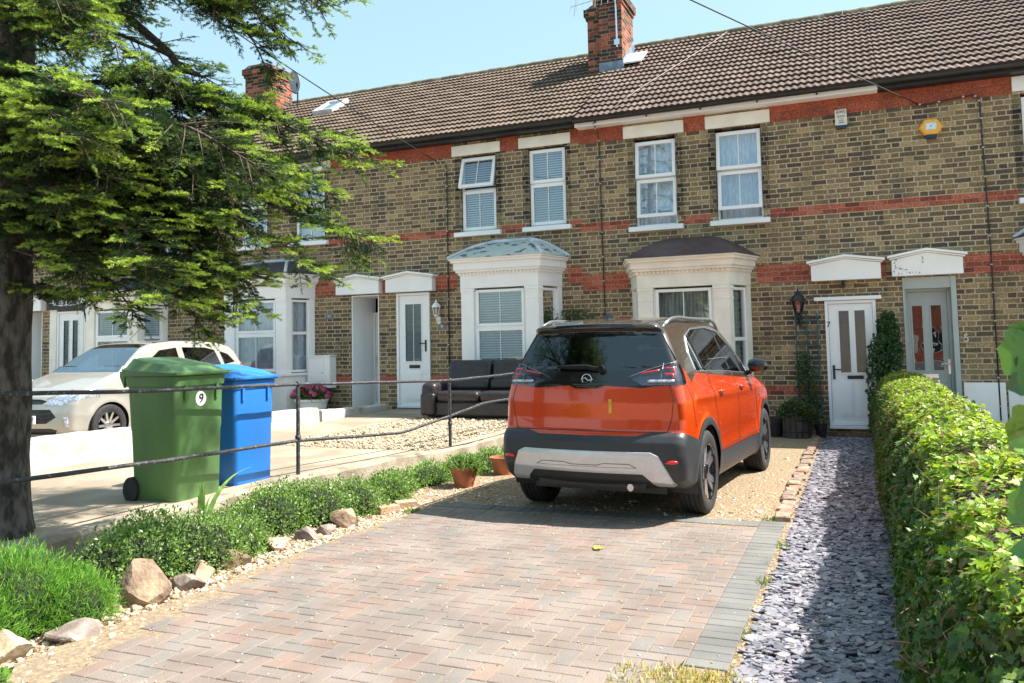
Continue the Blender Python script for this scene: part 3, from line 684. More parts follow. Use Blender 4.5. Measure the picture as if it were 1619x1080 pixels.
leaf_door(h9, -8.62, -7.86, 0.38, 2.68, YF-0.01, upvc, [(-8.43,-8.05,1.30,2.46)], (-8.43,-8.05,.52,1.10), pane_dark, slot=(-8.34,-8.10,1.17,1.235), handle=(-7.965,1.62,-1), split=False)
mb = MB(); mb.box(-8.245,-8.235,YF-.012,YF-.002,1.30,2.46); mb.build('glazing_bar', upvc, h9)
# ------------------------------------------------------------------ house 11
h11 = house_shell('terraced_house', -13.75, -8.87, 'brick terraced house behind the conifer, with open white porch, number 11', 0.15, 5.74, 8.42, tiles_brown,
                  [(-11.17,-10.38,3.86,5.40), (-12.65,-11.9,3.86,5.40), (-12.4,-10.9,0.9,2.6,0.2), (-9.72,-9.05,0.30,2.69,0.9)], fascia='black', seed=5)
band(h11, -13.75, -8.87, 3.75, 3.90, [(-11.28,-10.27), (-12.76,-11.8)]); band(h11, -13.75, -8.87, 2.70, 3.02, [(-12.8,-10.6)])
band(h11, -13.75, -8.87, 0.88, 1.04, [(-12.8,-10.6), (-9.75,-9.02)])
band(h11, -13.75, -8.87, 5.402, 5.62, [(-11.33,-10.22), (-12.8,-11.75)], mtl=gauged, name='gauged_band', pr=.006)
lintel(h11, -11.33, -10.22, 5.405, 5.60, white_paint); lintel(h11, -12.8, -11.75, 5.405, 5.60, white_paint)
window(h11, -11.17, -10.38, 3.90, 5.36, 'net'); window(h11, -12.65, -11.9, 3.90, 5.36, 'net')
bay(h11, -11.69, 0.80, 1.05, 0.65, 0.0, 1.12, 2.66, 2.90, 3.16, 3.50, white_paint, slate_roof, 'net', zt=1.93)
canopy(h11, -10.05, -8.91, 2.70, 3.00, 0.09, white_paint)
mb = MB(); mb.box(-9.715,-9.695,YF+.004,YF+.9,.3,2.68); mb.box(-9.075,-9.055,YF+.004,YF+.9,.3,2.68); mb.box(-9.695,-9.075,YF+.88,YF+.9,.3,2.36); mb.box(-9.695,-9.075,YF+.01,YF+.88,2.66,2.68)
mb.build('porch_lining', upvc, h11)
leaf_door(h11, -9.69, -9.08, 0.36, 2.35, YF+0.80, upvc, [(-9.50,-9.27,1.25,2.02)], (-9.52,-9.25,.5,1.1), pane_dark, handle=(-9.62,1.30,1), handle_m=chrome, split=False)
# ------------------------------------------------------------------ house 13 (black scrolled board over the door)
h13 = house_shell('terraced_house', -18.67, -13.75, 'brick terraced house beyond the beige car, black scrolled board over its door', 0.15, 5.74, 8.42, tiles_brown,
                  [(-15.08,-14.32,3.80,5.40), (-16.6,-15.85,3.80,5.40), (-16.4,-14.9,0.9,2.6,0.2), (-18.42,-17.35,0.30,2.66,0.15)], fascia='black', seed=6)
band(h13, -18.67, -13.75, 3.82, 3.98, [(-15.2,-14.2), (-16.7,-15.75)]); band(h13, -18.67, -13.75, 2.70, 3.02, [(-18.67,-17.2), (-16.8,-14.8)])
lintel(h13, -15.2, -14.2, 5.405, 5.60, white_paint); lintel(h13, -16.7, -15.75, 5.405, 5.60, white_paint)
window(h13, -15.08, -14.32, 3.84, 5.38, 'net', sill_col=black_plastic); window(h13, -16.6, -15.85, 3.84, 5.38, 'net', sill_col=black_plastic)
bay(h13, -15.80, 0.80, 1.05, 0.65, 0.0, 1.2, 2.60, 2.72, 3.0, 3.35, cream_paint, slate_roof, 'blind')
mb = MB(); mb.box(-18.60,-17.22,YF-.12,YF+.02,2.69,3.02); sb = mb.build('door_hood', fascia_black, h13, bevel=.006); sb['label'] = 'black board with a white wrought scroll pattern'
sc = MB()
for sx in (-1, 1):
    for (cx_, r0, turns, dirn) in ((0.19, 0.085, 1.6, 1), (0.42, 0.075, 1.5, -1)):
        pts = []
        for i in range(30):
            t_ = i/29; a_ = t_*turns*2*math.pi*dirn + math.pi*(0.5); rr_ = r0*(1-0.8*t_)
            pts.append((-17.91+sx*(cx_+rr_*math.cos(a_)), YF-.128, 2.855+rr_*math.sin(a_)))
        sc.tube(pts, 0.009, 5)
    sc.tube([(-17.91+sx*x, YF-.128, z) for x, z in ((0.02,2.80),(0.12,2.775),(0.25,2.78),(0.36,2.80),(0.5,2.86),(0.60,2.85))], 0.008, 5)
sc.tube([(-17.91,YF-.128,2.76),(-17.91,YF-.128,2.97)], 0.012, 5); sc.build('scroll', white_paint, sb, smooth='all')
mb = MB(); mb.box(-18.58,-18.34,YF-.05,YF+.02,.2,2.69); mb.box(-17.40,-17.18,YF-.05,YF+.02,.2,2.69); mb.build('door_pilaster', cream_paint, h13, bevel=.006)
leaf_door(h13, -18.33, -17.42, 0.36, 2.64, YF-0.01, upvc, [(-18.13,-17.93,.95,2.42), (-17.82,-17.62,.95,2.42)], (-18.13,-17.62,.5,.8), pane_dark, handle=(-17.53,1.35,-1), handle_m=chrome)
# ------------------------------------------------------------------ house 15
h15 = house_shell('terraced_house', -23.6, -18.67, 'brick terraced house at the far left end of the row', 0.15, 5.74, 8.42, tiles_brown,
                  [(-19.41,-18.90,0.30,2.66,0.9), (-21.2,-20.45,3.86,5.40), (-22.6,-21.85,3.86,5.40)], fascia='black', seed=7)
band(h15, -23.6, -18.67, 3.84, 4.0, [(-21.3,-20.35), (-22.7,-21.75)]); band(h15, -23.6, -18.67, 2.70, 3.02, [(-19.66,-18.67)])
canopy(h15, -19.64, -18.72, 2.68, 2.98, 0.08, white_paint)
window(h15, -21.2, -20.45, 3.86, 5.38, 'net'); window(h15, -22.6, -21.85, 3.86, 5.38, 'net')
mb = MB(); mb.box(-19.40,-19.38,YF+.004,YF+.9,.3,2.66); mb.box(-18.93,-18.91,YF+.004,YF+.9,.3,2.66); mb.box(-19.38,-18.93,YF+.88,YF+.9,.3,2.66); mb.build('porch_lining', upvc, h15)
bay(h15, -21.5, 0.80, 1.05, 0.65, 0.0, 1.2, 2.60, 2.80, 3.1, 3.4, white_paint, slate_roof, 'net')

# ------------------------------------------------------------------ chimney stacks (parts of the houses they serve), flashing
def stack(house, boxes, corb, label=None):
    mb = MB()
    for b_ in boxes: mb.box(*b_)
    for (x0, x1, y0, y1, z) in corb:
        mb.box(x0-.03, x1+.03, y0-.03, y1+.03, z, z+.08); mb.box(x0-.065, x1+.065, y0-.065, y1+.065, z+.08, z+.24)
    c = mb.build('chimney', stackb, house)
    cp = MB()
    for (x0, x1, y0, y1, z) in corb: cp.prism([(x0-.04, z+.242), (x1+.04, z+.242), (x1-.12, z+.33), (x0+.12, z+.33)], y0-.03, y1+.03)
    cp.build('mortar_flaunching', ridge_m, c)
    return c
c1 = stack(h7, [(-5.24,-4.93,17.12,18.0,7.3,8.72), (-4.93,-4.42,16.95,17.95,7.2,8.95)], [(-5.24,-4.93,17.12,18.0,8.72), (-4.93,-4.42,16.95,17.95,8.95)])
pot = MB()
for (px, py, pz) in ((-5.08,17.35,9.0),(-5.08,17.75,9.0),(-4.68,17.2,9.24),(-4.68,17.65,9.24)): pot.lathe([(.11,0),(.10,.03),(.085,.3),(.10,.33),(.10,.36),(.07,.36)], (px,py,pz), 16)
pot.build('chimney_pot', terracotta, c1, smooth=True)
fl = MB(); fl.box(-4.94,-4.41,16.925,16.95,7.42,7.66); fl.prism([(16.9,7.50),(17.95,8.19),(17.95,8.42),(16.95,7.68)], -4.42, -4.40, 'x'); fl.build('lead_flashing', lead, c1)
fl = MB(); fl.prism([(16.95,7.57),(17.6,7.985),(17.6,8.02),(16.95,7.605)], -4.40, -4.02, 'x'); fl.build('flashing_patch', mat('repair_flashing', (0.60,0.60,0.60), 0.5, var=0.15), c1)
c2 = stack(h11, [(-15.05,-14.18,17.45,18.35,7.6,8.95)], [(-15.05,-14.18,17.45,18.35,8.95)])

# skylight in the slope of house 11
def on_slope(x, s, off=0.0, ye=YF-.3, ze=5.74, yr=YF+4.0, zr=8.42):
    d = Vector((0, yr-ye, zr-ze)); L_ = d.length; d.normalize(); n = Vector((0, -d.z, d.y)); p = Vector((x, ye, ze)) + d*s + n*off; return p
def slope_matrix(x, s, off):
    d = Vector((0, 4.3, 2.68)).normalized(); n = Vector((0, -d.z, d.y)); m = Matrix((Vector((1,0,0)), d, n)).transposed().to_4x4(); m.translation = on_slope(x, s, off); return m
M = slope_matrix(-12.15, 3.65, 0.07); mb = MB()
for (ox, oy, sx_, sy_) in ((-.27,0,.06,.86), (.27,0,.06,.86), (0,.40,.48,.06), (0,-.40,.48,.06)): mb.xbox(M @ Matrix.Translation((ox, oy, 0)), sx_, sy_, .14)
sk = mb.build('skylight', mat('skylight_frame', (0.55,0.57,0.6), 0.35), h11, bevel=.005)
mb = MB(); mb.xbox(M @ Matrix.Translation((0, 0, .03)), .48, .74, .01); mb.build('pane', glass_mat('skylight_glass', .8), sk)

# ------------------------------------------------------------------ cables down the fronts, and over the street
def cable(name, pts, label, r=0.009, group=None, mtl=black_plastic):
    mb = MB(); mb.tube(pts, r, 6); o = mb.build(name, mtl, smooth='all'); tag(o, label, 'cable', group); return o
def clipped(name, pts, label, r=0.011):
    mb = MB(); mb.tube(pts, r, 6)
    o = mb.build(name, black_plastic, smooth='all'); tag(o, label, 'cable', 'cables clipped to the fronts')
    cl = MB()
    for a, b_ in zip(pts[:-1], pts[1:]):
        a, b_ = Vector(a), Vector(b_); k = max(1, int((b_-a).length/0.42))
        for i in range(k):
            p = a.lerp(b_, (i+.5)/k); cl.box(p.x-.016, p.x+.016, p.y-.016, p.y+.01, p.z-.010, p.z+.010)
    o2 = cl.build('cable_clip', mat('cable_clip', (.5,.5,.48), .5), o); o2.matrix_parent_inverse = Matrix(); return o
clipped('wall_cable', [(-7.62,YF-.03,5.26),(-7.5,YF-.03,5.25),(-7.45,YF-.025,5.20),(-7.44,YF-.02,5.0),(-7.44,YF-.02,0.5)], 'black cable clipped down the brick front beside door 9')
clipped('wall_cable', [(-4.30,YF-.27,5.60),(-4.27,YF-.05,5.45),(-4.27,YF-.02,5.2),(-4.25,YF-.02,2.5),(-4.25,YF-.02,.4)], 'black cable clipped down the wall left of the brown-roofed bay')
clipped('wall_cable', [(1.0,YF-.04,5.31),(1.12,YF-.03,5.28),(1.55,YF-.03,5.33),(1.80,YF-.03,5.35),(1.88,YF-.025,5.30),(1.90,YF-.02,5.2),(1.93,YF-.02,2.9),(1.93,YF-.035,0.3)], 'black cable running along under the eave and down the front of house 5')
def sag(a, b_, s, n=24):
    a, b_ = Vector(a), Vector(b_); return [tuple(a.lerp(b_, i/n) - Vector((0,0,s*4*(i/n)*(1-i/n)))) for i in range(n+1)]
cable('overhead_wire', sag((-7.64,YF-.03,5.28), (-8.5, -3.5, 8.55), .25), 'overhead telephone wire dropping to the front of house 9', .009, 'overhead wires')
cable('overhead_wire', sag((1.02,YF-.03,5.32), (-9.0, -3.7, 6.85), .12), 'overhead telephone wire crossing the pink roof to house 5', .009, 'overhead wires')
cable('roof_wire', [tuple(on_slope(x, s, .06, ze=5.70, zr=8.45)) for x, s in ((-4.0,0.1),(-3.7,1.2),(-3.2,2.6),(-2.65,4.1),(-2.4,5.0))], 'pale aerial wire lying slanting across the pink roof tiles', .006, None, mat('pale_wire', (.36,.34,.31), .6))

# ------------------------------------------------------------------ things fixed to the fronts
def satellite(loc):
    t = thing('satellite_dish', loc, 'round grey satellite dish beside the left chimney', 'satellite dish')
    x, y, z = loc; mb = MB(); xf = Matrix.Translation((x, y, z+.15)) @ Matrix.Rotation(R(-28), 4, 'Z') @ Matrix.Rotation(R(12), 4, 'X')
    prof = [(.0001+.30*i/8, -.10+.10*(i/8)**2) for i in range(9)]; prof += [(r_, h_+.008) for r_, h_ in prof[::-1]]
    mb.lathe([(r_, -h_) for r_, h_ in prof], (0,0,0), 32, 'y', close=False); mb.build('dish', mat('dish_grey', (.30,.35,.42), .5), t, xf=xf, smooth='all')
    a = MB(); a.tube([(0,-.0,-.30),(0,-.18,-.22),(0,-.34,-.04)], .012, 6); a.box(-.03,.03,-.40,-.30,-.05,.03); a.build('receiver_arm', black_metal, t, xf=xf)
    m = MB(); m.tube([(x,y+.08,z+.15),(x,y+.13,z-.05),(x,y+.13,z-.5)], .02, 8); m.build('bracket', black_metal, t, smooth=True); return t
satellite((-13.42, 17.45, 8.47))
def aerial():
    t = thing('television_aerial', (-4.52, 16.88, 8.0), 'thin metal television aerial on its pole strapped to the middle chimney', 'aerial')
    m = MB(); m.tube([(-4.52,16.90,7.95),(-4.54,16.90,9.9)], .018, 8); m.box(-4.58,-4.46,16.88,16.95,8.0,8.12); m.build('pole', chrome, t, smooth=True)
    a = MB(); a.tube([(-5.5,16.75,8.95),(-4.4,16.90,9.15)], .010, 6)
    for i in range(9):
        k = i/8; p = Vector((-5.5,16.75,8.95)).lerp(Vector((-4.4,16.9,9.15)), k); a.tube([p+Vector((.02,0,.16)), p-Vector((.02,0,.16))], .005, 5)
    a.tube([(-5.42,16.72,8.72),(-5.36,16.78,9.25)], .006, 5); a.tube([(-5.6,16.75,8.8),(-5.2,16.8,9.2)], .006, 5); a.build('antenna', chrome, t); return t
aerial()
def alarm_rect():
    t = thing('alarm_box', (-0.115, YF, 5.03), 'white rectangular burglar alarm box with black lettering under the eave', 'alarm box')
    m = MB(); m.prism([(-.205,5.10),(-.205,5.36),(-.025,5.37),(-.02,5.10)], YF-.07, YF); m.build('cover', mat('alarm_white', (.72,.71,.62), .4, var=.05), t, bevel=.008)
    m = MB(); m.prism([(-.205,5.098),(-.02,5.098),(-.035,5.045),(-.19,5.045)], YF-.07, YF); m.build('lens', mat('blue_lens', (.01,.03,.07), .2), t, bevel=.004)
    text_mesh('lettering', 'AWS', .085, black_plastic, (-.113,YF-.073,5.315), t, depth=.001, sx=.8); text_mesh('lettering', 'ALARMS', .045, black_plastic, (-.113,YF-.073,5.245), t, depth=.001, sx=.75)
    text_mesh('lettering', '01474', .03, black_plastic, (-.113,YF-.073,5.175), t, depth=.001); text_mesh('lettering', '329838', .03, black_plastic, (-.113,YF-.073,5.14), t, depth=.001)
    m = MB(); m.box(-.16,-.07,YF-.073,YF-.071,5.207,5.211); m.build('rule', black_plastic, t)
alarm_rect()
def alarm_hex():
    t = thing('alarm_box', (1.20, YF, 4.74), 'yellow hexagonal burglar alarm box with a pale blue label', 'alarm box'); yl = mat('alarm_yellow', (.85,.42,.05), .35, var=.04)
    cx_, cz_ = 1.20, 4.91; hx = [(cx_+.175*math.cos(R(60*i)), cz_+.15*math.sin(R(60*i))) for i in range(6)]; hx2 = [(cx_+.15*math.cos(R(60*i)), cz_+.13*math.sin(R(60*i))) for i in range(6)]
    m = MB(); m.loft([[(x, YF, z) for x, z in hx], [(x, YF-.06, z) for x, z in hx], [(x, YF-.085, z) for x, z in hx2]], caps=True); m.build('cover', yl, t)
    m = MB(); m.box(cx_-.075,cx_+.075,YF-.087,YF-.0855,cz_-.045,cz_+.06); m.build('sticker', mat('label_blue', (.45,.68,.85), .4, scale=30, col2=(.7,.8,.88)), t)
    m = MB(); m.lathe([(.012,0),(.012,.002)], (cx_,YF-.089,cz_+.01), 12, 'y'); m.build('dot', mat('red_dot', (.5,.05,.05), .4), t)
    m = MB(); m.prism([(cx_-.09,cz_-.125),(cx_+.09,cz_-.125),(cx_+.075,cz_-.185),(cx_-.075,cz_-.185)], YF-.08, YF); m.build('lens', mat('dark_blue_lens', (.01,.02,.06), .2), t, bevel=.005)
alarm_hex()
def lantern(loc, mtl, label, s=1.0):
    x, y, z = loc; t = thing('wall_lantern', loc, label, 'wall lantern')
    m = MB(); m.box(x-.035*s, x+.035*s, y-.02, y, z-.16*s, z-.02*s); m.tube([(x,y-.02,z-.08*s),(x,y-.08*s,z-.12*s),(x,y-.13*s,z-.06*s),(x,y-.13*s,z-.0)], .010*s, 6); m.build('bracket', mtl, t)
    b = MB(); c = (x, y-.13*s, z)
    for k in range(6):
        a0 = math.pi/3*k; p0 = Vector((c[0]+.045*s*math.cos(a0), c[1]+.045*s*math.sin(a0), z)); p1 = Vector((c[0]+.078*s*math.cos(a0), c[1]+.078*s*math.sin(a0), z+.17*s)); b.tube([p0, p1], .007*s, 4)
    b.lathe([(.03*s,-.02*s),(.05*s,0),(.05*s,.012*s),(.0,.013*s)], c, 6); b.lathe([(.105*s,.165*s),(.10*s,.18*s),(.06*s,.24*s),(.022*s,.255*s),(.022*s,.28*s),(.012*s,.30*s),(.004*s,.33*s)], c, 6)
    b.build('lantern_cage', mtl, t)
    g = MB(); g.lathe([(.042*s,.01*s),(.073*s,.165*s)], c, 6, close=False); g.build('lantern_glass', glass_mat('lantern_glass', .08, tint=(.8,.8,.78)), t); return t
lantern((-0.90, YF, 2.02), black_metal, 'black metal lantern on the wall left of white door 7', 1.25)
lantern((-7.66, YF, 2.20), white_paint, 'small white carriage lantern right of white door 9', 1.0)
lantern((-17.05, YF, 2.35), black_metal, 'black coach lantern beside the door with the scrolled board', 1.5)
lantern((-9.30, YF, 3.42), black_metal, 'black lantern high on the wall above the open porch of house 11', 1.2)
def plaque(x, z, txt, label, nm='number_plaque'):
    t = thing('number_plaque', (x, YF, z-.07), label, 'number plaque'); m = MB(); m.prism([(x-.085,z-.04),(x-.085,z+.04),(x-.06,z+.06),(x+.06,z+.06),(x+.085,z+.04),(x+.085,z-.04),(x+.06,z-.06),(x-.06,z-.06)], YF-.012, YF)
    m.build('plate', mat('slate_plate', (.16,.18,.20), .5), t); text_mesh('lettering', txt, .09, white_paint, (x, YF-.014, z), t, depth=.001)
plaque(-10.27, 2.27, '11', 'slate plaque number 11 between pale bay and open porch'); plaque(-7.60, 1.98, '9', 'slate plaque number 9 under the white lantern')
def cctv():
    t = thing('security_camera', (-0.20, YF, 2.47), 'small black security camera under the hood over door 7', 'camera'); m = MB(); m.lathe([(.035,0),(.035,.03),(.012,.035)], (-.20,YF-.05,2.50), 12); m.tube([(-.2,YF-.05,2.5),(-.2,YF-.09,2.45)], .012, 6); m.build('mount', black_plastic, t)
    m = MB(); m.tube([(-.20,YF-.04,2.46),(-.205,YF-.17,2.43)], .035, 12); m.build('camera_body', black_plastic, t, smooth=True)
cctv()
def meter():
    t = thing('meter_cabinet', (-10.38, YF-.22, .78), 'white utility meter cabinet mounted on the wall below plaque 11', 'meter cabinet'); m = MB(); m.box(-10.66,-10.10,YF-.24,YF,.78,1.43); m.box(-10.68,-10.08,YF-.26,YF,1.43,1.46); m.build('cabinet', upvc, t, bevel=.008)
    m = MB(); m.box(-10.62,-10.24,YF-.255,YF-.242,.82,1.40); m.build('cabinet_door', upvc, t, bevel=.006); m = MB(); m.lathe([(.012,0),(.012,.01)], (-10.27,YF-.262,1.1), 8, 'y'); m.build('lock', black_metal, t)
    m = MB(); m.tube([(-10.2,YF-.1,.78),(-10.2,YF-.1,.5),(-10.35,YF-.08,.42),(-10.7,YF-.08,.42)], .014, 6); m.build('pipe', black_metal, t, smooth=True)
meter()

# ------------------------------------------------------------------ the other side of the street: seen mirrored in car paint and window glass
sheet('road', [(-60,-13,0.012),(60,-13,0.012),(60,-6,0.012),(-60,-6,0.012)], mat('asphalt', (.10,.10,.10), .9, scale=2, col2=(.07,.07,.07), bump=.5, bscale=120))
def opposite(x0, x1, rendered, label):
    h = thing('terraced_house', ((x0+x1)/2, -19, 0), label, 'house', 'houses across the street'); y = -19.0; m = MB()
    ws = [(x0+.7,x0+2.1,.9,2.4),(x0+.8,x0+1.8,3.7,5.1),(x0+2.9,x0+3.9,3.7,5.1)]; dr = (x0+3.4,x0+4.3,.1,2.3)
    xs = sorted({x0, x1, *[w[0] for w in ws+[dr]], *[w[1] for w in ws+[dr]]}); zs = sorted({-.05, 5.7, *[w[2] for w in ws+[dr]], *[w[3] for w in ws+[dr]]})
    for i in range(len(xs)-1):
        for j in range(len(zs)-1):
            cx, cz = (xs[i]+xs[i+1])/2, (zs[j]+zs[j+1])/2
            if any(w[0] < cx < w[1] and w[2] < cz < w[3] for w in ws+[dr]): continue
            m.add([(xs[i],y,zs[j]),(xs[i+1],y,zs[j]),(xs[i+1],y,zs[j+1]),(xs[i],y,zs[j+1])], [(0,1,2,3)])
    m.box(x0, x1, y-7, y-.3, -.05, 5.7); m.build('wall', rendered, h, normals=False)
    m = MB(); m.prism([(y+.3,5.7),(y-3.6,8.4),(y-7.4,5.7)], x0, x1, 'x'); m.build('roof', tiles_brown, h)
    for w in ws:
        m = MB(); ring(m, w[0], w[1], w[2], w[3], y-.12, y-.02, .07); m.box((w[0]+w[1])/2-.03,(w[0]+w[1])/2+.03,y-.11,y-.03,w[2]+.07,w[3]-.07); f = m.build('window', upvc, h); g = MB(); g.box(w[0]+.06,w[1]-.06,y-.16,y-.13,w[2]+.06,w[3]-.06); g.build('pane', black_gloss_w, f)
    m = MB(); m.box(dr[0],dr[1],y-.15,y-.08,dr[2],dr[3]); m.build('door', grey_paint, h)
black_gloss_w = mat('dark_window', (.02,.025,.03), .08)
opal = mat('pale_render', (.55,.50,.42), .9, var=.05)
for k_, (a_, nm_) in enumerate(((opal, 'pale rendered'), (redb, 'red brick'), (opal, 'pale rendered'), (redb, 'red brick'), (opal, 'pale rendered'))):
    opposite(-12.5+5*k_, -7.5+5*k_, a_, nm_+' house across the street, ' + ('leftmost', 'second from the left', 'in the middle', 'second from the right', 'rightmost')[k_]+' of the row behind the camera')
# ------------------------------------------------------------------ walls, railing, bins and the other things in the front yards
rr4 = random.Random(11)
WL = [(-5.30,-2.0),(-5.32,3.2),(-5.37,6.9),(-4.90,9.55),(-4.74,12.2),(-4.66,13.7)]     # centre line of the low wall
wall_m = mat('rendered_wall', (0.38, 0.33, 0.25), 0.9, scale=4, col2=(0.21, 0.17, 0.125), bump=0.5, bscale=40, detail=9, fac_lo=.38, fac_hi=.60)
def wall_x(y): return float(np.interp(y, [p[1] for p in WL], [p[0] for p in WL]))
def low_wall():
    mb = MB(); ys = np.arange(-2, 13.7, .12); rings = []
    for y in ys:
        x = wall_x(y)+.006*math.sin(y*9)+rr4.uniform(-.004,.004); t_ = .31+.008*math.sin(y*3.1)+rr4.uniform(-.005,.005); w = .105
        rings.append([(x-w,y,-.03),(x-w,y,t_-.02),(x-w+.02,y,t_),(x+w-.025,y,t_+.004),(x+w,y,t_-.025),(x+w+.01,y,-.03)])
    mb.loft(rings, closed=True, caps=True); o = mb.build('low_wall', wall_m, smooth=True); tag(o, 'low rendered boundary wall carrying the black rail beside the bins', 'wall'); return o
low_wall()
def railing():
    t = thing('railing', (-5.37, 6.9, .31), 'old two-bar iron railing with peeling black paint on the low wall', 'railing')
    iron = mat('peeling_black_iron', (0.035,0.035,0.042), 0.5, scale=38, col2=(0.20,0.20,0.21), bump=0.6, bscale=60, fac_lo=.30, fac_hi=.42)
    top = [(-5.36,-1.5,1.42),(-5.38,1.5,1.39),(-5.39,3.84,1.335),(-5.40,5.2,1.275),(-5.38,7.04,1.235),(-5.1,8.4,1.19),(-4.88,9.49,1.155),(-4.83,10.4,1.16),(-4.78,11.5,1.17),(-4.70,13.6,1.15)]
    low = [(-5.36,-1.5,.86),(-5.38,1.5,.82),(-5.39,3.84,.74),(-5.40,5.3,.69),(-5.38,7.04,.655),(-5.15,8.1,.60),(-5.05,8.6,.585),(-4.88,9.49,.70),(-4.83,10.4,.80),(-4.78,11.5,.80),(-4.70,13.6,.8)]
    def smooth_pts(p):
        out = []
        for a, b_ in zip(p[:-1], p[1:]):
            n = 6
            for i in range(n): out.append(tuple(np.array(a)+(np.array(b_)-np.array(a))*i/n + np.array([rr4.uniform(-.002,.002), 0, rr4.uniform(-.003,.003)])))
        return out+[p[-1]]
    for nm, p in (('top_rail', top), ('lower_rail', low)):
        m = MB(); pts = smooth_pts(p); m.tube(pts, [.0165+.0015*rr4.random() for _ in pts], 10); m.build(nm, iron, t, smooth='all')
    for (x, y, z) in ((-5.36,-1.0,1.42),(-5.39,2.2,1.375),(-5.38,7.04,1.24),(-4.88,9.49,1.16),(-4.78,11.9,1.17)):
        m = MB(); m.tube([(x,y,.27),(x,y,z-.01)], .021, 10); m.lathe([(.0,.028),(.02,.024),(.03,.008),(.031,-.012),(.022,-.028)], (x,y,z), 12); m.lathe([(.024,-.024),(.031,-.012),(.031,.012),(.024,.024)], (x,y,z-.55), 12); m.build('post', iron, t, smooth=True)
railing()
rw_m = mat('flaking_white_wall', (0.50,0.48,0.44), 0.9, scale=3.5, col2=(0.32,0.28,0.23), bump=0.6, bscale=30, detail=9, fac_lo=.36, fac_hi=.50)
def white_wall():
    mb = MB(); rings = []
    for y in np.arange(2, 11.9, .15): x = -8.68+.01*math.sin(y*5); t_ = .66-.012*(y-6)+rr4.uniform(-.006,.006); rings.append([(x-.16,y,.05),(x-.16,y,t_-.03),(x-.12,y,t_),(x+.09,y,t_),(x+.13,y,t_-.04),(x+.15,y,.05)])
    mb.loft(rings, caps=True); o = mb.build('low_wall', rw_m, smooth=True); tag(o, 'thick low white painted wall between the beige car and the bins', 'wall')
    mb = MB(); rings = []
    for y in np.arange(11.95, 14.3, .12): x = -8.72-.04*(y-11.9)+.012*math.sin(y*7); t_ = .52-.02*(y-12)+rr4.uniform(-.012,.012); rings.append([(x-.10,y,.05),(x-.10,y,t_-.02),(x-.07,y,t_),(x+.06,y,t_),(x+.09,y,t_-.03),(x+.10,y,.05)])
    mb.loft(rings, caps=True); o = mb.build('white_kerb', rw_m, smooth=True); tag(o, 'crumbling white kerb running up to the corner of door 9', 'kerb')
white_wall()
def balustrade():
    t = thing('balustrade', (-16.6, 12.6, .1), 'white pierced garden wall behind the beige car bonnet', 'garden wall'); m = MB(); x0, x1, y = -18.8, -14.2, 12.7
    m.box(x0,x1,y-.09,y+.09,.1,.35); b = m.build('wall_base', white_paint, t, bevel=.008); m = MB(); m.box(x0-.02,x1+.02,y-.12,y+.12,.92,1.03); m.build('coping', white_paint, t, bevel=.01)
    x = x0+.06
    while x < x1-.1: m = MB(); m.lathe([(.05,0),(.05,.05),(.028,.09),(.06,.22),(.055,.32),(.028,.45),(.05,.5),(.05,.57)], (x,y,.35), 10); m.build('baluster', white_paint, t, smooth=True); x += .24
balustrade()

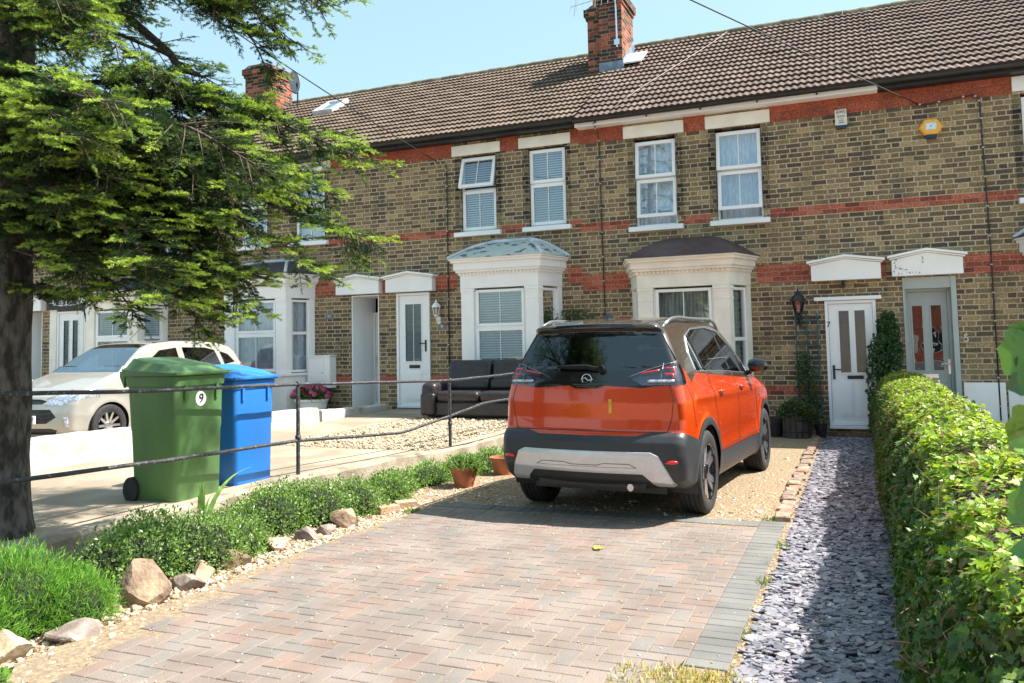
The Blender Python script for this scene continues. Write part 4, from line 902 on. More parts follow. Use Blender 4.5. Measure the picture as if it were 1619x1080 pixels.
def wheelie_bin(org, yaw, col, label, lidtone, s=(1,1,1), number=None, handle_side=-1, open_lip=True):
    """tapered two-wheeled bin: body with rim, domed lid, hinge handle, wheels; hinge at -y"""
    t = thing('wheelie_bin', org, label, 'wheelie bin'); xf = Matrix.Translation(org) @ Matrix.Rotation(yaw, 4, 'Z') @ Matrix.Diagonal((*s, 1))
    pm = mat('bin_plastic_'+lidtone, col, 0.46, scale=5, col2=tuple(c*.80+.012 for c in col), detail=9, stretch=(1,1,.35), bump=.04, bscale=150)
    W, D, H = .58, .70, 1.0
    def rect(z, w, d, oy=0, r_=.05):
        pts = []
        for (cx_, cy_, a0) in ((w/2-r_, d/2-r_, 0), (-w/2+r_, d/2-r_, 90), (-w/2+r_, -d/2+r_, 180), (w/2-r_, -d/2+r_, 270)):
            for k in range(5): a_ = R(a0+90*k/4); pts.append((cx_+r_*math.cos(a_), cy_+r_*math.sin(a_)+oy, z))
        return pts
    m = MB(); m.loft([rect(.03,.45,.50,.04), rect(.0,.43,.48,.04)], caps=True) if False else None
    m.loft([rect(.0,.47,.54,.03), rect(.02,.495,.57,.03), rect(.55,.52,.61,.015), rect(.56,.527,.62,.015), rect(.90,.54,.65,.0), rect(.91,.565,.68,0), rect(.985,.57,.70,0), rect(.985,.53,.66,0), rect(.80,.50,.60,0)], caps=True)
    for x in (-.17, .17):   # rim lugs
        m.box(x-.015,x+.015,.30,.352,.80,.92)
    b = m.build('bin_body', pm, t, xf=xf, smooth=True)
    m = MB(); 
    for x in (-.285, .285): m.prism([(-.30,.60),(-.20,.60),(-.16,.9),(-.34,.9)], x-.006, x+.006, 'x')
    m = MB(); tl_ = lambda rg_, k_: [(a_, b_, c_+k_*(.30-b_)*.13) for a_, b_, c_ in rg_]
    m.loft([rect(.99,.62,.76,.0,.06), tl_(rect(1.015,.62,.76,.0,.06),.35), tl_(rect(1.028,.57,.70,.0,.07),.5), tl_(rect(1.055,.50,.56,-.03,.08),1), tl_(rect(1.062,.44,.50,-.03,.08),1)], caps=True)
    m.box(-.31,.31,.355,.39,1.0,1.018); lid = m.build('lid', pm, t, xf=xf, smooth=True)
    m = MB(); m.tube([(-.27,-.385,1.01),(.27,-.385,1.01)], .017, 8); 
    for x in (-.27,-.09,.09,.27): m.prism([(-.34,.90),(-.33,1.0),(-.40,1.03),(-.40,.99)], x-.012, x+.012, 'x')
    m.build('handle_bar', pm, t, xf=xf, smooth=True)
    for x in (-.25, .25): w_ = MB(); w_.lathe([(.03,-.024),(.092,-.024),(.10,-.018),(.10,.018),(.092,.024),(.03,.024)], (x,-.26,.10), 24, 'x'); w_.build('wheel', rubber, t, xf=xf, smooth=True)
    m = MB(); m.tube([(-.26,-.26,.10),(.26,-.26,.10)], .012, 8); m.build('axle', black_metal, t, xf=xf)
    if number:
        m = MB(); m.lathe([(.0,.008),(.058,.008),(.058,.0)], (0,.322,.80), 24, 'y'); st = m.build('number_sticker', white_paint, t, xf=xf)
        q = xf @ Vector((0,.336,.80)); text_mesh('lettering', number, .12, black_plastic, tuple(q), st, rot=(R(90),0,R(180)+yaw), depth=.002)
    for x in (-.16, .16): m = MB(); m.prism([(.298,.06),(.318,.78),(.312,.78),(.285,.06)], x-.010, x+.010, 'x'); m.build('moulded_rib', pm, t, xf=xf)
    m = MB(); m.box(-.11,.11,.313,.3175,.62,.72); m.build('moulded_panel', pm, t, xf=xf, bevel=.002)
    return t
wheelie_bin((-5.82, 5.83, .265), R(-88), (0.10, 0.22, 0.07), 'green wheelie bin with the number 9 on a white sticker', 'green', (1.16, .86, 1.13), '9')
wheelie_bin((-5.84, 6.63, .27), R(-91), (0.015, 0.20, 0.66), 'bright blue wheelie bin standing behind the green one', 'blue', (1.06, .78, 1.045))
def sofa():
    org = (-5.95, 13.05, .36); t = thing('sofa', org, 'black leather two-seat sofa left outside under the bay window', 'sofa')
    lth = mat('black_leather', (0.028,0.022,0.024), 0.38, var=.15, scale=8, bump=.25, bscale=30); xf = Matrix.Translation(org) @ Matrix.Rotation(R(2), 4, 'Z')
    def cushion(name, x0, x1, y0, y1, z0, z1, bulge=.03, bev=.05, rot=0):
        m = MB(); n = 5; cx_, cy_, cz_ = (x0+x1)/2, (y0+y1)/2, (z0+z1)/2; import itertools
        m.box(x0, x1, y0, y1, z0, z1); X = xf @ Matrix.Translation((cx_,cy_,cz_)) @ Matrix.Rotation(rot,4,'X') @ Matrix.Translation((-cx_,-cy_,-cz_)); o = m.build(name, lth, t, xf=X, bevel=bev, seg=5)
        sd = o.modifiers.new('s', 'SUBSURF'); sd.levels = sd.render_levels = 1; return o
    cushion('base', -1.02, 1.02, -.42, .42, .02, .30, bev=.06)
    for x0, x1 in ((-.80,-.005),(.005,.80)): cushion('seat_cushion', x0, x1, -.47, .25, .28, .47, bev=.08); cushion('back_cushion', x0-.04*(x0 < 0), x1+.04*(x0 > 0), .10, .38, .42, .98, bev=.10, rot=R(-12)); cushion('lumbar_cushion', x0, x1, -.0, .26, .44, .66, bev=.08, rot=R(-8))
    for x0, x1 in ((-1.10,-.80),(.80,1.10)): cushion('armrest', x0, x1, -.46, .34, .20, .62, bev=.11); cushion('arm_front', x0+.01, x1-.01, -.50, -.36, .05, .44, bev=.06)
sofa()

def stone(name, c, size, label, mtl, seed, cat='rock', group=None, rot=0.0, tilt=0.0, jag=.30, cuts=13):
    """angular stone: a sphere of points cut by random planes"""
    import bmesh
    r_ = random.Random(seed); bm = bmesh.new(); bmesh.ops.create_icosphere(bm, subdivisions=3, radius=1.0)
    for _ in range(cuts):
        n = Vector((r_.uniform(-1,1), r_.uniform(-1,1), r_.uniform(-.5,1))).normalized(); d = r_.uniform(.42,.78)
        for v in bm.verts:
            k = v.co.dot(n)-d
            if k > 0: v.co -= n*k
    from mathutils import noise
    for v in bm.verts: v.co *= 1+jag*.35*noise.noise(v.co*2.3+Vector((seed,0,0)))+.03*noise.noise(v.co*9+Vector((seed,3,0)))
    bm.transform(Matrix.Rotation(rot, 4, 'Z') @ Matrix.Rotation(tilt, 4, 'Y') @ Matrix.Diagonal((size[0]/2, size[1]/2, size[2]/2, 1)))
    z = min(v.co.z for v in bm.verts)
    for v in bm.verts: v.co.z -= z
    me = bpy.data.meshes.new(name); bm.to_mesh(me); bm.free(); me.polygons.foreach_set('use_smooth', [True]*len(me.polygons)); me.set_sharp_from_angle(angle=R(16))
    o = link_mesh(name, me, mtl); o.location = (c[0], c[1], c[2]-size[2]*.22); tag(o, label, cat, group); return o
st_buff = mat('buff_stone', (0.42,0.31,0.21), .9, scale=6, col2=(0.24,0.16,0.11), bump=.7, bscale=25, detail=9)
st_grey = mat('grey_stone', (0.32,0.27,0.24), .9, scale=6, col2=(0.17,0.13,0.11), bump=.7, bscale=25, detail=9)
st_pink = mat('pink_stone', (0.46,0.32,0.27), .9, scale=5, col2=(0.30,0.20,0.17), bump=.6, bscale=25)
st_brown = mat('brown_stone', (0.25,0.15,0.10), .9, scale=7, col2=(0.11,0.07,0.05), bump=.8, bscale=22)
st_pale = mat('pale_stone', (0.52,0.43,0.31), .9, scale=6, col2=(0.35,0.27,0.18), bump=.7, bscale=25)
for i, (c, s_, m_, lb, ro, ti) in enumerate([
    ((-4.33,4.05,0),(.48,.30,.37), st_buff, 'largest buff rock, wedge-shaped, rising to a point against the second shrub', 25, -18),
    ((-4.26,4.36,0),(.32,.20,.13), st_grey, 'flat dark grey stone just right of the big wedge rock', 10, 0),
    ((-4.35,4.62,0),(.34,.22,.16), st_buff, 'sloping tan stone behind the flat grey one', -20, 15),
    ((-4.36,4.92,0),(.34,.30,.20), st_brown, 'rounded dark brown rock with pitted sides', 40, 0),
    ((-4.46,5.13,0),(.30,.22,.17), st_pale, 'pale broken stone leaning behind the dark brown rock', 60, 5),
    ((-4.40,5.45,0),(.32,.26,.16), st_pink, 'smooth pinkish boulder at the paving edge', 15, 5),
    ((-4.36,5.82,0),(.30,.24,.17), st_grey, 'squarish dark grey-brown stone beside the pink boulder', -10, 0),
    ((-4.31,6.03,0),(.22,.20,.17), st_grey, 'small upright brown stone between two larger grey ones', 30, 0),
    ((-4.33,6.32,0),(.30,.30,.26), st_buff, 'tall leaning stone farthest back in the row of rocks', 70, -22),
    ((-4.12,3.42,0),(.38,.22,.13), st_grey, 'flat slate-grey stone tucked under the feathery bush', 35, 8),
    ((-4.19,3.07,0),(.32,.26,.20), st_pale, 'cream rock at the bottom left corner', 0, 0),
    ((-4.62,3.40,0),(.28,.22,.16), st_brown, 'reddish brown stone half hidden by the feathery bush', 20, 0)]):
    stone('rock', c, s_, lb, m_, 31+i, group='rocks edging the flower bed', rot=R(ro), tilt=R(ti))
def loose_brick(c, rz, lb, tz=0):
    m = MB(); m.box(-.108,.108,-.052,.052,0,.066); o = m.build('loose_brick', mat('weathered_brick', (.50,.27,.16), .9, scale=12, col2=(.40,.30,.22), bump=.5), bevel=.006, xf=Matrix.Translation(c) @ Matrix.Rotation(R(rz),4,'Z') @ Matrix.Rotation(R(tz),4,'X')); tag(o, lb, 'brick', 'loose bricks at the end of the rock edging')
loose_brick((-4.26,6.95,.01), 62, 'loose brick standing nearest the row of rocks'); loose_brick((-4.22,7.22,.01), 48, 'loose brick lying farther back near the terracotta pots', 4)

def kerb_bricks():
    mb = MB(); y = 7.60; i = 0; r_ = random.Random(5); cols = []
    V = []; Fq = []; C = []
    while y < 14.2:
        l_ = r_.uniform(.20,.225); x = -.70+r_.uniform(-.02,.02); a = R(90+r_.uniform(-9,9)); M_ = Matrix.Translation((x, y+l_/2, .018+r_.uniform(-.008,.012))) @ Matrix.Rotation(a, 4, 'Z') @ Matrix.Rotation(R(r_.uniform(-4,4)),4,'X')
        n = len(V); lx, ly, lz, b = l_*.48, .062, .035, .010
        for z, ins in ((-lz,0),(lz-b,0),(lz,b)):
            for sx, sy in ((-1,-1),(1,-1),(1,1),(-1,1)): V.append(tuple(M_ @ Vector((sx*(lx-ins)+r_.uniform(-.004,.004), sy*(ly-ins)+r_.uniform(-.004,.004), z+r_.uniform(-.002,.002)))))
        t_ = r_.choice([(.36,.22,.16),(.32,.22,.165),(.38,.28,.21),(.28,.22,.18),(.40,.30,.22)])
        for f in [(8,9,10,11)]+[(k,(k+1)%4,4+(k+1)%4,4+k) for k in range(4)]+[(4+k,4+(k+1)%4,8+(k+1)%4,8+k) for k in range(4)]: Fq.append(tuple(n+q for q in f)); C.append(t_)
        y += l_+r_.uniform(.0,.015)
    o = fast_mesh('brick_edging', V, Fq, 4, mat('old_edging_brick', (1,1,1), .9, scale=16, col2=(.6,.58,.55), bump=.6, bscale=50, attr='tone'), col=C, org=(-.7,10.8,0)); tag(o, 'line of old bricks edging the gravel beside the slate path', 'edging')
kerb_bricks()
def pot(org, r_, h, label, mtl=terracotta, cat='flower pot', name='flower_pot', broken=False):
    t = thing(name, org, label, cat); x, y, z = org; m = MB()
    m.lathe([(r_*.68,0),(r_*.93,h*.78),(r_*1.0,h*.79),(r_*1.04,h),(r_*.93,h),(r_*.90,h*.82)], org, 32); m.build('pot', mtl, t, smooth=True)
    m = MB(); m.lathe([(r_*.90,h*.86),(r_*.4,h*.89),(0,h*.9)], org, 20, close=False); m.build('soil', soil, t); return t
POT1 = pot((-4.19,8.48,0.0), .155, .235, 'terracotta pot with a sprawling green plant on the gravel'); POT2 = pot((-4.10,9.40,0.0), .165, .225, 'terracotta pot of bare soil nearest the orange car')
def tub():
    t = thing('planter', (-.98,14.0,.03), 'weathered wooden tub of leafy plants against the wall by door 7', 'planter'); wood = mat('old_wood', (.11,.085,.07), .9, scale=4, col2=(.05,.04,.035), stretch=(6,6,.6), bump=.6)
    for i in range(14):
        a0 = 2*math.pi*i/14; m = MB(); M_ = Matrix.Translation((-.98+.20*math.cos(a0), 14.0+.20*math.sin(a0), .19)) @ Matrix.Rotation(a0, 4, 'Z'); m.xbox(M_, .025, .086, .32); m.build('stave', wood, t, bevel=.004)
    for z in (.10,.28): m = MB(); m.lathe([(.215,z-.012),(.222,z-.012),(.222,z+.012),(.215,z+.012)], (-.98,14.0,0.03), 28); m.build('hoop', black_metal, t, smooth=True)
    m = MB(); m.lathe([(.20,.30),(0,.31)], (-.98,14,.03), 20, close=False); m.build('soil', soil, t)
tub()
pot((-1.33,14.08,.03), .17, .30, 'black plastic pot standing in shade beside the wooden tub', black_plastic); pot((-.62,14.15,.03), .10, .2, 'small dark pot between the wooden tub and door 7', mat('dark_glazed', (.03,.025,.03), .4))
def trellis():
    t = thing('trellis', (-.79,14.46,.4), 'blue-green wooden trellis on the wall beside door 7', 'trellis'); gm = mat('trellis_paint', (.035,.10,.11), .7, var=.2, scale=10)
    for x in (-.96,-.79,-.62): m = MB(); m.box(x-.012,x+.012,14.455,14.47,.35,2.02); m.build('upright', gm, t)
    z = .5
    while z < 2.0: m = MB(); m.box(-.98,-.60,14.44,14.455,z-.011,z+.011); m.build('slat', gm, t); z += .2
trellis()
def flower_planter():
    t = thing('flower_planter', (-10.36,14.0,.30), 'white ribbed tub of pink and dark red flowers below the meter cabinet', 'planter'); m = MB()
    m.lathe([(.24,0),(.29,.10),(.285,.11),(.32,.30),(.345,.31),(.35,.36),(.31,.36),(.30,.30)], (-10.36,14.0,.22), 32); m.build('tub', white_paint, t, smooth=True); m = MB(); m.lathe([(.30,.32),(0,.34)], (-10.36,14,.22), 20, close=False); m.build('soil', soil, t); return t
FLOW = flower_planter()
m = MB(); m.box(.185,.60,14.15,14.45,.02,.06)
# ------------------------------------------------------------------ cars: a body shape defined by its profiles, skinned and cut into panels
def poly_sd(P, u, v):
    """signed distance to polygon P (inside negative), any array shape"""
    P = np.asarray(P, float); d = np.full(u.shape, 1e9); ins = np.zeros(u.shape, bool); n = len(P)
    for i in range(n):
        a, b_ = P[i], P[(i+1) % n]; e = b_-a; wu, wv = u-a[0], v-a[1]
        t_ = np.clip((wu*e[0]+wv*e[1])/(e@e), 0, 1); d = np.minimum(d, (wu-e[0]*t_)**2+(wv-e[1]*t_)**2)
        c = ((a[1] <= v) & (b_[1] > v)) | ((b_[1] <= v) & (a[1] > v))
        xi = a[0] + (v-a[1])/(b_[1]-a[1]+1e-12)*e[0]; ins ^= c & (u < xi)
    d = np.sqrt(d); return np.where(ins, -d, d)
def smax(a, b_, k):
    h = np.maximum(k-np.abs(a-b_), 0)/k; return np.maximum(a, b_) + h*h*k*0.25

class CarShape:
    def __init__(s, side, wy, wv, zt, zv, belt, glass_in, bow_r=.10, bow_f=.22, k=.06, feat=None):
        s.ys = np.linspace(-.15, side_len(side)+.15, 330); s.zs = np.linspace(.05, 1.75, 180)
        Y, Z = np.meshgrid(s.ys, s.zs, indexing='ij'); s.S = poly_sd(side, Y, Z)
        base = np.interp(Y, wy, wv); bl = np.interp(Y, belt[0], belt[1]); off = np.interp(Z, zt, zv)
        up_ = np.clip((Z-bl)/(1.60-bl), 0, 1.2)
        g = np.interp(Y, glass_in[0], glass_in[1])
        off = off - np.where(Z > bl, 0.015+g*up_**1.05, 0) - 0.015*np.exp(-((Z-bl)/.05)**2)*(Z < bl)
        s.W = base+off
        if feat is not None: s.W = s.W + feat(Y, Z)
        # smooth the width field so creases read as folds, not steps
        for _ in range(2):
            s.W[1:-1, 1:-1] = (s.W[:-2, 1:-1]+s.W[2:, 1:-1]+s.W[1:-1, :-2]+s.W[1:-1, 2:]+2*s.W[1:-1, 1:-1])/6
        s.k = k; s.br = bow_r; s.bf = bow_f; s.L = side_len(side)
    def interp(s, T, y, z):
        fy = np.clip((y-s.ys[0])/(s.ys[1]-s.ys[0]), 0, len(s.ys)-1.001); fz = np.clip((z-s.zs[0])/(s.zs[1]-s.zs[0]), 0, len(s.zs)-1.001)
        i = fy.astype(int); j = fz.astype(int); a = fy-i; b_ = fz-j
        return T[i, j]*(1-a)*(1-b_)+T[i+1, j]*a*(1-b_)+T[i, j+1]*(1-a)*b_+T[i+1, j+1]*a*b_
    def f(s, x, y, z):
        q = (np.abs(x)/.88)**2; mid = s.L*.5
        ye = np.where(y < mid, y - s.br*q*np.clip((mid-y)/mid, 0, 1)**2, y + s.bf*q*np.clip((y-mid)/mid, 0, 1)**2)
        S = s.interp(s.S, ye, z + .035*q*(z > 1.2)); return smax(S, np.abs(x)-s.interp(s.W, y, z), s.k)
    def grad(s, P, e=.004):
        x, y, z = P.T; g = np.stack([s.f(x+e, y, z)-s.f(x-e, y, z), s.f(x, y+e, z)-s.f(x, y-e, z), s.f(x, y, z+e)-s.f(x, y, z-e)], 1)/(2*e)
        return g
    def project(s, P, n=3):
        for _ in range(n):
            g = s.grad(P); P = P - (s.f(*P.T)/np.maximum((g**2).sum(1), 1e-6))[:, None]*g
        return P
    def mesh(s, h=.02):
        xs = np.arange(-1.0, 1.0+h, h); ys = np.arange(-.08, s.L+.1, h); zs = np.arange(.10, 1.72, h)
        X, Y, Z = np.meshgrid(xs, ys, zs, indexing='ij'); F = s.f(X, Y, Z); I = F < 0
        nx, ny, nz = F.shape
        c = sum(I[i:nx-1+i, j:ny-1+j, k:nz-1+k].astype(np.int8) for i in (0, 1) for j in (0, 1) for k in (0, 1))
        act = (c > 0) & (c < 8); idx = np.full(act.shape, -1); ii = np.argwhere(act); idx[act] = np.arange(len(ii))
        P = np.stack([xs[ii[:, 0]]+h/2, ys[ii[:, 1]]+h/2, zs[ii[:, 2]]+h/2], 1); P = s.project(P, 4)
        Q = []
        for ax in range(3):
            sl0 = [slice(None)]*3; sl1 = [slice(None)]*3; sl0[ax] = slice(0, -1); sl1[ax] = slice(1, None)
            ch = I[tuple(sl0)] != I[tuple(sl1)]; e = np.argwhere(ch); flip = I[tuple(sl0)][ch]
            o1, o2 = [(1, 2), (2, 0), (0, 1)][ax]
            ok = (e[:, o1] > 0) & (e[:, o2] > 0) & (e[:, o1] < F.shape[o1]-1) & (e[:, o2] < F.shape[o2]-1); e = e[ok]; flip = flip[ok]
            def at(d1, d2): q = e.copy(); q[:, o1] += d1; q[:, o2] += d2; return idx[q[:, 0], q[:, 1], q[:, 2]]
            quad = np.stack([at(-1, -1), at(0, -1), at(0, 0), at(-1, 0)], 1); quad[~flip] = quad[~flip][:, ::-1]; Q.append(quad)
        Q = np.concatenate(Q); Q = Q[(Q >= 0).all(1)]
        return P, np.concatenate([Q[:, [0, 1, 2]], Q[:, [0, 2, 3]]])
def side_len(p): return max(q[0] for q in p)

def split_mesh(V, T, fn):
    """cut triangles along fn = 0; returns (V, inside triangles, outside triangles)"""
    d = fn(V); sg = d < 0; c = sg[T].sum(1); ins = [T[c == 3]]; out = [T[c == 0]]; V = list(map(tuple, V)); cache = {}
    ni, no = [], []
    def cut(a, b_):
        key = (a, b_) if a < b_ else (b_, a)
        if key not in cache:
            t_ = d[a]/(d[a]-d[b_]); t_ = min(max(t_, .001), .999); pa, pb = V[a], V[b_]; cache[key] = len(V); V.append(tuple(pa[i]+(pb[i]-pa[i])*t_ for i in range(3)))
        return cache[key]
    for t_ in T[(c > 0) & (c < 3)]:
        for r_ in range(3):
            a, b_, e = int(t_[r_]), int(t_[(r_+1) % 3]), int(t_[(r_+2) % 3])
            if sg[a] != sg[b_] and sg[a] != sg[e]: break
        p, q = cut(a, b_), cut(a, e); one, two = (ni, no) if sg[a] else (no, ni)
        one.append((a, p, q)); two.append((p, b_, e)); two.append((p, e, q))
    mk = lambda base, new: np.concatenate([base, np.array(new, int).reshape(-1, 3)])
    return np.array(V), mk(ins[0], ni), mk(out[0], no)

def car_panel(name, shape, V, T, mtl, parent, xf, off=0.0, thick=None):
    if len(T) == 0: return None
    if name in ('side_windows', 'tail_lamp_lens', 'lamp_housing', 'headlamp', 'tail_lamp', 'sill_trim'):
        sx = V[T].mean(1)[:, 0] > 0; nm = {'side_windows': 'side_window'}.get(name, name)
        car_panel(nm+'_', shape, V, T[sx], mtl, parent, xf, off); return car_panel(nm+'_', shape, V, T[~sx], mtl, parent, xf, off)
    name = name.rstrip('_')
    u, inv = np.unique(T, return_inverse=True); P = V[u]; F_ = inv.reshape(-1, 3)
    g = shape.grad(P); n = g/np.maximum(np.linalg.norm(g, axis=1), 1e-6)[:, None]; P2 = P + n*off
    A = np.array(xf); Pw = (np.c_[P2, np.ones(len(P2))] @ A.T)[:, :3]; Nw = n @ np.linalg.inv(A[:3, :3]); Nw /= np.linalg.norm(Nw, axis=1)[:, None]
    o = fast_mesh(name, Pw, F_, 3, mtl, parent=parent, smooth=True)
    o.data.normals_split_custom_set_from_vertices(Nw.tolist())
    return o

def wheel(car, xf, x, y, r_, w, side, style, tm):
    """tyre with tread grooves, then a rim with spokes; side = +1 right, -1 left"""
    t = MB(); prof = [(r_*.70, -w/2+.012), (r_*.80, -w/2), (r_*.93, -w/2+.004), (r_*.985, -w/2+.022)]
    for k in range(4):
        a = -w/2+.03+k*(w-.06)/4; b_ = a+(w-.06)/4; prof += [(r_, a+.006), (r_, b_-.006), (r_-.010, b_-.004), (r_-.010, b_+.002)]
    prof += [(r_, w/2-.03), (r_*.985, w/2-.022), (r_*.93, w/2-.004), (r_*.80, w/2), (r_*.70, w/2-.012), (r_*.68, 0)]
    t.lathe(prof, (x, y, r_-.004), 48, 'x', close=False); ty = t.build('tyre', rubber, car, xf=xf, smooth=True)
    m = MB(); zc_ = r_-.004; s_ = side; fx = x+s_*(w/2-.012); rr = r_*.705
    m.lathe([(rr, 0), (rr-.012, s_*.006), (rr-.022, 0), (rr-.03, -s_*.07), (rr-.05, -s_*.12), (.0, -s_*.12)], (fx, y, zc_), 48, 'x', mi=0, close=False)
    n = 5 if style == 'dark' else 10
    for k in range(n):
        a0 = 2*math.pi*k/n + .3
        for dd in ((-.17, .17) if style == 'dark' else (0,)):
            a1 = a0+dd; M_ = Matrix.Translation((fx, y, zc_)) @ Matrix.Rotation(a1 if True else 0, 4, 'X')
            wd = .030 if style == 'dark' else .022
            pts0 = [Vector((-s_*.028, -wd*.9, .04)), Vector((-s_*.028, wd*.9, .04)), Vector((-s_*.008, wd*.75, rr-.014)), Vector((-s_*.008, -wd*.75, rr-.014))]
            V_ = [tuple(M_ @ p) for p in pts0] + [tuple(M_ @ (p + Vector((-s_*.03, 0, 0)))) for p in pts0]
            m.add(V_, [(0,1,2,3),(7,6,5,4),(0,4,5,1),(1,5,6,2),(2,6,7,3),(3,7,4,0)], 1 if (style != 'dark' or dd > 0 or k % 1 == 0) else 2)
    m.lathe([(.062, -s_*.03), (.058, -s_*.012), (.035, -s_*.006), (.0, -s_*.006)], (fx, y, zc_), 24, 'x', mi=2 if style == 'dark' else 1, close=False)
    m.build('rim', [black_gloss, rim_silver, black_gloss], ty, xf=xf, smooth=True)
black_gloss = mat('black_gloss', (0.012, 0.012, 0.014), 0.12, var=0.02, coat=0.6)
rim_silver = mat('rim_silver', (0.62, 0.62, 0.64), 0.22, metal=0.9, var=0.03)
orange_paint = mat('orange_car_paint', (0.66, 0.058, 0.005), 0.24, metal=0.25, var=0.03, scale=2, coat=1.0)
roof_paint = mat('taupe_roof_paint', (0.055, 0.043, 0.034), 0.20, metal=0.2, var=0.03, coat=1.0)
cladding_m = mat('grey_black_cladding', (0.035, 0.036, 0.04), 0.42, var=0.05, bump=0.05, bscale=400)
skid_m = mat('silver_skid_plate', (0.66, 0.67, 0.70), 0.30, metal=0.5, var=0.03)
beige_paint = mat('champagne_car_paint', (0.42, 0.40, 0.36), 0.30, metal=0.35, var=0.02, scale=2, coat=1.0)
car_glass = glass_mat('car_glass', 0.22, tint=(0.30, 0.36, 0.37))
car_glass_d = glass_mat('dark_car_glass', 0.10, tint=(0.30, 0.38, 0.38))
car_glass_l = glass_mat('car_windscreen', 0.45, tint=(0.55, 0.68, 0.70))
lamp_glass = glass_mat('lamp_lens', 0.10, tint=(0.85, 0.82, 0.88))
lamp_red = mat('lamp_red', (0.70, 0.012, 0.02), 0.2, var=0.1, coat=1.0)
lamp_dark = mat('lamp_housing', (0.07, 0.045, 0.065), 0.25, var=0.2, scale=20, coat=0.5)
lamp_clear = mat('lamp_reflector', (0.62, 0.66, 0.75), 0.18, metal=0.6, var=0.25, scale=30)
wiper_m = mat('wiper_plastic', (.012,.012,.013), .7, spec=.2)
interior_m = mat('car_interior', (0.025, 0.026, 0.028), 0.8, var=0.2)
seat_m = mat('seat_cloth', (0.06, 0.065, 0.07), 0.9, var=0.2)

def on_side(sh, y, z, sx=1, off=.0):
    lo, hi = .3, 1.05
    for _ in range(24):
        m = (lo+hi)/2
        if sh.f(np.array([m]), np.array([y]), np.array([z]))[0] < 0: lo = m
        else: hi = m
    return Vector((sx*(lo+off), y, z))
def on_end(sh, x, z, rear=True, off=.0):
    lo, hi = (sh.L*.5, -.2) if rear else (sh.L*.5, sh.L+.2)
    for _ in range(26):
        m = (lo+hi)/2
        if sh.f(np.array([x]), np.array([m]), np.array([z]))[0] < 0: lo = m
        else: hi = m
    return Vector((x, lo+(-off if rear else off), z))
def dense(pts, step=.03):
    out = []
    for (a, b_) in zip(pts[:-1], pts[1:]):
        n = max(1, int(math.hypot(b_[0]-a[0], b_[1]-a[1])/step)); out += [(a[0]+(b_[0]-a[0])*i/n, a[1]+(b_[1]-a[1])*i/n) for i in range(n)]
    return out+[pts[-1]]
def side_line(mb, sh, pts, r_=.0035, sides=(1, -1), off=0.0, flat=1.0):
    for sx in sides: mb.tube([on_side(sh, y, z, sx, off) for y, z in dense(pts)], r_, 5, flat=flat)
def end_line(mb, sh, pts, r_=.0035, rear=True, off=0.0): mb.tube([on_end(sh, x, z, rear, off) for x, z in dense(pts)], r_, 5)

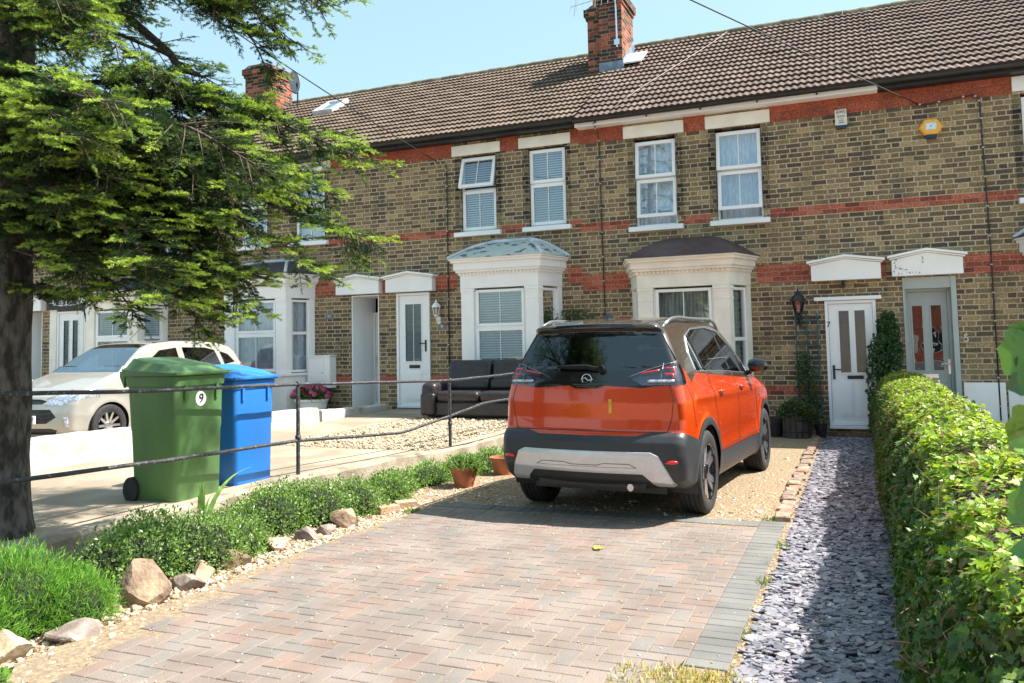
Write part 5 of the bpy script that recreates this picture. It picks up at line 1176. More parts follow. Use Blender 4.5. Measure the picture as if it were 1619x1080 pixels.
def orange_car():
    yaw = R(-4.7); org = (-2.30, 7.03, 0.02)
    car = thing('parked_car', org, 'bright orange crossover car with dark roof, parked nose-in on the drive', 'car')
    xf = Matrix.Translation(org) @ Matrix.Rotation(yaw, 4, 'Z') @ Matrix.Diagonal((1.035, 1.045, 1.135, 1))
    side = [(.20,.27),(.08,.33),(.03,.42),(.0,.52),(.01,.62),(.045,.675),(.09,.70),(.105,.80),(.10,.92),(.115,1.02),(.125,1.08),(.165,1.16),(.345,1.485),(.275,1.515),(.285,1.545),(.45,1.578),(.9,1.608),(1.45,1.615),(1.95,1.60),(2.3,1.54),(2.65,1.37),(3.08,1.07),(3.3,1.02),(3.8,.93),(4.0,.85),(4.13,.72),(4.2,.56),(4.21,.40),(4.17,.25),(4.05,.20),(3.4,.21),(.6,.22)]
    def feat(Y, Z):
        f_ = 0*Y
        for ya in (.79, 3.394):   # flared arches
            d = np.sqrt((Y-ya)**2+(Z-.335)**2); f_ += .014*np.exp(-((d-.40)/.05)**2)
        f_ += .010*np.exp(-((Z-(.93-.02*(Y-1)))/.035)**2)*((Y > .5) & (Y < 3.4))        # shoulder crease
        f_ -= .014*np.exp(-((Z-(.55))/.10)**2)*((Y > 1.25) & (Y < 2.95))                 # hollow above the sill
        return f_
    sh = CarShape(side, [0,.06,.15,.4,.8,1.5,2.5,3.2,3.7,4.0,4.15,4.21], [.80,.825,.85,.872,.885,.885,.885,.885,.87,.80,.70,.62],
                  [.18,.3,.45,.6,.8,.95,1.05,1.7], [-.06,-.02,.0,.0,-.008,-.02,-.045,-.05], ([0,.5,3.0,4.2],[1.13,1.13,.99,.9]), ([0,.3,1.0,2.6,3.1],[.25,.25,.23,.22,.25]), bow_r=.13, bow_f=.35, k=.07, feat=feat)
    V, T = sh.mesh(.021)
    ax = np.abs
    arch = lambda ya, r_: (lambda P: np.maximum(np.hypot(P[:, 1]-ya, P[:, 2]-.335)-r_, .50-ax(P[:, 0])))
    V, cut1, T = split_mesh(V, T, lambda P: np.minimum(arch(.79, .375)(P), arch(3.394, .375)(P)))
    rw = [(-.01,1.165),(.55,1.165),(.70,1.20),(.745,1.25),(.60,1.475),(-.01,1.485)]
    V, glass, T = split_mesh(V, T, lambda P: np.maximum(poly_sd(rw, ax(P[:, 0]), P[:, 2]), P[:, 1]-.6))
    lp = [(.36,1.12),(.52,1.175),(.70,1.225),(.95,1.235),(.95,1.065),(.52,1.045)]
    V, lamp, T = split_mesh(V, T, lambda P: np.maximum(poly_sd(lp, ax(P[:, 0]), P[:, 2]), P[:, 1]-.36))
    bs = [(-.01,1.03),(.10,1.03),(.17,1.055),(.50,1.035),(.60,1.05),(.78,1.20),(.83,1.26),(.665,1.535),(-.01,1.545)]
    V, strip, T = split_mesh(V, T, lambda P: np.maximum(poly_sd(bs, ax(P[:, 0]), P[:, 2]), P[:, 1]-(.30+.0*P[:, 0])))
    win = [(.70,1.145),(.735,1.30),(.86,1.43),(1.15,1.495),(1.7,1.515),(2.15,1.475),(2.55,1.30),(2.93,1.055),(2.4,1.08),(1.6,1.12)]
    V, sg_, T = split_mesh(V, T, lambda P: np.maximum(poly_sd(win, P[:, 1], P[:, 2]), .45-ax(P[:, 0])))
    ws = lambda P: np.maximum(np.maximum(2.30-P[:, 1] + .5*(ax(P[:, 0])/.8)**2*0, P[:, 1]-3.25), np.maximum(1.06-P[:, 2], ax(P[:, 0])-(.60+.12*(1.55-P[:, 2])/.5)))
    V, wsg, T = split_mesh(V, T, ws)
    bl = lambda y: np.interp(y, [0, .30, .50, .66, 3.0, 4.2], [1.27, 1.25, 1.06, 1.135, 1.0, 1.3])
    V, roof, T = split_mesh(V, T, lambda P: np.maximum(bl(P[:, 1])-P[:, 2], P[:, 1]-3.1))
    def clad(P):
        y, z, x = P[:, 1], P[:, 2], ax(P[:, 0])
        a_ = z-.385; r1 = np.maximum(np.hypot(y-.79, z-.335)-.435, -9); r2 = np.hypot(y-3.394, z-.335)-.43
        rear = np.maximum(z - np.interp(x, [0,.1,.45,.6,.9], [.665,.67,.67,.70,.71]) + .25*np.clip(y-.12, 0, 1), y-.62); fr = np.maximum(z-.50, 3.9-y)
        rocker = np.maximum(z-np.interp(y, [1.0,1.2,2.9], [.47,.45,.44]), np.maximum(y-3.1, .9-y))
        return np.minimum.reduce([a_, np.maximum(np.minimum(r1, r2), .55-x), rear, fr, rocker])
    V, cl, T = split_mesh(V, T, clad)
    skid = [(-.70,.42),(-.64,.525),(-.58,.55),(.58,.55),(.64,.525),(.70,.42),(.75,.30),(.60,.30),(.50,.395),(-.50,.395),(-.60,.30),(-.75,.30)]
    V, sk, cl = split_mesh(V, cl, lambda P: np.maximum(poly_sd(skid, P[:, 0], P[:, 2]), P[:, 1]-.25))
    V, sill, cl = split_mesh(V, cl, lambda P: np.maximum(P[:, 2]-.265, np.maximum(P[:, 1]-3.0, 1.15-P[:, 1])))
    P_ = lambda n, T_, m, o=0.0: car_panel(n, sh, V, T_, m, car, xf, o)
    P_('body_panels', T, orange_paint); P_('rear_window', glass, car_glass_d, -.006); lampo = P_('tail_lamp_lens', lamp, lamp_glass, .006)
    P_('tailgate_garnish', strip, black_gloss, .002); P_('side_windows', sg_, car_glass, -.004); P_('windscreen', wsg, car_glass, -.003)
    P_('roof_and_pillars', roof, roof_paint); P_('wheel_arch_cladding', cl, cladding_m, .006); P_('skid_plate', sk, skid_m, .018); P_('sill_trim', sill, mat('sill_grey', (.16,.155,.15), .4), .004)
    P_('lamp_housing', lamp, lamp_dark, -.030)
    # skid plate edge returns and relief
    mb = MB(); k = [(-.46,.435),(-.40,.465),(-.18,.465),(-.12,.45),(.12,.45),(.18,.465),(.40,.465),(.46,.435)]; wl = MB(); end_line(wl, sh, k, .006, True, .015); end_line(wl, sh, [(-.46,.435),(.46,.435)], .004, True, .016); wl.build('skid_recess', mat('skid_recess_grey', (.20,.205,.215), .4), car, xf=xf, smooth='all')
    for seg_ in ([(-.75,.30),(-.70,.42),(-.64,.525),(-.58,.55),(.58,.55),(.64,.525),(.70,.42),(.75,.30)],): end_line(mb, sh, seg_, .009, True, .008)
    mb.build('skid_relief', skid_m, car, xf=xf, smooth='all')
    # panel gaps
    mb = MB(); end_line(mb, sh, [(-.70,.70),(-.735,.8),(-.755,.95),(-.72,1.06)], .0035); end_line(mb, sh, [(.70,.70),(.735,.8),(.755,.95),(.72,1.06)], .0035)
    end_line(mb, sh, [(-.72,.70),(.72,.70)], .004)
    side_line(mb, sh, [(1.19,.47),(1.17,.8),(1.08,1.0),(1.06,1.14)], .0035); side_line(mb, sh, [(2.06,.46),(2.08,.8),(2.08,1.09)], .0035); side_line(mb, sh, [(2.98,.5),(2.97,.8),(2.93,1.03)], .0035)
    side_line(mb, sh, [(1.19,.475),(2.98,.47)], .004); side_line(mb, sh, [(.36,1.06),(.42,.9),(.45,.72)], .003)
    mb.build('panel_gaps', black_plastic, car, xf=xf, smooth='all')
    # chrome line round the side glass, pillars between the panes
    mb = MB(); side_line(mb, sh, win[:8], .011, off=-.002); side_line(mb, sh, [(.70,1.145),(1.6,1.12),(2.4,1.08),(2.93,1.055)], .007, off=-.002); side_line(mb, sh, [(.93,1.14),(.86,1.43)], .010, off=-.002); mb.build('window_trim', rim_silver, car, xf=xf, smooth='all')
    mb = MB(); side_line(mb, sh, [(2.08,1.10),(1.98,1.50)], .030, off=-.026); side_line(mb, sh, [(1.03,1.14),(.98,1.46)], .018, off=-.014); side_line(mb, sh, [(2.70,1.07),(2.62,1.26)], .018, off=-.014); mb.build('door_pillar', black_gloss, car, xf=xf, smooth='all')
    # roof rails, spoiler lamp, shark fin and wand aerial
    for sx in (-1, 1):
        m = MB(); pts = []
        for i in range(19):
            y = .48+1.95*i/18; e = min(1, min(i, 18-i)/2.2); x = .60+.02*math.sin(i/18*math.pi)
            lo = 1.3; zz = max(z for z in np.arange(1.3, 1.66, .004) if sh.f(np.array([x]), np.array([y]), np.array([z]))[0] < 0)
            pts.append((sx*x, y, zz+.004+.045*e))
        m.tube(pts, .016, 8); m.tube([pts[0], (pts[0][0], pts[0][1]-.03, pts[0][2]-.02)], .012, 6); m.build('roof_rail', rim_silver, car, xf=xf, smooth='all')
    m = MB(); m.prism([(.62,1.568),(.85,1.58),(.83,1.60),(.72,1.635),(.68,1.64)], -.02, .02, 'x'); m.tube([(0,.74,1.62),(0,.52,1.75)], .004, 5); m.build('aerial', black_gloss, car, xf=xf, bevel=.004)
    m = MB(); m.tube([on_end(sh, x, 1.517, True, .002) for x in np.linspace(-.18, .18, 9)], .008, 6); m.build('high_brake_light', lamp_dark, car, xf=xf)
    # wiper
    m = MB(); a = [on_end(sh, x, 1.20-.012*(x > 0), True, .03) for x in np.linspace(-.30, .12, 8)]; m.tube(a, [.008,.014,.018,.020,.021,.021,.020,.016], 8); m.lathe([(.03,-.03),(.03,.0),(.02,.012)], tuple(on_end(sh, .13, 1.185, True, .02)), 12, 'y'); m.build('rear_wiper', wiper_m, car, xf=xf, smooth=True)
    # tail lamp innards: light guides, divider, clear reverse section
    for sx in (-1, 1):
        m = MB(); g = MB(); r_ = MB()
        g.tube([on_end(sh, sx*x, z, True, .004) if x < .80 else on_side(sh, .22, z, sx, .004) for x, z in ((.655,1.225),(.65,1.13),(.655,1.06))], .005, 6)
        g.tube([on_end(sh, sx*x, z, True, .001) for x, z in dense([(.38,1.122),(.52,1.172),(.70,1.222),(.77,1.232)])], .0035, 5)
        g.build('lamp_divider', mat('lamp_divider', (.28,.28,.31), .3, metal=.5), car, xf=xf, smooth='all')
        for (dz_, y_) in ((0, 0), (.045, .0)):
            pts = [on_end(sh, sx*x, 1.185-dz_, True, .002) for x in np.linspace(.67, .745, 5)] + [on_end(sh, sx*.747, 1.185-dz_-d, True, .002) for d in (.015, .035)]
            r_.tube(pts, .009, 6)
        r_.tube([on_end(sh, sx*x, 1.15+.02*(x-.48)/.15, True, .002) for x in np.linspace(.47, .63, 6)], .008, 6)
        r_.build('red_light_guide', lamp_red, car, xf=xf, smooth='all')
        m.tube([on_end(sh, sx*x, 1.088, True, -.004) for x in np.linspace(.54, .76, 8)], .026, 8, flat=.5); m.build('reversing_light', lamp_clear, car, xf=xf, smooth='all')
        m = MB(); m.tube([on_end(sh, sx*x, .475+(.01 if x > .7 else 0), True, .012) for x in np.linspace(.70, .80, 5)], [.008,.016,.018,.016,.008], 8); m.build('rear_reflector', lamp_red, car, xf=xf, smooth='all')
        # mirror
        p = on_side(sh, 2.80, 1.05, sx); m = MB(); m.tube([p-Vector((sx*.03,0,0)), p+Vector((sx*.06,-.01,.02))], [.03,.022], 8)
        m.tube([p+Vector((sx*.04,.0,.075)), p+Vector((sx*.055,-.01,.08)), p+Vector((sx*.12,-.015,.085)), p+Vector((sx*.20,-.01,.08)), p+Vector((sx*.225,.01,.075))], [.03,.062,.078,.066,.03], 12)
        m.build('door_mirror', black_gloss, car, xf=xf, smooth=True)
        m = MB(); m.lathe([(.0,-.078),(.045,-.074),(.05,-.06)], (0,0,0), 16, 'y', close=False); 
        # door handles
        for yy in (1.27, 2.16):
            m2 = MB(); m2.tube([on_side(sh, yy+t_, .955, sx, .012+.016*math.sin(min(1, max(0, (t_)/.17))*math.pi)) for t_ in np.linspace(0, .17, 7)], [.010,.014,.015,.015,.015,.014,.010], 8); m2.build('door_handle', orange_paint, car, xf=xf, smooth='all')
            m2 = MB(); m2.tube([on_side(sh, yy+.05+t_, .955, sx, .002) for t_ in (0,.035,.07)], [.012,.024,.012], 8, flat=.4); m2.build('handle_recess_shade', mat('handle_shadow_gap', (.25,.035,.01), .5), car, xf=xf, smooth='all')  # darker orange pad paints in the shade behind the handle
    m = MB(); m.tube([on_end(sh, x, 1.065, True, .012) for x in np.linspace(-.13, .15, 6)], [.006,.014,.017,.017,.014,.006], 8, flat=1.1); m.tube([on_end(sh, x, 1.052, True, .020) for x in np.linspace(-.09, .10, 5)], .007, 6); m.build('tailgate_handle', black_gloss, car, xf=xf, smooth=True)
    b = MB(); c_ = on_end(sh, 0, 1.105, True, .010); 
    b.tube([c_+Vector((.044*math.cos(a_), 0, .040*math.sin(a_))) for a_ in np.linspace(0, 2*math.pi, 25)], .004, 6, cap=False); b.tube([c_+Vector((-.062,0,0)), c_+Vector((-.01,0,.012)), c_+Vector((.01,0,-.012)), c_+Vector((.062,0,0))], [.002,.006,.006,.002], 6); b.build('badge', chrome, car, xf=xf, smooth='all')
    b = MB(); q = on_end(sh, .22, .92, True, .003); b.box(.205,.235,q.y-.003,q.y,.84,.95); b.build('yellow_plate_remnant', mat('yellow_plate_remnant', (.75,.38,.03), .5), car, xf=xf)  # yellow strip is the remnant of the blanked-out number plate
    b = MB(); b.tube([(.40,.16,.285),(.40,.05,.285)], .028, 12); b.build('exhaust', rim_silver, car, xf=xf, smooth=True)
    # underbody and wheels, wheel wells, cabin
    m = MB(); m.box(-.62,.62,.35,3.95,.20,.30); m.box(-.5,.5,.16,.5,.26,.34)
    for ya in (.79, 3.394):
        for sx in (-1, 1):
            n = 20; ring_ = [(ya+.38*math.cos(t_), .335+.38*math.sin(t_)) for t_ in np.linspace(-.35, math.pi+.35, n)]
            m.loft([[(sx*.50, y, z) for y, z in ring_], [(sx*.872, y, z) for y, z in ring_]], closed=False); m.add([(sx*.50, y, z) for y, z in ring_], [tuple(range(n))])
    m.build('underbody', black_plastic, car, xf=xf)
    for ya in (.79, 3.394):
        for sx in (-1, 1): wheel(car, xf, sx*.770, ya, .335, .232, sx, 'dark', None)
    m = MB(); m.box(-.78,.78,.25,2.9,.80,.84); m.box(-.80,-.78,.4,2.9,.84,1.05); m.box(.78,.80,.4,2.9,.84,1.05); m.build('cabin_floor', interior_m, car, xf=xf)
    m = MB()
    for x in (-.42, 0, .42):
        m.xbox(Matrix.Translation((x, 1.0, 1.10)) @ Matrix.Rotation(R(10), 4, 'X'), .40, .12, .45); m.box(x-.11, x+.11, .93, 1.0, 1.34, 1.46)
    for x in (-.38, .38): m.xbox(Matrix.Translation((x, 1.95, 1.10)) @ Matrix.Rotation(R(12), 4, 'X'), .46, .12, .55); m.box(x-.12, x+.12, 1.82, 1.90, 1.37, 1.50)
    m.build('seats', seat_m, car, xf=xf, bevel=.03, seg=3)
orange_car()

def beige_car():
    org = (-11.93, 8.86, 0.11)
    car = thing('parked_car', org, 'champagne beige compact people carrier facing the street on the next drive', 'car')
    # local +y runs nose to tail here, so rear is at the far end
    xf = Matrix.Translation(org) @ Matrix.Diagonal((1.035, 1.035, 1.06, 1))
    side = [(.10,.20),(.02,.28),(.0,.40),(.01,.55),(.04,.68),(.10,.78),(.30,.90),(.70,1.03),(.95,1.10),(1.25,1.28),(1.62,1.49),(1.85,1.56),(2.3,1.60),(2.9,1.60),(3.4,1.565),(3.75,1.50),(3.85,1.42),(3.98,1.15),(4.06,.95),(4.08,.6),(4.05,.35),(3.95,.25),(3.3,.2),(.6,.19)]
    def feat(Y, Z):
        f_ = 0*Y
        for ya in (.80, 3.29): d = np.sqrt((Y-ya)**2+(Z-.32)**2); f_ += .012*np.exp(-((d-.37)/.05)**2)
        f_ += .012*np.exp(-((Z-(.82+.05*(Y-1)))/.03)**2)*((Y > .9) & (Y < 3.8)); f_ -= .012*np.exp(-((Z-.5)/.1)**2)*((Y > 1.2) & (Y < 2.9)); return f_
    sh = CarShape(side, [0,.08,.2,.5,.9,1.5,2.6,3.4,3.8,4.0,4.08], [.62,.70,.77,.84,.865,.872,.872,.865,.83,.78,.72], [.18,.3,.5,.8,.95,1.1,1.7], [-.05,-.02,0,-.005,-.02,-.03,-.04],
                  ([0,.7,3.7,4.08],[.85,.93,1.08,1.08]), ([0,.8,1.4,3.4,4.08],[.25,.25,.22,.24,.30]), bow_r=.32, bow_f=.12, k=.07, feat=feat)
    V, T = sh.mesh(.019); ax = np.abs
    arch = lambda ya, r_: (lambda P: np.maximum(np.hypot(P[:, 1]-ya, P[:, 2]-.32)-r_, .5-ax(P[:, 0])))
    V, c_, T = split_mesh(V, T, lambda P: np.minimum(arch(.80, .35)(P), arch(3.29, .35)(P)))
    V, ws, T = split_mesh(V, T, lambda P: np.maximum(np.maximum(.95-P[:, 1], P[:, 1]-1.80), np.maximum(1.105-P[:, 2], ax(P[:, 0])-(.50+.27*(1.56-P[:, 2])/.5))))
    w1 = [(1.42,1.03),(1.55,1.20),(1.93,1.43),(2.32,1.47),(2.32,1.06)]; w2 = [(2.45,1.06),(2.45,1.475),(3.0,1.465),(3.22,1.42),(3.28,1.14),(2.9,1.07)]; w3 = [(3.36,1.16),(3.33,1.40),(3.55,1.34),(3.68,1.20)]; w0 = [(1.12,1.02),(1.36,1.03),(1.45,1.17)]
    V, sg_, T = split_mesh(V, T, lambda P: np.maximum(np.minimum.reduce([poly_sd(w, P[:, 1], P[:, 2]) for w in (w0, w1, w2, w3)]), .4-ax(P[:, 0])))
    hl = [(.40,.70),(.46,.80),(.60,.85),(.80,.83),(.86,.76),(.62,.68)]
    V, hd, T = split_mesh(V, T, lambda P: np.maximum(poly_sd([(.33,.665),(.42,.76),(.62,.84),(.95,.90),(.95,.80),(.60,.655)], ax(P[:, 0]), P[:, 2]), P[:, 1]-.62))
    gr = [(-.01,.40),(.40,.40),(.54,.49),(.44,.60),(-.01,.60)]
    V, g1, T = split_mesh(V, T, lambda P: np.maximum(poly_sd(gr, ax(P[:, 0]), P[:, 2]), P[:, 1]-.4))
    V, g2, T = split_mesh(V, T, lambda P: np.maximum(np.minimum(poly_sd([(-.01,.24),(.50,.24),(.56,.30),(.46,.33),(-.01,.33)], ax(P[:, 0]), P[:, 2]), poly_sd([(-.01,.675),(.30,.675),(.36,.72),(.24,.745),(-.01,.75)], ax(P[:, 0]), P[:, 2])), P[:, 1]-.4))
    V, tl, T = split_mesh(V, T, lambda P: np.maximum(poly_sd([(3.66,.98),(3.80,1.16),(4.2,1.2),(4.2,.90),(3.9,.92)], P[:, 1], P[:, 2]), .4-ax(P[:, 0])))
    V, bk, T = split_mesh(V, T, lambda P: np.maximum(np.maximum(3.80-P[:, 1], ax(P[:, 0])-.6), np.maximum(1.12-P[:, 2], P[:, 2]-1.46)))
    P_ = lambda n, T_, m, o=0.0: car_panel(n, sh, V, T_, m, car, xf, o)
    P_('body_panels', T, beige_paint); P_('windscreen', ws, car_glass_l, -.003); P_('side_windows', sg_, car_glass, -.003); P_('headlamp', hd, lamp_clear, .002); P_('grille', g1, black_plastic, -.02); P_('lower_grille', g2, black_plastic, -.012); P_('tail_lamp', tl, lamp_red, .003); P_('rear_window', bk, car_glass, 0)
    m = MB()
    for z in (.44,.49,.54): m.tube([on_end(sh, x, z, True, .0) for x in np.linspace(-.45,.45,9)], .008, 5)
    m.build('grille_bar', black_gloss, car, xf=xf, smooth='all')
    m = MB(); end_line(m, sh, [(-.34,.74),(-.60,.88)], .004); end_line(m, sh, [(.34,.74),(.60,.88)], .004)
    side_line(m, sh, [(1.30,.45),(1.26,.75),(1.28,1.0)], .004); side_line(m, sh, [(2.38,.32),(2.38,1.05)], .004); side_line(m, sh, [(3.0,.62),(3.30,.85),(3.33,1.1)], .004); side_line(m, sh, [(1.30,.33),(2.9,.33)], .004)
    m.build('panel_gaps', black_plastic, car, xf=xf, smooth='all')
    c = on_end(sh, 0, .715, True, .02); m = MB(); m.lathe([(0,-.006),(.055,-.004),(.062,.01)], (0,0,0), 24, 'y', close=False)
    m2 = MB(); m2.add([(c.x+a[0]*1.35, c.y+a[1], c.z+a[2]*.62) for a in m.v[0]], m.f); bd = m2.build('badge', mat('badge_blue', (.02,.06,.22), .2, coat=1), car, xf=xf, smooth='all')
    m2 = MB(); m2.tube([(c.x+.083*math.cos(a_), c.y-.005, c.z+.038*math.sin(a_)) for a_ in np.linspace(0, 2*math.pi, 25)], .004, 5, cap=False); m2.build('badge_rim', chrome, bd, xf=xf, smooth='all')
    pc = xf @ c; text_mesh('lettering', 'Ford', .055, chrome, (pc.x, pc.y-.012, pc.z), bd, depth=.001)
    q = on_end(sh, 0, .47, True, .02); m = MB(); m.box(-.26,.26,q.y-.012,q.y+.02,.40,.515); pl = m.build('number_plate', mat('plate_white', (.78,.78,.76), .4, var=.02), car, xf=xf, bevel=.003)
    pq = xf @ Vector((.09, q.y-.014, .457)); text_mesh('lettering', '15 NSV', .115, black_plastic, (pq.x, pq.y, pq.z), pl, depth=.001, sx=.92)
    for sx in (-1, 1):
        p = on_side(sh, 1.42, 1.05, sx); m = MB(); m.tube([p-Vector((sx*.03,0,0)), p+Vector((sx*.07,0,.02))], .02, 8); m.tube([p+Vector((sx*.05,-.02,.06)), p+Vector((sx*.08,-.02,.07)), p+Vector((sx*.15,0,.07)), p+Vector((sx*.2,.02,.065))], [.03,.06,.065,.03], 12); m.build('door_mirror', beige_paint, car, xf=xf, smooth=True)
        m = MB(); m.tube([on_end(sh, sx*x, z, True, .008) for x, z in ((.66,.38),(.70,.36),(.69,.47),(.655,.48))], [.012,.03,.03,.012], 8); m.build('fog_lamp', lamp_clear, car, xf=xf, smooth=True)
        for yy in (2.15, 3.02): m = MB(); m.tube([on_side(sh, yy+t_, .93, sx, .02) for t_ in np.linspace(0,.16,5)], .012, 6); m.build('door_handle', beige_paint, car, xf=xf, smooth='all')
        m = MB(); m.tube([(sx*.55*(1-i/8*.02), 1.9+i*.2, 1.56+.03*math.sin(i/8*math.pi)) for i in range(9)], .010, 6); m.build('roof_trim', black_plastic, car, xf=xf, smooth='all')
    m = MB(); m.tube([(x, 1.02+.10*(x/.6)**2, 1.118) for x in np.linspace(-.55,.55,9)], .010, 5); m.tube([(0.0,1.02,1.12),(-.30,1.10,1.16)], .008, 5); m.build('wiper', black_plastic, car, xf=xf, smooth='all')
    m = MB(); m.tube([(0,2.0,1.58),(.0,1.93,1.62),(0,2.15,1.80)], .005, 5); m.build('aerial', black_plastic, car, xf=xf)
    m = MB(); m.box(-.6,.6,.3,3.8,.2,.3)
    for ya in (.80, 3.29):
        for sx in (-1, 1):
            n = 20; rg = [(ya+.355*math.cos(t_), .32+.355*math.sin(t_)) for t_ in np.linspace(-.35, math.pi+.35, n)]
            m.loft([[(sx*.48, y, z) for y, z in rg], [(sx*.85, y, z) for y, z in rg]], closed=False); m.add([(sx*.48, y, z) for y, z in rg], [tuple(range(n))])
    m.build('underbody', black_plastic, car, xf=xf)
    for ya in (.80, 3.29):
        for sx in (-1, 1): wheel(car, xf, sx*.762, ya, .32, .20, sx, 'light', None)
    m = MB(); m.box(-.76,.76,1.0,3.8,.75,.8); m.box(-.7,.7,1.05,1.5,.95,1.06); m.build('cabin_floor', interior_m, car, xf=xf)
    m = MB()
    for x in (-.38, .38): m.xbox(Matrix.Translation((x, 2.2, 1.05)) @ Matrix.Rotation(R(-12), 4, 'X'), .46, .12, .55); m.box(x-.12, x+.12, 2.28, 2.36, 1.30, 1.44)
    m.box(-.65,.65,3.0,3.12,.8,1.25); m.build('seats', seat_m, car, xf=xf, bevel=.03, seg=3)
beige_car()
# ------------------------------------------------------------------ vegetation
def leaf_mat(name, rough=.45, trans=.30, spec=.4):
    m = bpy.data.materials.new(name); t, b = nt(m); N = t.nodes.new; L = t.links.new
    a = N('ShaderNodeAttribute'); a.attribute_name = 'tone'; L(a.outputs['Color'], b.inputs['Base Color']); b.inputs['Roughness'].default_value = rough
    b.inputs['Specular IOR Level'].default_value = spec
    tr = N('ShaderNodeBsdfTranslucent'); mu = N('ShaderNodeMix'); mu.data_type = 'RGBA'; mu.blend_type = 'MULTIPLY'; mu.inputs[0].default_value = 1; mu.inputs[7].default_value = (1.5, 1.6, .5, 1)
    L(a.outputs['Color'], mu.inputs[6]); L(mu.outputs[2], tr.inputs['Color']); mx = N('ShaderNodeMixShader'); mx.inputs[0].default_value = trans
    out = [n for n in t.nodes if n.type == 'OUTPUT_MATERIAL'][0]; L(b.outputs[0], mx.inputs[1]); L(tr.outputs[0], mx.inputs[2]); L(mx.outputs[0], out.inputs['Surface']); return m
foliage = leaf_mat('foliage'); needle_m = leaf_mat('needles', .55, .25, .25); glossy_leaf = leaf_mat('glossy_foliage', .28, .30, .5)
limb_bark = mat('limb_bark', (.10,.082,.07), .95, scale=30, col2=(.04,.032,.028), bump=1.0, bscale=60)
bark = mat('bark', (0.125,0.108,0.096), .95, scale=16, col2=(0.030,0.025,0.022), stretch=(1,1,.45), bump=1.0, bscale=30, detail=9)
twig_m = mat('twig', (0.12,0.085,0.06), .9, var=.3, scale=20)
def unit(a): return a/np.maximum(np.linalg.norm(a, axis=-1, keepdims=True), 1e-9)
def leaves(P, D, Nn, S, W=.55, fold=.18, rg=rng, curl=0.0, shape='kite'):
    """leaf blades at P pointing along D, facing Nn, length S; kite of two folded triangles or a 5-lobed ivy blade"""
    D = unit(D); Nn = unit(Nn - D*(Nn*D).sum(1, keepdims=True)); B = np.cross(D, Nn); S = S[:, None]; n = len(P)
    if shape == 'kite':
        base = P; tip = P + D*S - Nn*S*curl; l_ = P + D*S*.45 + B*S*W*.5 + Nn*S*fold; r_ = P + D*S*.45 - B*S*W*.5 + Nn*S*fold
        V = np.stack([base, l_, tip, r_], 1).reshape(-1, 3); k = np.arange(n)*4; F_ = np.concatenate([np.stack([k, k+1, k+2], 1), np.stack([k, k+2, k+3], 1)]); rep = 2
    elif shape == 'oval':
        prof = [(0, 0), (.16, .40), (.45, .46), (.78, .20), (1.0, 0)]
        pts = [P] + [P + D*S*a + B*S*W*b_ + Nn*S*(fold*b_*2-curl*a*a) for a, b_ in prof[1:-1]] + [P + D*S - Nn*S*curl] + [P + D*S*a - B*S*W*b_ + Nn*S*(fold*b_*2-curl*a*a) for a, b_ in prof[1:-1][::-1]]
        V = np.stack(pts, 1).reshape(-1, 3); k = np.arange(n)*8
        tri = [(0,1,7),(1,2,6),(1,6,7),(2,3,5),(2,5,6),(3,4,5)]; F_ = np.concatenate([np.stack([k+a, k+b_, k+c], 1) for a, b_, c in tri]); rep = 6
    else:
        prof = [(.05,.30),(.28,.52),(.40,.30),(.62,.42),(.66,.22),(1.0,0),(.66,-.22),(.62,-.42),(.40,-.30),(.28,-.52),(.05,-.30)]
        pts = [P + D*S*.30] + [P + D*S*a + B*S*W*b_*1.6 + Nn*S*(fold*abs(b_)*1.5-curl*a*a) for a, b_ in prof]
        V = np.stack(pts, 1).reshape(-1, 3); k = np.arange(n)*12
        F_ = np.concatenate([np.stack([k, k+i, k+i+1], 1) for i in range(1, 11)] + [np.stack([k, k+11, k+1], 1)]); rep = 11
    return V, F_, rep
def rnd_dirs(n, rg=rng): return unit(rg.normal(size=(n, 3)))
def tones(n, pal, rg=rng, jit=.18, w=None):
    pal = np.array(pal); i = rg.choice(len(pal), n, p=w); return np.clip(pal[i]*(1+rg.normal(0, jit, (n, 1))), .003, .9)

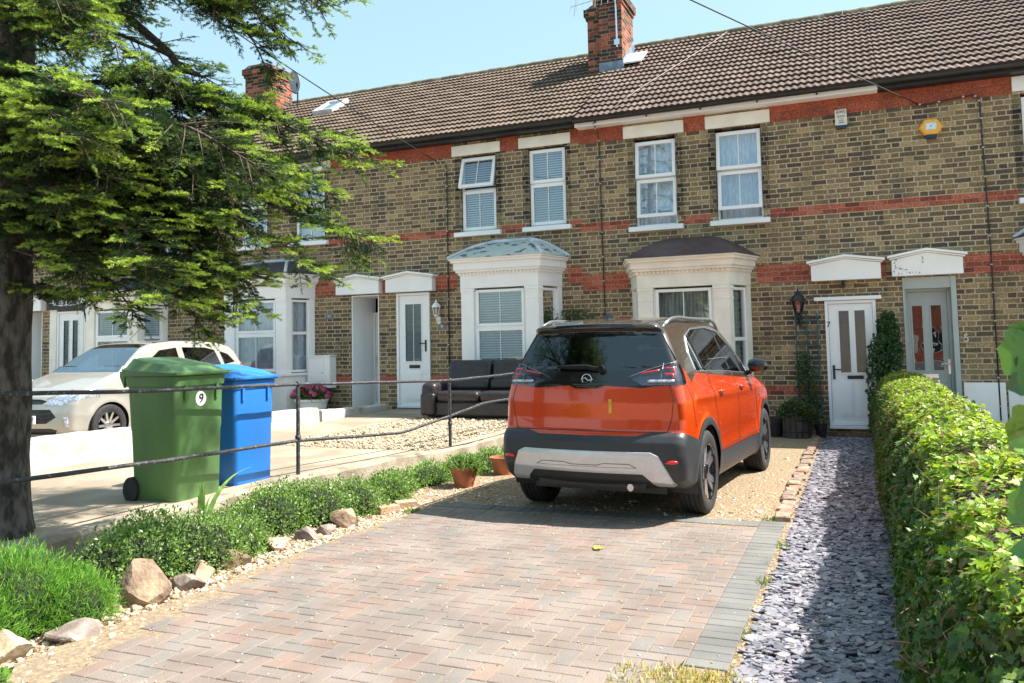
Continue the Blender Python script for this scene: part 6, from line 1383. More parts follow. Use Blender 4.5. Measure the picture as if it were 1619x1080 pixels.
# ---- conifer --------------------------------------------------------------
def conifer():
    org = (-5.90, 4.2, .27); t = thing('conifer_tree', org, 'big conifer at the left edge with lime-tipped dark branches over the bins', 'tree'); rg = np.random.default_rng(4); rr = random.Random(4)
    tx = lambda z: -5.93+.012*(z-.3)
    m = MB(); n = 28; rings = []
    for z in np.concatenate([np.linspace(-.05, .7, 10), np.linspace(.85, 10.5, 44)]):
        r0 = np.interp(z, [-.05,.15,.35,.6,1.2,3,6,10.5], [.34,.29,.245,.215,.20,.18,.13,.02]); ring_ = []
        for j in range(n):
            a = 2*math.pi*j/n; b_ = 1+.05*math.sin(5*a+z*2)+.03*math.sin(11*a-z*3.1)+.025*math.sin(z*9+a*3)+rr.uniform(-.012,.012)
            if z < .5: b_ += .10*max(0, math.sin(4*a+1))*(.5-z)*2
            ring_.append((tx(z)+r0*b_*math.cos(a), 4.2+r0*b_*math.sin(a), z))
        rings.append(ring_)
    m.loft(rings, caps=True); m.build('trunk', bark, t, smooth='all')
    limbs = [  # start height, path of the limb, length of its side branches
     (3.65,[(-4.8,4.6,3.66),(-4.15,4.9,3.40),(-3.65,5.0,3.16),(-3.2,5.0,2.93)],.52),(3.2,[(-4.5,4.05,3.2),(-3.9,4.0,3.04),(-3.56,4.2,2.8),(-3.31,4.4,2.64)],.6),(3.5,[(-4.9,4.4,3.50),(-4.3,4.6,3.42),(-3.87,4.7,3.15)],.5),
     (2.95,[(-5.1,4.4,3.0),(-4.48,4.6,2.92),(-3.94,5.0,2.65),(-3.56,5.1,2.47),(-3.21,5.2,2.41)],.55),(2.6,[(-5.0,4.4,2.65),(-4.18,4.6,2.62),(-3.7,4.7,2.28),(-3.45,4.8,2.13)],.5),
     (3.3,[(-5.3,3.9,3.45),(-4.91,3.7,3.39),(-4.31,3.5,3.16),(-3.85,3.4,3.03)],.42),(3.0,[(-5.3,3.85,3.1),(-4.77,3.6,3.05),(-4.1,3.4,2.85)],.45),(3.55,[(-5.37,3.9,3.6),(-4.8,3.6,3.3),(-4.34,3.4,2.99)],.42),
     (3.5,[(-4.9,4.5,3.5),(-4.31,4.3,3.50),(-4.34,3.9,3.56),(-4.27,3.55,3.60)],.30),
     (2.75,[(-5.3,4.3,2.8),(-4.77,4.3,2.62),(-4.24,4.3,2.14),(-4.05,4.4,1.78)],.42),(2.7,[(-5.2,4.1,2.7),(-4.55,4.0,2.52),(-4.10,3.9,2.14),(-3.98,3.9,1.86)],.42),(2.75,[(-5.2,4.4,2.8),(-4.68,4.5,2.64),(-4.24,4.6,2.21),(-3.80,4.6,2.12)],.42),
     (2.6,[(-5.1,4.3,2.6),(-4.4,4.4,2.47),(-3.98,4.5,2.02),(-3.80,4.5,1.84)],.40),(2.15,[(-5.33,4.2,2.08),(-5.0,4.2,2.02)],.12),
     (5.0,[(-5.02,4.8,5.01),(-4.24,5.0,4.55),(-3.55,5.0,4.19)],.62),(4.8,[(-5.02,4.8,4.8),(-4.15,4.9,4.2),(-3.85,5.0,3.92)],.5),(4.5,[(-4.69,4.8,4.48),(-4.15,4.9,3.97),(-4.05,5.0,3.62)],.42),(4.6,[(-4.68,4.6,4.6),(-4.4,4.7,4.25),(-4.3,4.7,4.08)],.36),
     (3.0,[(-5.03,3.9,2.98),(-4.3,3.8,2.70)],.45),(2.75,[(-4.89,3.7,2.71),(-4.4,3.6,2.55)],.42),(3.0,[(-5.21,4.4,3.06),(-4.38,4.5,2.62),(-4.05,4.6,2.46)],.48),
     (4.1,[(-5.32,4.0,4.04),(-4.75,3.8,3.72)],.45),(4.4,[(-5.5,4.3,4.4),(-4.85,4.3,4.06)],.5),(3.3,[(-5.5,4.0,3.3),(-4.9,3.75,3.1),(-4.5,3.6,2.95)],.5),(2.5,[(-5.4,4.0,2.5),(-4.9,3.9,2.35),(-4.6,3.8,2.1)],.42),
     (2.5,[(-5.4,4.4,2.5),(-4.8,4.6,2.3),(-4.5,4.8,2.0)],.45),(3.4,[(-5.3,4.6,3.4),(-4.7,5.1,3.1),(-4.3,5.4,2.8)],.55)]
    limbs[0:0] = [(2.9,[(-5.0,4.35,2.6),(-4.5,4.4,2.15),(-4.20,4.45,1.75)],.40),(2.8,[(-5.2,4.2,2.5),(-4.8,4.15,2.15),(-4.45,4.1,1.85)],.40),(3.5,[(-4.7,4.8,3.2),(-4.0,5.1,2.95),(-3.6,5.2,2.75)],.5),(3.0,[(-5.0,4.6,2.8),(-4.5,4.9,2.35),(-4.2,5.0,2.05)],.45),(4.2,[(-5.1,3.9,4.0),(-4.6,3.7,3.85)],.5)]
    for (z_, pa, l_) in ((5.5,[(-4.6,5.4,5.95),(-3.3,6.5,5.9),(-2.1,7.2,5.6)],.6),(5.9,[(-4.6,5.6,6.2),(-3.4,6.9,6.2),(-2.5,7.6,5.9)],.6),(5.3,[(-4.7,5.0,5.7),(-3.4,5.9,5.8),(-2.2,6.6,5.6)],.55)): limbs.append((z_, pa, l_))  # out-of-view limbs added to throw dappled shade on the bins
    ns = len(limbs)
    for k in range(16):     # the sides the road does not see, and the crown above
        a = R(60+k*20+rr.uniform(-8,8)); z = 2.5+rr.uniform(0,2.2); l_ = 1.5+rr.uniform(-.3,.3)
        limbs.append((z, [(tx(z)+math.cos(a)*l_*u, 4.2+math.sin(a)*l_*u, z+.10*u-.5*u*u) for u in (.35,.7,1.0)], .5))
    for k in range(46):
        z = 4.7+k*.115; a = k*2.4+rr.uniform(-.3,.3); l_ = (10.6-z)*.36; limbs.append((z, [(tx(z)+math.cos(a)*l_*u, 4.2+math.sin(a)*l_*u, z+.15*u-.45*u*u) for u in (.35,.7,1.0)], .5*l_/2+.15))
    TW_o, TW_d, TW_l, TW_y = [], [], [], []; br = []; lat = MB(); main = []
    for li, (z0, path, ll) in enumerate(limbs):
        seen = li < ns; pts = [Vector((tx(z0), 4.2, z0-.02))] + [Vector(p) for p in path]
        # resample the limb
        sg = [(b_-a).length for a, b_ in zip(pts[:-1], pts[1:])]; tot = sum(sg); N_ = int(tot/.05); sm = []
        for i in range(N_+1):
            s_ = tot*i/N_; k = 0
            while k < len(sg)-1 and s_ > sg[k]: s_ -= sg[k]; k += 1
            sm.append(pts[k].lerp(pts[k+1], s_/sg[k]))
        for _ in range(4): sm = [sm[0]] + [(sm[i-1]+sm[i]*2+sm[i+1])/4 for i in range(1, len(sm)-1)] + [sm[-1]]
        m = MB(); m.tube(sm[::2]+[sm[-1]], [max(.003, (.027 if seen else .026)*(1-i/(len(sm)/2+1))**.8) for i in range(len(sm[::2])+1)], 7); main.append(m)
        i = int(.22/.05) if ll > .2 else 2; side = rr.choice((-1, 1))
        while i < len(sm)-1:
            u = i/(len(sm)-1); d = (sm[min(i+1, len(sm)-1)]-sm[i-1]).normalized(); h = Vector((d.x, d.y, 0)).normalized(); sd = Vector((-h.y, h.x, 0))*side
            L_ = ll*(.40+.60*math.sin(min(1, (1-u)*1.25+.12)*math.pi/2))*rr.uniform(.65,1.1)*(.55 if u < .2 else 1)
            ang = R(rr.uniform(38,62)); dd = (h*math.cos(ang)+sd*math.sin(ang)+Vector((0,0,rr.uniform(-.45,.30)))).normalized(); hang = rr.random() < .33
            if hang: dd = (dd*.5+Vector((0,0,-.8))).normalized(); L_ *= .8
            nl = max(3, int(L_/.045)); p = sm[i].copy(); path2 = [p.copy()]
            for j in range(nl):
                dd = (dd+Vector((rr.uniform(-.05,.05), rr.uniform(-.05,.05), -.030+ (.02 if j > nl*.6 else 0)))).normalized(); p = p+dd*L_/nl; path2.append(p.copy())
                v = (j+1)/nl
                for s2 in (-1, 1):
                    if rr.random() < (.06 if seen else .45): continue
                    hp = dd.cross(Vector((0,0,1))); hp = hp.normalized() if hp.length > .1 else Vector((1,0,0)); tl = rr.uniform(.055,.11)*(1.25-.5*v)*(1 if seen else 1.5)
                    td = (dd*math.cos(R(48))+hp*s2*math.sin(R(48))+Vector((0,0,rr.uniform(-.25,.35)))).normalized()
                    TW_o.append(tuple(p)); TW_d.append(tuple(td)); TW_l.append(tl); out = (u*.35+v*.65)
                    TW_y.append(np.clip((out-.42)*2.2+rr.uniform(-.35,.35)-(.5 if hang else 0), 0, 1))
                    if tl > .075 and seen:
                        q = p+td*tl*.55
                        for s3 in (-1, 1): t3 = (td*math.cos(R(50))+(td.cross(Vector((0,0,1))).normalized())*s3*math.sin(R(50))).normalized(); TW_o.append(tuple(q)); TW_d.append(tuple(t3)); TW_l.append(tl*.5); TW_y.append(TW_y[-1])
            TW_o.append(tuple(p)); TW_d.append(tuple(dd)); TW_l.append(.08); TW_y.append(np.clip(u*.5+.55+rr.uniform(-.3,.3)-(.6 if hang else 0), 0, 1))
            lat.tube([tuple(q) for q in path2[::2]+[path2[-1]]], [max(.0018, .0065*(1-k/(len(path2)/2+1))) for k in range(len(path2[::2])+1)], 4, cap=False)
            side = -side; i += 0 if (seen and rr.random() < .30) else 1
    for m in main: pass
    allm = MB()
    for m in main: allm.add(np.concatenate(m.v), m.f)
    bare = [(-5.75,4.3,4.7),(-5.49,4.5,4.52),(-5.24,4.7,4.26),(-4.88,4.8,3.93),(-4.80,4.83,3.80),(-4.6,4.85,3.72)]
    allm.tube(bare, [.045,.04,.036,.03,.024,.012], 8)
    for k in range(26):     # dead twiggy side shoots under the crown
        z = rr.uniform(2.0,4.6); a = rr.uniform(-1.2,1.0); l_ = rr.uniform(.5,1.5); p = Vector((tx(z), 4.2, z)); pts = [p]
        d = Vector((math.cos(a), math.sin(a), rr.uniform(-.2,.15)))
        for j in range(6): d = (d+Vector((rr.uniform(-.15,.15), rr.uniform(-.15,.15), rr.uniform(-.12,.05)))).normalized(); p = p+d*l_/6; pts.append(p)
        allm.tube(pts, [.012*(1-j/7)+.001 for j in range(7)], 4, cap=False)
        for q in pts[2:]:
            e = Vector((rr.uniform(-1,1), rr.uniform(-1,1), rr.uniform(-.9,.2))).normalized()*rr.uniform(.1,.3); allm.tube([q, q+e*.6+Vector((0,0,.01)), q+e], [.003,.002,.001], 3, cap=False)
    allm.build('limbs', limb_bark, t, smooth='all', normals=False); lat.build('branchlets', twig_m, t, smooth='all', normals=False)
    O, D, Ln, Y = map(np.array, (TW_o, TW_d, TW_l, TW_y)); n = len(O); K = 30
    print('twigs', n)
    u = np.tile(np.linspace(.02, 1.0, K), (n, 1))+rg.normal(0, .02, (n, K)); th = rg.uniform(0, 2*math.pi, (n, K)); D = unit(D)
    A = unit(np.cross(D, np.array([[.3, .2, 1.0]]))); B = np.cross(D, A)
    rad = A[:, None]*np.cos(th)[..., None]*1.0+B[:, None]*np.sin(th)[..., None]*.75
    base = O[:, None]+D[:, None]*(u*Ln[:, None])[..., None]; nd = unit(D[:, None]*.75+rad*.75+np.array([0, 0, .12])); nl = (rg.uniform(.014, .023, (n, K))*np.where(u > .92, .8, 1))[..., None]
    wv = unit(np.cross(nd, rnd_dirs(n*K, rg).reshape(n, K, 3)))*.0017
    V = np.stack([base-wv, base+wv, base+nd*nl+wv*.7, base+nd*nl-wv*.7], 2).reshape(-1, 3); k = np.arange(n*K)*4; F_ = np.stack([k, k+1, k+2, k+3], 1)
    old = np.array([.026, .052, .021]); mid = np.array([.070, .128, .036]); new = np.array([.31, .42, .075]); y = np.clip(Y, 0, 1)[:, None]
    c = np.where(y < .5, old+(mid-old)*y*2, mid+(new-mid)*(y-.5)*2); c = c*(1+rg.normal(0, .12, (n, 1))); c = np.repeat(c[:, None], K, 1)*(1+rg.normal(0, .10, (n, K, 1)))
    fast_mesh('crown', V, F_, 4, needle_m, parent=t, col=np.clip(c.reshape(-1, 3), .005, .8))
conifer()

# ---- hedge ------------------------------------------------------------------
def hedge():
    t = thing('hedge', (.60, 8.0, 0), 'long clipped ivy-leaved hedge along the slate path, its sunlit top painted lime green', 'hedge'); rg = np.random.default_rng(8)
    def prof(s_, y):   # outline of the hedge across its width, s 0..1 from left foot over the top to the right foot
        w = .06*np.sin(y*1.3)+.03*np.sin(y*4.1+1); P = np.array([(.20,0),(.15,.30),(.17,.60),(.24,.82),(.36,.97),(.60,1.03),(.82,1.0),(.93,.85),(.97,.45),(.92,0)]); ss = np.linspace(0, 1, len(P))
        x = np.interp(s_, ss, P[:, 0])+w*.35*(s_ > .02); z = np.interp(s_, ss, P[:, 1])*(1+.03*np.sin(y*2.2+s_*5)+.02*np.sin(y*6.3)); return x, z
    m = MB(); ys = np.linspace(1.7, 13.95, 70); S_ = np.linspace(0, 1, 22); rings = []
    for y in ys:
        x, z = prof(S_, y); cx_, cz_ = .56, .48; rings.append([(cx_+(a-cx_)*.80, y, max(0, cz_+(b_-cz_)*.86)) for a, b_ in zip(x, z)])
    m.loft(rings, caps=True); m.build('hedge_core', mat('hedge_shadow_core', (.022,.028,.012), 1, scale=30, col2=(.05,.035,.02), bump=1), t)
    def scatter(n, y0, y1, size, shape, seed):
        r_ = np.random.default_rng(seed); y = y0+(y1-y0)*r_.random(n)**1.0; s_ = r_.choice([0, 1, 2], n, p=[.52,.33,.15]); s_ = np.where(s_ == 0, r_.uniform(0, .42, n), np.where(s_ == 1, r_.uniform(.38, .72, n), r_.uniform(.7, 1, n)))
        x, z = prof(s_, y); x2, z2 = prof(np.clip(s_+.01, 0, 1), y); tx_, tz_ = x2-x, z2-z; nn = np.stack([-tz_, 0*x, tx_], 1); nn = unit(nn+1e-6)
        dep = r_.exponential(.020, n)-.012; lump = .015*np.sin(y*7+s_*20)+.015*np.sin(y*17+s_*33); P = np.stack([x, y, z], 1)-nn*(dep-lump)[:, None]
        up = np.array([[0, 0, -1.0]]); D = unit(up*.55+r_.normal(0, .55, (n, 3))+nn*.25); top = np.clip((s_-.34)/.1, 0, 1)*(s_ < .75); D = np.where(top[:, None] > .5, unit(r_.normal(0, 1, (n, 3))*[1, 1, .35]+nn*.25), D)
        Nf = unit(nn*1.0+r_.normal(0, .42, (n, 3))+np.array([[0, 0, .25]])); S = size*r_.uniform(.6, 1.25, n)
        V, F_, rep = leaves(P, D, Nf, S, .72 if shape != 'ivy' else .62, .10, shape=shape, curl=.12)
        dark = tones(n, [(.035,.085,.018),(.055,.12,.022),(.08,.15,.03),(.10,.10,.03)], r_, w=[.35,.35,.24,.06]); sun_tone = tones(n, [(.21,.33,.04),(.30,.40,.055),(.36,.42,.08),(.24,.15,.08)], r_, w=[.40,.30,.18,.12])
        q = (np.clip(top+.08*(r_.random(n) < .15), 0, 1))[:, None]*(r_.random(n) < .85)[:, None]; c = dark*(1-q)+sun_tone*q; br = (r_.random(n) < .025); c[br] = [.16,.09,.045]  # top leaves coloured brighter for the sun, side leaves darker for the shade
        return V, F_, np.tile(c, (rep, 1))
    out = []; off = 0
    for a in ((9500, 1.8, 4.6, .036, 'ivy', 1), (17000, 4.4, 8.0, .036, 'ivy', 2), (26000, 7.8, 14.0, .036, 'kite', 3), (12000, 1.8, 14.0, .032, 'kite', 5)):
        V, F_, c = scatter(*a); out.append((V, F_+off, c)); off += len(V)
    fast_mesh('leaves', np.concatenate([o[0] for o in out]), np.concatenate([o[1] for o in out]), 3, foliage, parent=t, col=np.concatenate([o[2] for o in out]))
    m = MB(); r_ = random.Random(3)
    for k in range(520):
        y = r_.uniform(1.9,13.8)**1.0; s_ = r_.uniform(.05,.75); x, z = prof(np.array([s_]), y); x2, z2 = prof(np.array([s_+.01]), y); nn = Vector((-(z2-z)[0], 0, (x2-x)[0])).normalized(); p = Vector((x[0], y, z[0]))+nn*r_.uniform(-.02,.02); d = Vector((r_.uniform(-1,1), r_.uniform(-1,1), r_.uniform(-1,1))).normalized()*r_.uniform(.05,.15)
        m.tube([p, p+d*.5+nn*.02, p+d], [.0028,.0022,.001], 4, cap=False)
    m.build('twigs', mat('dry_twig', (.24,.15,.10), .9, var=.3), t, normals=False)['kind'] = 'stuff'
hedge()

# ---- close leafy shoots at the right edge ---------------------------------------
def vein(m):
    t = m.node_tree; b = t.nodes['Principled BSDF']; tc = t.nodes.new('ShaderNodeTexCoord'); n = t.nodes.new('ShaderNodeTexVoronoi'); n.feature = 'DISTANCE_TO_EDGE'; n.inputs['Scale'].default_value = 90; t.links.new(tc.outputs['Object'], n.inputs[0])
    bp = t.nodes.new('ShaderNodeBump'); bp.inputs['Strength'].default_value = .8; bp.inputs['Distance'].default_value = .004; t.links.new(n.outputs[0], bp.inputs['Height']); t.links.new(bp.outputs[0], b.inputs['Normal']); return m
near_leaf = vein(leaf_mat('near_leaf', .28, .10, .5))
def near_plant():
    t = thing('shrub', (.30, 1.05, 0), 'large out-of-focus glossy leaves of a shrub right beside the camera', 'shrub'); rg = np.random.default_rng(5)
    m = MB(); stems = [[(.34,1.02,0),(.25,1.03,.7),(.195,1.04,1.2),(.19,1.05,1.50),(.187,1.06,1.61)],[(.36,1.1,0),(.27,1.1,.6),(.225,1.08,1.0),(.19,1.07,1.32)],[(.42,1.2,0),(.36,1.2,.8),(.31,1.2,1.3),(.29,1.2,1.45)]]
    for s_ in stems: m.tube(s_, [.008,.007,.005,.004,.002][:len(s_)], 8)
    m.build('stem', mat('green_stem', (.12,.10,.05), .6, var=.2), t, smooth='all')
    L_ = [ # base point, pointing, size
     ((.19,1.05,1.60),(-.75,.0,.05),.075),((.175,1.05,1.60),(-.6,.0,-.6),.095),((.18,1.06,1.58),(-.3,-.1,-.9),.09),((.17,1.02,1.555),(-.7,.1,-.2),.06),
     ((.178,1.05,1.52),(-.55,-.1,-.75),.10),((.175,1.04,1.49),(-.8,0,-.1),.065),((.185,1.03,1.47),(-.45,-.2,-.8),.10),((.18,1.05,1.43),(-.75,.0,-.45),.095),((.185,1.02,1.40),(-.2,-.2,-.9),.09),
     ((.182,1.04,1.37),(-.8,.0,.1),.08),((.19,1.06,1.33),(-.6,-.1,-.7),.10),((.195,1.05,1.28),(-.75,0,-.2),.085),((.20,1.04,1.24),(-.5,-.2,-.8),.10),((.205,1.05,1.19),(-.8,.1,-.3),.09),((.21,1.05,1.14),(-.5,0,-.8),.095),
     ((.20,1.07,1.56),(.7,0,-.1),.09),((.21,1.07,1.45),(.7,0,-.3),.10),((.22,1.06,1.32),(.7,.1,-.2),.10),((.215,1.06,1.2),(.6,0,-.5),.1),
     ((.30,1.2,1.4),(-.7,.1,-.3),.11),((.22,1.07,1.08),(-.7,0,-.3),.09),((.23,1.06,1.02),(-.4,0,-.8),.09),((.19,1.04,1.30),(-.2,-.5,-.5),.075),((.185,1.03,1.52),(-.1,-.6,-.3),.07)]
    ex = [((a[0]+rg.uniform(-.01,.05), a[1]+rg.uniform(-.03,.05), a[2]+rg.uniform(-.04,.04)), tuple(np.array(b_)*.5+rg.normal(0,.5,3)), s_*rg.uniform(.6,.9)) for a, b_, s_ in L_ for _ in (0, 1, 2)]; L_ = L_+ex
    P = np.array([l_[0] for l_ in L_])+np.array([[.004, 0, -.002]]); D = np.array([l_[1] for l_ in L_], float); S = np.array([l_[2] for l_ in L_]); n = len(P)
    Nn = np.array([[-.1,-.9,.55]])+rg.normal(0, .35, (n, 3)); V, F_, rep = leaves(P, D, Nn, S*.62, .60, .20, shape='ivy', curl=.45, rg=rg)
    c = tones(n, [(.09,.22,.045),(.04,.11,.035),(.17,.30,.05),(.26,.27,.04)], rg, .1, [.38,.34,.22,.06]); o = fast_mesh('leaves', V, F_, 3, near_leaf, parent=t, col=np.tile(c, (rep, 1)), smooth=True)
    sd = o.modifiers.new('s', 'SUBSURF'); sd.levels = sd.render_levels = 1
near_plant()

# ---- low shrubs in the bed ---------------------------------------------------------
def shrub(name, blobs, n, size, pal, w, label, cat='shrub', seed=1, core=(.02,.03,.012), spike=False, group=None, shape='kite', upb=.35, mtl=None):
    r_ = np.random.default_rng(seed); c0 = np.mean([b_[0] for b_ in blobs], 0); t = thing(name, (float(c0[0]), float(c0[1]), 0), label, cat, group)
    m = MB()
    for c, rad in blobs:
        m2 = [(rad[0]*.70*math.cos(a), h) for h, a in ((0,0),)]
        prof = [(max(.001, math.cos(a)), math.sin(a)) for a in np.linspace(-.4, math.pi/2, 7)]; V0 = MB(); V0.lathe(prof, (0,0,0), 14, 'z'); V_ = V0.v[0]*np.array(rad)*.74+np.array(c); V_[:, 2] = np.maximum(V_[:, 2], .0); m.add(V_, V0.f)
    m.build('shrub_core', mat('shrub_core', core, 1, var=.4, scale=30, bump=.8), t, smooth='all', normals=False)
    vol = np.array([b_[1][0]*b_[1][1] for b_ in blobs]); k = r_.choice(len(blobs), n, p=vol/vol.sum()); C = np.array([b_[0] for b_ in blobs])[k]; RD = np.array([b_[1] for b_ in blobs])[k]
    d = rnd_dirs(n, r_); d[:, 2] = np.abs(d[:, 2])*1.1-.25; d = unit(d); rr_ = 1-r_.exponential(.13, n)+.10*np.sin(d[:, 0]*8+k*2)*np.sin(d[:, 1]*9+k)+.07*np.sin(d[:, 0]*21+d[:, 2]*17)+r_.normal(0, .06, n); P = C+d*RD*rr_[:, None]; ok = P[:, 2] > .01; P, d = P[ok], d[ok]; n = len(P)
    D = unit(d*.8+r_.normal(0, .5, (n, 3))+[0, 0, upb]); Nf = unit(d+r_.normal(0, .5, (n, 3))+[0, 0, .5]); S = size*r_.uniform(.6, 1.3, n)
    V, F_, rep = leaves(P, D, Nf, S, .10 if spike else .62, .02 if spike else .12, shape=shape, curl=.1); c = tones(n, pal, r_, .18, w); sh_ = np.clip(1-.0*(1-rr_[ok]), .5, 1)[:, None]
    fast_mesh('leaves', V, F_, 3, mtl or foliage, parent=t, col=np.tile(c*sh_, (rep, 1))); return t
PAL = [(.14,.24,.065),(.20,.32,.09),(.28,.39,.15),(.07,.14,.045)]; PW = [.32,.34,.18,.16]
BG = 'low leafy shrubs along the flower bed'
shrub('low_shrub', [((-4.75,4.42,.10),(.30,.34,.30)),((-4.62,4.85,.08),(.34,.36,.30)),((-4.95,4.70,.10),(.28,.35,.32)),((-4.60,5.20,.05),(.28,.28,.24)),((-4.78,4.15,.12),(.20,.2,.26))], 15000, .026, PAL, PW, 'leafy shrub behind the big wedge rock, under the strap leaves', seed=21, group=BG, mtl=glossy_leaf)
shrub('low_shrub', [((-4.85,5.95,.08),(.36,.38,.30)),((-4.72,6.40,.08),(.38,.38,.30)),((-4.62,6.85,.06),(.34,.34,.27)),((-5.0,6.3,.08),(.26,.4,.30)),((-4.9,5.6,.05),(.26,.26,.24))], 17000, .025, PAL, PW, 'widest leafy shrub, behind the grey and leaning stones', seed=22, group=BG, mtl=glossy_leaf)
shrub('low_shrub', [((-4.66,7.55,.05),(.26,.30,.22)),((-4.78,7.95,.05),(.24,.28,.20))], 7000, .025, PAL, PW, 'small rounded shrub left of the planted terracotta pot', seed=23, group=BG)
shrub('low_shrub', [((-4.68,8.55,.04),(.24,.40,.22)),((-4.55,9.15,.04),(.24,.42,.22)),((-4.48,9.8,.04),(.22,.45,.22)),((-4.42,10.5,.04),(.22,.5,.2))], 10000, .026, [(.14,.27,.06),(.20,.34,.08),(.25,.38,.11),(.08,.17,.04)], PW, 'brightest shrub running back behind the terracotta pots', seed=24, group=BG)
shrub('feathery_shrub', [((-4.62,3.35,.10),(.36,.40,.36)),((-4.85,3.10,.12),(.36,.4,.40)),((-4.42,3.60,.06),(.26,.26,.24)),((-4.50,3.0,.05),(.28,.3,.28))], 26000, .048, [(.13,.30,.05),(.19,.38,.06),(.26,.44,.09),(.08,.18,.04)], PW, 'bright green feathery needle-leaved bush at the left edge', seed=25, spike=True, upb=.7)
shrub('pot_plant', [((-4.19,8.48,.25),(.17,.20,.10)),((-4.07,8.50,.24),(.12,.12,.06))], 1500, .03, PAL, PW, 'sprawling green plant spilling out of the terracotta pot', 'plant', seed=26)
shrub('tub_plant', [((-.98,14.0,.40),(.26,.22,.20)),((-.80,13.98,.36),(.18,.18,.14))], 2600, .045, [(.07,.11,.04),(.10,.14,.06),(.05,.08,.03)], None, 'dull green plants growing in the wooden tub', 'plant', seed=27)
shrub('weed', [((-4.0,2.75,.0),(.16,.14,.06))], 260, .045, [(.16,.30,.06),(.12,.22,.04)], None, 'flat green weed at the bottom left corner of the paving', 'weed', seed=28, shape='oval')
fl_t = shrub('bedding_plant', [((-10.36,14.0,.60),(.33,.30,.18))], 1400, .05, [(.07,.15,.04),(.10,.2,.05)], None, 'pink and dark red flowering plants filling the white tub', 'flowers', seed=29)
def blooms():
    r_ = np.random.default_rng(9); n = 90; d = rnd_dirs(n, r_); d[:, 2] = abs(d[:, 2]); P = np.array([-10.36,13.98,.62])+d*[.40,.34,.24]; out = []; cols = []
    pk = r_.random(n) < .5
    for j in range(6):
        a = j*math.pi/3; D = np.stack([np.full(n, math.cos(a)), np.full(n, -.3), np.full(n, math.sin(a))], 1)+r_.normal(0, .2, (n, 3)); V, F_, rep = leaves(P, D, np.tile([[0, -1, .3]], (n, 1)), np.full(n, .055), .9, .1, shape='kite'); out.append((V, F_)); c = np.where(pk[:, None], [.62,.12,.30], [.16,.008,.03]); cols.append(np.tile(c, (rep, 1)))
    off = 0; Vs, Fs = [], []
    for V, F_ in out: Vs.append(V); Fs.append(F_+off); off += len(V)
    fast_mesh('blooms', np.concatenate(Vs), np.concatenate(Fs), 3, foliage, parent=fl_t, col=np.concatenate(cols))['kind'] = 'stuff'
blooms()
def climber(name, pts, spread, n, size, pal, label, seed, cat='climbing plant', y=14.35, stems=True):
    """leaves hung round a few stems against the wall"""
    r_ = np.random.default_rng(seed); t = thing(name, (pts[0][0], y, 0), label, cat); pts = np.array(pts); u = r_.random(n)*(len(pts)-1); i = u.astype(int); i = np.minimum(i, len(pts)-2); f = (u-i)[:, None]; C = pts[i]*(1-f)+pts[i+1]*f
    sp = np.array(spread)[None]; P = np.stack([C[:, 0], np.full(n, y), C[:, 1]], 1)+np.clip(r_.normal(0, 1, (n, 3)), -1.7, 1.7)*np.stack([C[:, 2]*.5, np.full(n, sp[0, 0]), np.full(n, .06)], 1); P[:, 1] = np.minimum(P[:, 1], YF-.02)
    D = unit(r_.normal(0, .6, (n, 3))+[0, -.2, -.7]); Nf = unit(r_.normal(0, .5, (n, 3))+[0, -1, .4]); V, F_, rep = leaves(P, D, Nf, size*r_.uniform(.6, 1.2, n), .75, .1, shape='kite'); fast_mesh('leaves', V, F_, 3, foliage, parent=t, col=np.tile(tones(n, pal, r_), (rep, 1)))
    m = MB()
    for k in range(4 if stems else 1): m.tube([(p[0]+r_.uniform(-.5, .5)*p[2]*.5, y+.03, p[1]) for p in pts], .006, 5)
    m.build('stem', twig_m, t, normals=False); return t
DK = [(.030,.07,.022),(.045,.10,.03),(.06,.13,.035),(.02,.045,.015)]
climber('ivy', [(.30,.0,.24),(.32,.5,.25),(.33,1.0,.28),(.37,1.4,.28),(.42,1.75,.16),(.44,1.92,.08)], (.06,), 3600, .06, DK, 'dark ivy climbing the wall between door 7 and the grey door', 41, y=14.33)
climber('climbing_plant', [(-.80,.2,.30),(-.80,.6,.26),(-.82,1.0,.20),(-.85,1.35,.16)], (.04,), 800, .045, DK, 'straggling dark climber growing through the blue-green trellis', 42, y=14.40)
climber('wall_shrub', [(-4.75,.2,.5),(-4.78,1.2,.6),(-4.85,1.8,.65),(-4.80,2.2,.4)], (.06,), 1500, .05, DK, 'sparse green shrub on the wall between the two bays', 43, y=14.36)

# ---- strap leaves of a bulb by the wall -----------------------------------------------
def strap():
    t = thing('strap_leaf_plant', (-4.98,5.25,.15), 'few tall strap leaves arching up in front of the green bin', 'plant'); m = MB(); r_ = random.Random(2)
    for (dx, dy, h, bend, w) in ((.10,.35,.62,.9,.030),(.02,.10,.42,.3,.026),(-.04,.05,.38,.2,.024),(.05,-.02,.45,.15,.026),(.0,.18,.34,.5,.022),(-.02,-.06,.30,.1,.024)):
        rings = []; n = 12
        for i in range(n+1):
            u = i/n; x = -4.98+dx*.3+dx*bend*u*u*1.2; y = 5.25+dy*.1+dy*bend*u*u*1.3; z = .10+h*(u*1.15-.38*bend*u*u*u); ww = w*math.sin(min(1, .15+u)*math.pi*.97)**.5*(1-u*.55)
            rings.append([(x-ww*.75, y-ww*.5, z), (x, y, z-ww*.4), (x+ww*.75, y+ww*.5, z)])
        m2 = MB(); m2.loft(rings, closed=False); m.add(m2.v[0], m2.f)
    o = m.build('leaves', mat('strap_leaf', (.16,.30,.05), .4, var=.2, scale=12), t, smooth='all', normals=False)
strap()

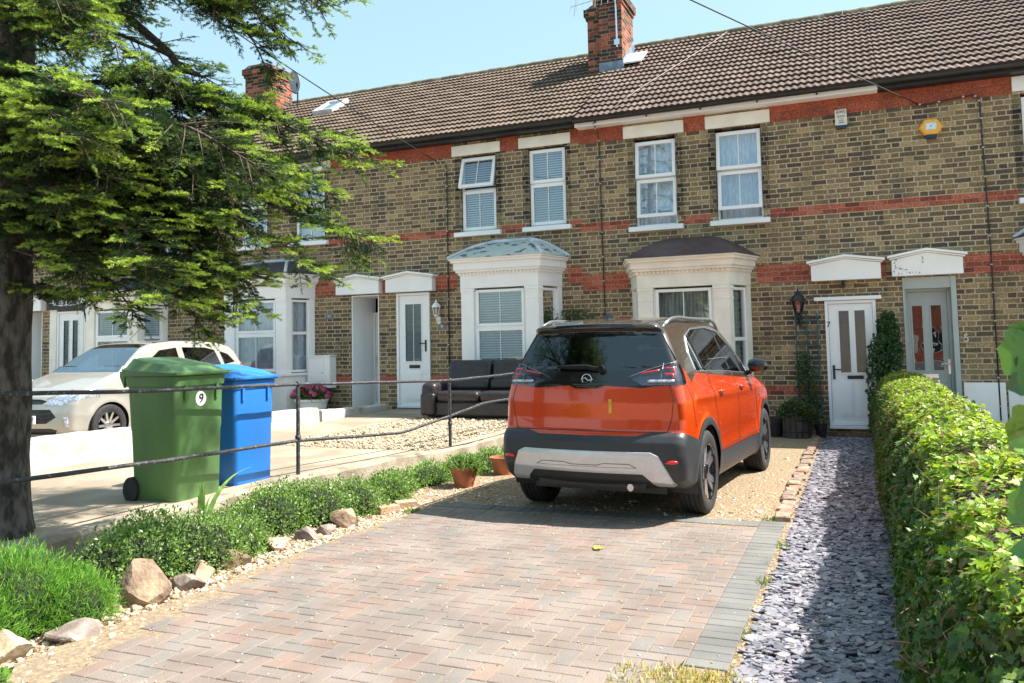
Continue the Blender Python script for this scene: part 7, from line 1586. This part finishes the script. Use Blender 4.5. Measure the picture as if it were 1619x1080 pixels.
# ---- loose ground cover: slate chips, pebbles, dry grass, fallen leaves -----------------
def chips():
    r_ = np.random.default_rng(12); out = []; cols = []; off = 0
    for (n, y0, y1, sz) in ((9000, 1.6, 5.6, .026), (13000, 5.6, 14.3, .028)):
        P = np.stack([r_.uniform(-.60, .24, n), r_.uniform(y0, y1, n), r_.uniform(.0, .022, n)], 1); S = sz*r_.lognormal(0, .32, n); ang = r_.uniform(0, 2*math.pi, n); q = 7
        tx_, ty_ = r_.normal(0, .13, n), r_.normal(0, .13, n); asp = r_.uniform(.45, .95, n); rad = r_.uniform(.75, 1.15, (n, q)); th = np.linspace(0, 2*math.pi, q, endpoint=False)[None]+r_.uniform(-.25, .25, (n, q))
        lx, ly = rad*np.cos(th)*S[:, None], rad*np.sin(th)*(S*asp)[:, None]; x = lx*np.cos(ang)[:, None]-ly*np.sin(ang)[:, None]; y = lx*np.sin(ang)[:, None]+ly*np.cos(ang)[:, None]; z = x*tx_[:, None]+y*ty_[:, None]
        T_ = np.stack([P[:, :1]+x, P[:, 1:2]+y, P[:, 2:]+z+.006], 2); Bm = T_-[0, 0, .006]; Cn = (P+[0, 0, .0065])[:, None]
        V = np.concatenate([T_, Bm, Cn], 1).reshape(-1, 3); k = np.arange(n)*(2*q+1)+off
        for i in range(q):
            j = (i+1) % q; out.append(np.stack([k+i, k+j, k+2*q], 1)); out.append(np.stack([k+q+i, k+q+j, k+j], 1)); out.append(np.stack([k+q+i, k+j, k+i], 1))
        c = tones(n, [(.235,.225,.27),(.30,.275,.315),(.15,.15,.185),(.34,.315,.325),(.25,.25,.285)], r_, .14); cols.append(np.tile(c, (3*q, 1))); off += len(V); (Vs := globals().setdefault('_cv', [])).append(V)
    V = np.concatenate(globals()['_cv']); m = mat('slate_chip', (1, 1, 1), .38, scale=40, col2=(.75,.75,.75), attr='tone', spec=.5, bump=.2)
    o = fast_mesh('slate_chips', V, np.concatenate(out), 3, m, col=np.concatenate(cols), org=(-.2,8,0)); tag(o, 'plum and blue-grey slate chippings covering the path', 'slate chippings', kind='stuff')
chips()
def pebbles(name, P, size, pal, label, seed, w=None):
    r_ = np.random.default_rng(seed); n = len(P); g = (1+5**.5)/2; I = unit(np.array([(-1,g,0),(1,g,0),(-1,-g,0),(1,-g,0),(0,-1,g),(0,1,g),(0,-1,-g),(0,1,-g),(g,0,-1),(g,0,1),(-g,0,-1),(-g,0,1)], float))
    Fi = np.array([(0,11,5),(0,5,1),(0,1,7),(0,7,10),(0,10,11),(1,5,9),(5,11,4),(11,10,2),(10,7,6),(7,1,8),(3,9,4),(3,4,2),(3,2,6),(3,6,8),(3,8,9),(4,9,5),(2,4,11),(6,2,10),(8,6,7),(9,8,1)])
    S = size*r_.lognormal(0, .35, n); sc = np.stack([np.ones(n), r_.uniform(.55, 1, n), r_.uniform(.4, .75, n)], 1)*S[:, None]; a = r_.uniform(0, 2*math.pi, n); V = I[None]*sc[:, None]*r_.uniform(.82, 1.15, (n, 12, 1))
    x = V[..., 0]*np.cos(a)[:, None]-V[..., 1]*np.sin(a)[:, None]; y = V[..., 0]*np.sin(a)[:, None]+V[..., 1]*np.cos(a)[:, None]; tl = r_.normal(0, .3, n)[:, None]; V = np.stack([x+P[:, :1], y+P[:, 1:2], V[..., 2]+x*tl+P[:, 2:]+S[:, None]*.35], 2).reshape(-1, 3)
    F_ = (Fi[None]+(np.arange(n)*12)[:, None, None]).reshape(-1, 3); c = np.repeat(tones(n, pal, r_, .14, w), 20, 0)
    o = fast_mesh(name, V, F_, 3, pebble_m, col=c, smooth=False, org=(float(P[:, 0].mean()), float(P[:, 1].mean()), 0)); tag(o, label, 'gravel', kind='stuff'); return o
pebble_m = mat('pebble', (1, 1, 1), .8, scale=50, col2=(.8,.78,.75), attr='tone', bump=.2)
GP = [(.50,.40,.27),(.58,.49,.37),(.40,.27,.16),(.45,.35,.26),(.31,.22,.15),(.55,.48,.41)]
r5 = np.random.default_rng(15)
def bed_points(n, y0, y1):
    y = r5.uniform(y0, y1, n); xl = np.array([wall_x(v) for v in y])+.12; xr = np.array([left_edge(v) for v in y])+.02; return np.stack([xl+(xr-xl)*r5.random(n)**.8, y, np.full(n, .0)], 1)
P1 = bed_points(7500, 2.4, 7.5); P2 = np.stack([r5.uniform(-4.6, -.80, 15000), r5.uniform(7.5, 14.2, 15000), np.full(15000, .003)], 1)
pebbles('gravel', P1, .0135, GP, 'pale shingle over the flower bed between the rocks', 51); pebbles('gravel', P2, .014, GP, 'cream shingle under and beside the orange car', 52)
y6 = r5.uniform(9.0, 12.9, 7000); x6 = -7.3+r5.random(7000)*2.35; pebbles('gravel', np.stack([x6, y6, .28+.009*(y6-5)+.002], 1), .015, [(.50,.42,.30),(.60,.50,.36),(.38,.29,.20)], 'patch of shingle on the concrete yard in front of the sofa', 53)
def fines():   # stray chips and grit scattered on the paving and the yard
    n = 1500; P = np.stack([r5.uniform(-4.1, -.7, n), r5.uniform(2.2, 7.4, n), np.full(n, .022)], 1); k = (np.abs(P[:, 0]+2.4)*r5.random(n) > .25) | (r5.random(n) < .6); pebbles('loose_grit', P[k], .0042, [(.75,.70,.6),(.6,.5,.4),(.3,.25,.2)], 'stray grit scattered across the block paving', 54)
fines()
def grass(name, areas, label, seed, pal, h=.06):
    r_ = np.random.default_rng(seed); Ps = []
    for (x0, x1, y0, y1, n) in areas: Ps.append(np.stack([r_.uniform(x0, x1, n), r_.uniform(y0, y1, n), np.full(n, .0)], 1))
    P = np.concatenate(Ps); n = len(P); D = unit(r_.normal(0, .55, (n, 3))+[0, 0, .9]); V, F_, rep = leaves(P, D, rnd_dirs(n, r_), h*r_.uniform(.4, 1.3, n), .05, .0, shape='kite', curl=.3)
    o = fast_mesh(name, V, F_, 3, foliage, col=np.tile(tones(n, pal, r_), (rep, 1)), org=(float(P[:, 0].mean()), float(P[:, 1].mean()), 0)); tag(o, label, 'grass', kind='stuff')
grass('dry_grass', [(-1.15,-.50,3.5,4.05,1700),(-1.0,-.6,3.8,4.1,500)], 'straw-coloured dry grass at the front end of the paving', 61, [(.62,.52,.26),(.55,.44,.20),(.70,.62,.38),(.30,.34,.10)], .055)
grass('grass_tufts', [(-4.12,-3.98,6.95,7.12,220),(-.68,-.60,5.6,5.75,120),(-.85,-.7,7.55,7.7,150),(-4.75,-4.45,7.1,7.5,260),(-.64,-.56,6.6,6.8,90),(-4.4,-4.25,7.3,7.6,150),(-.66,-.6,4.6,4.75,70)], 'small green weeds in the joints and edges of the drive', 62, [(.16,.27,.06),(.22,.32,.08)], .05)
def litter():
    r_ = np.random.default_rng(71); n = 420; P = np.stack([r_.uniform(-4.2, .2, n), r_.uniform(2.3, 12, n), np.full(n, .028)], 1); e = r_.random(n) < .5; P[e, 0] = np.where(r_.random(e.sum()) < .5, r_.normal(-3.9, .15, e.sum()), r_.normal(-.62, .06, e.sum()))
    D = r_.normal(0, 1, (n, 3))*[1, 1, .15]; V, F_, rep = leaves(P, D, np.tile([[0, 0, 1.0]], (n, 1))+r_.normal(0, .3, (n, 3)), r_.uniform(.008, .024, n), .6, .15, shape='kite')
    o = fast_mesh('leaf_litter', V, F_, 3, foliage, col=np.tile(tones(n, [(.22,.12,.05),(.35,.22,.09),(.12,.06,.03),(.5,.38,.15)], r_), (rep, 1)), org=(-2, 6, 0)); tag(o, 'dry brown leaf bits scattered over drive and path', 'leaf litter', kind='stuff')
    V, F_, rep = leaves(np.array([[-1.95,6.15,.03]]), np.array([[.7,.3,.05]]), np.array([[0,0,1.0]]), np.array([.09]), .9, .12, shape='ivy'); o = fast_mesh('fallen_leaf', V, F_, 3, foliage, col=np.tile([[.42,.40,.10]], (rep, 1)), org=(-1.95,6.15,.03)); tag(o, 'single yellowish fallen leaf lying on the middle of the paving', 'leaf')
litter()
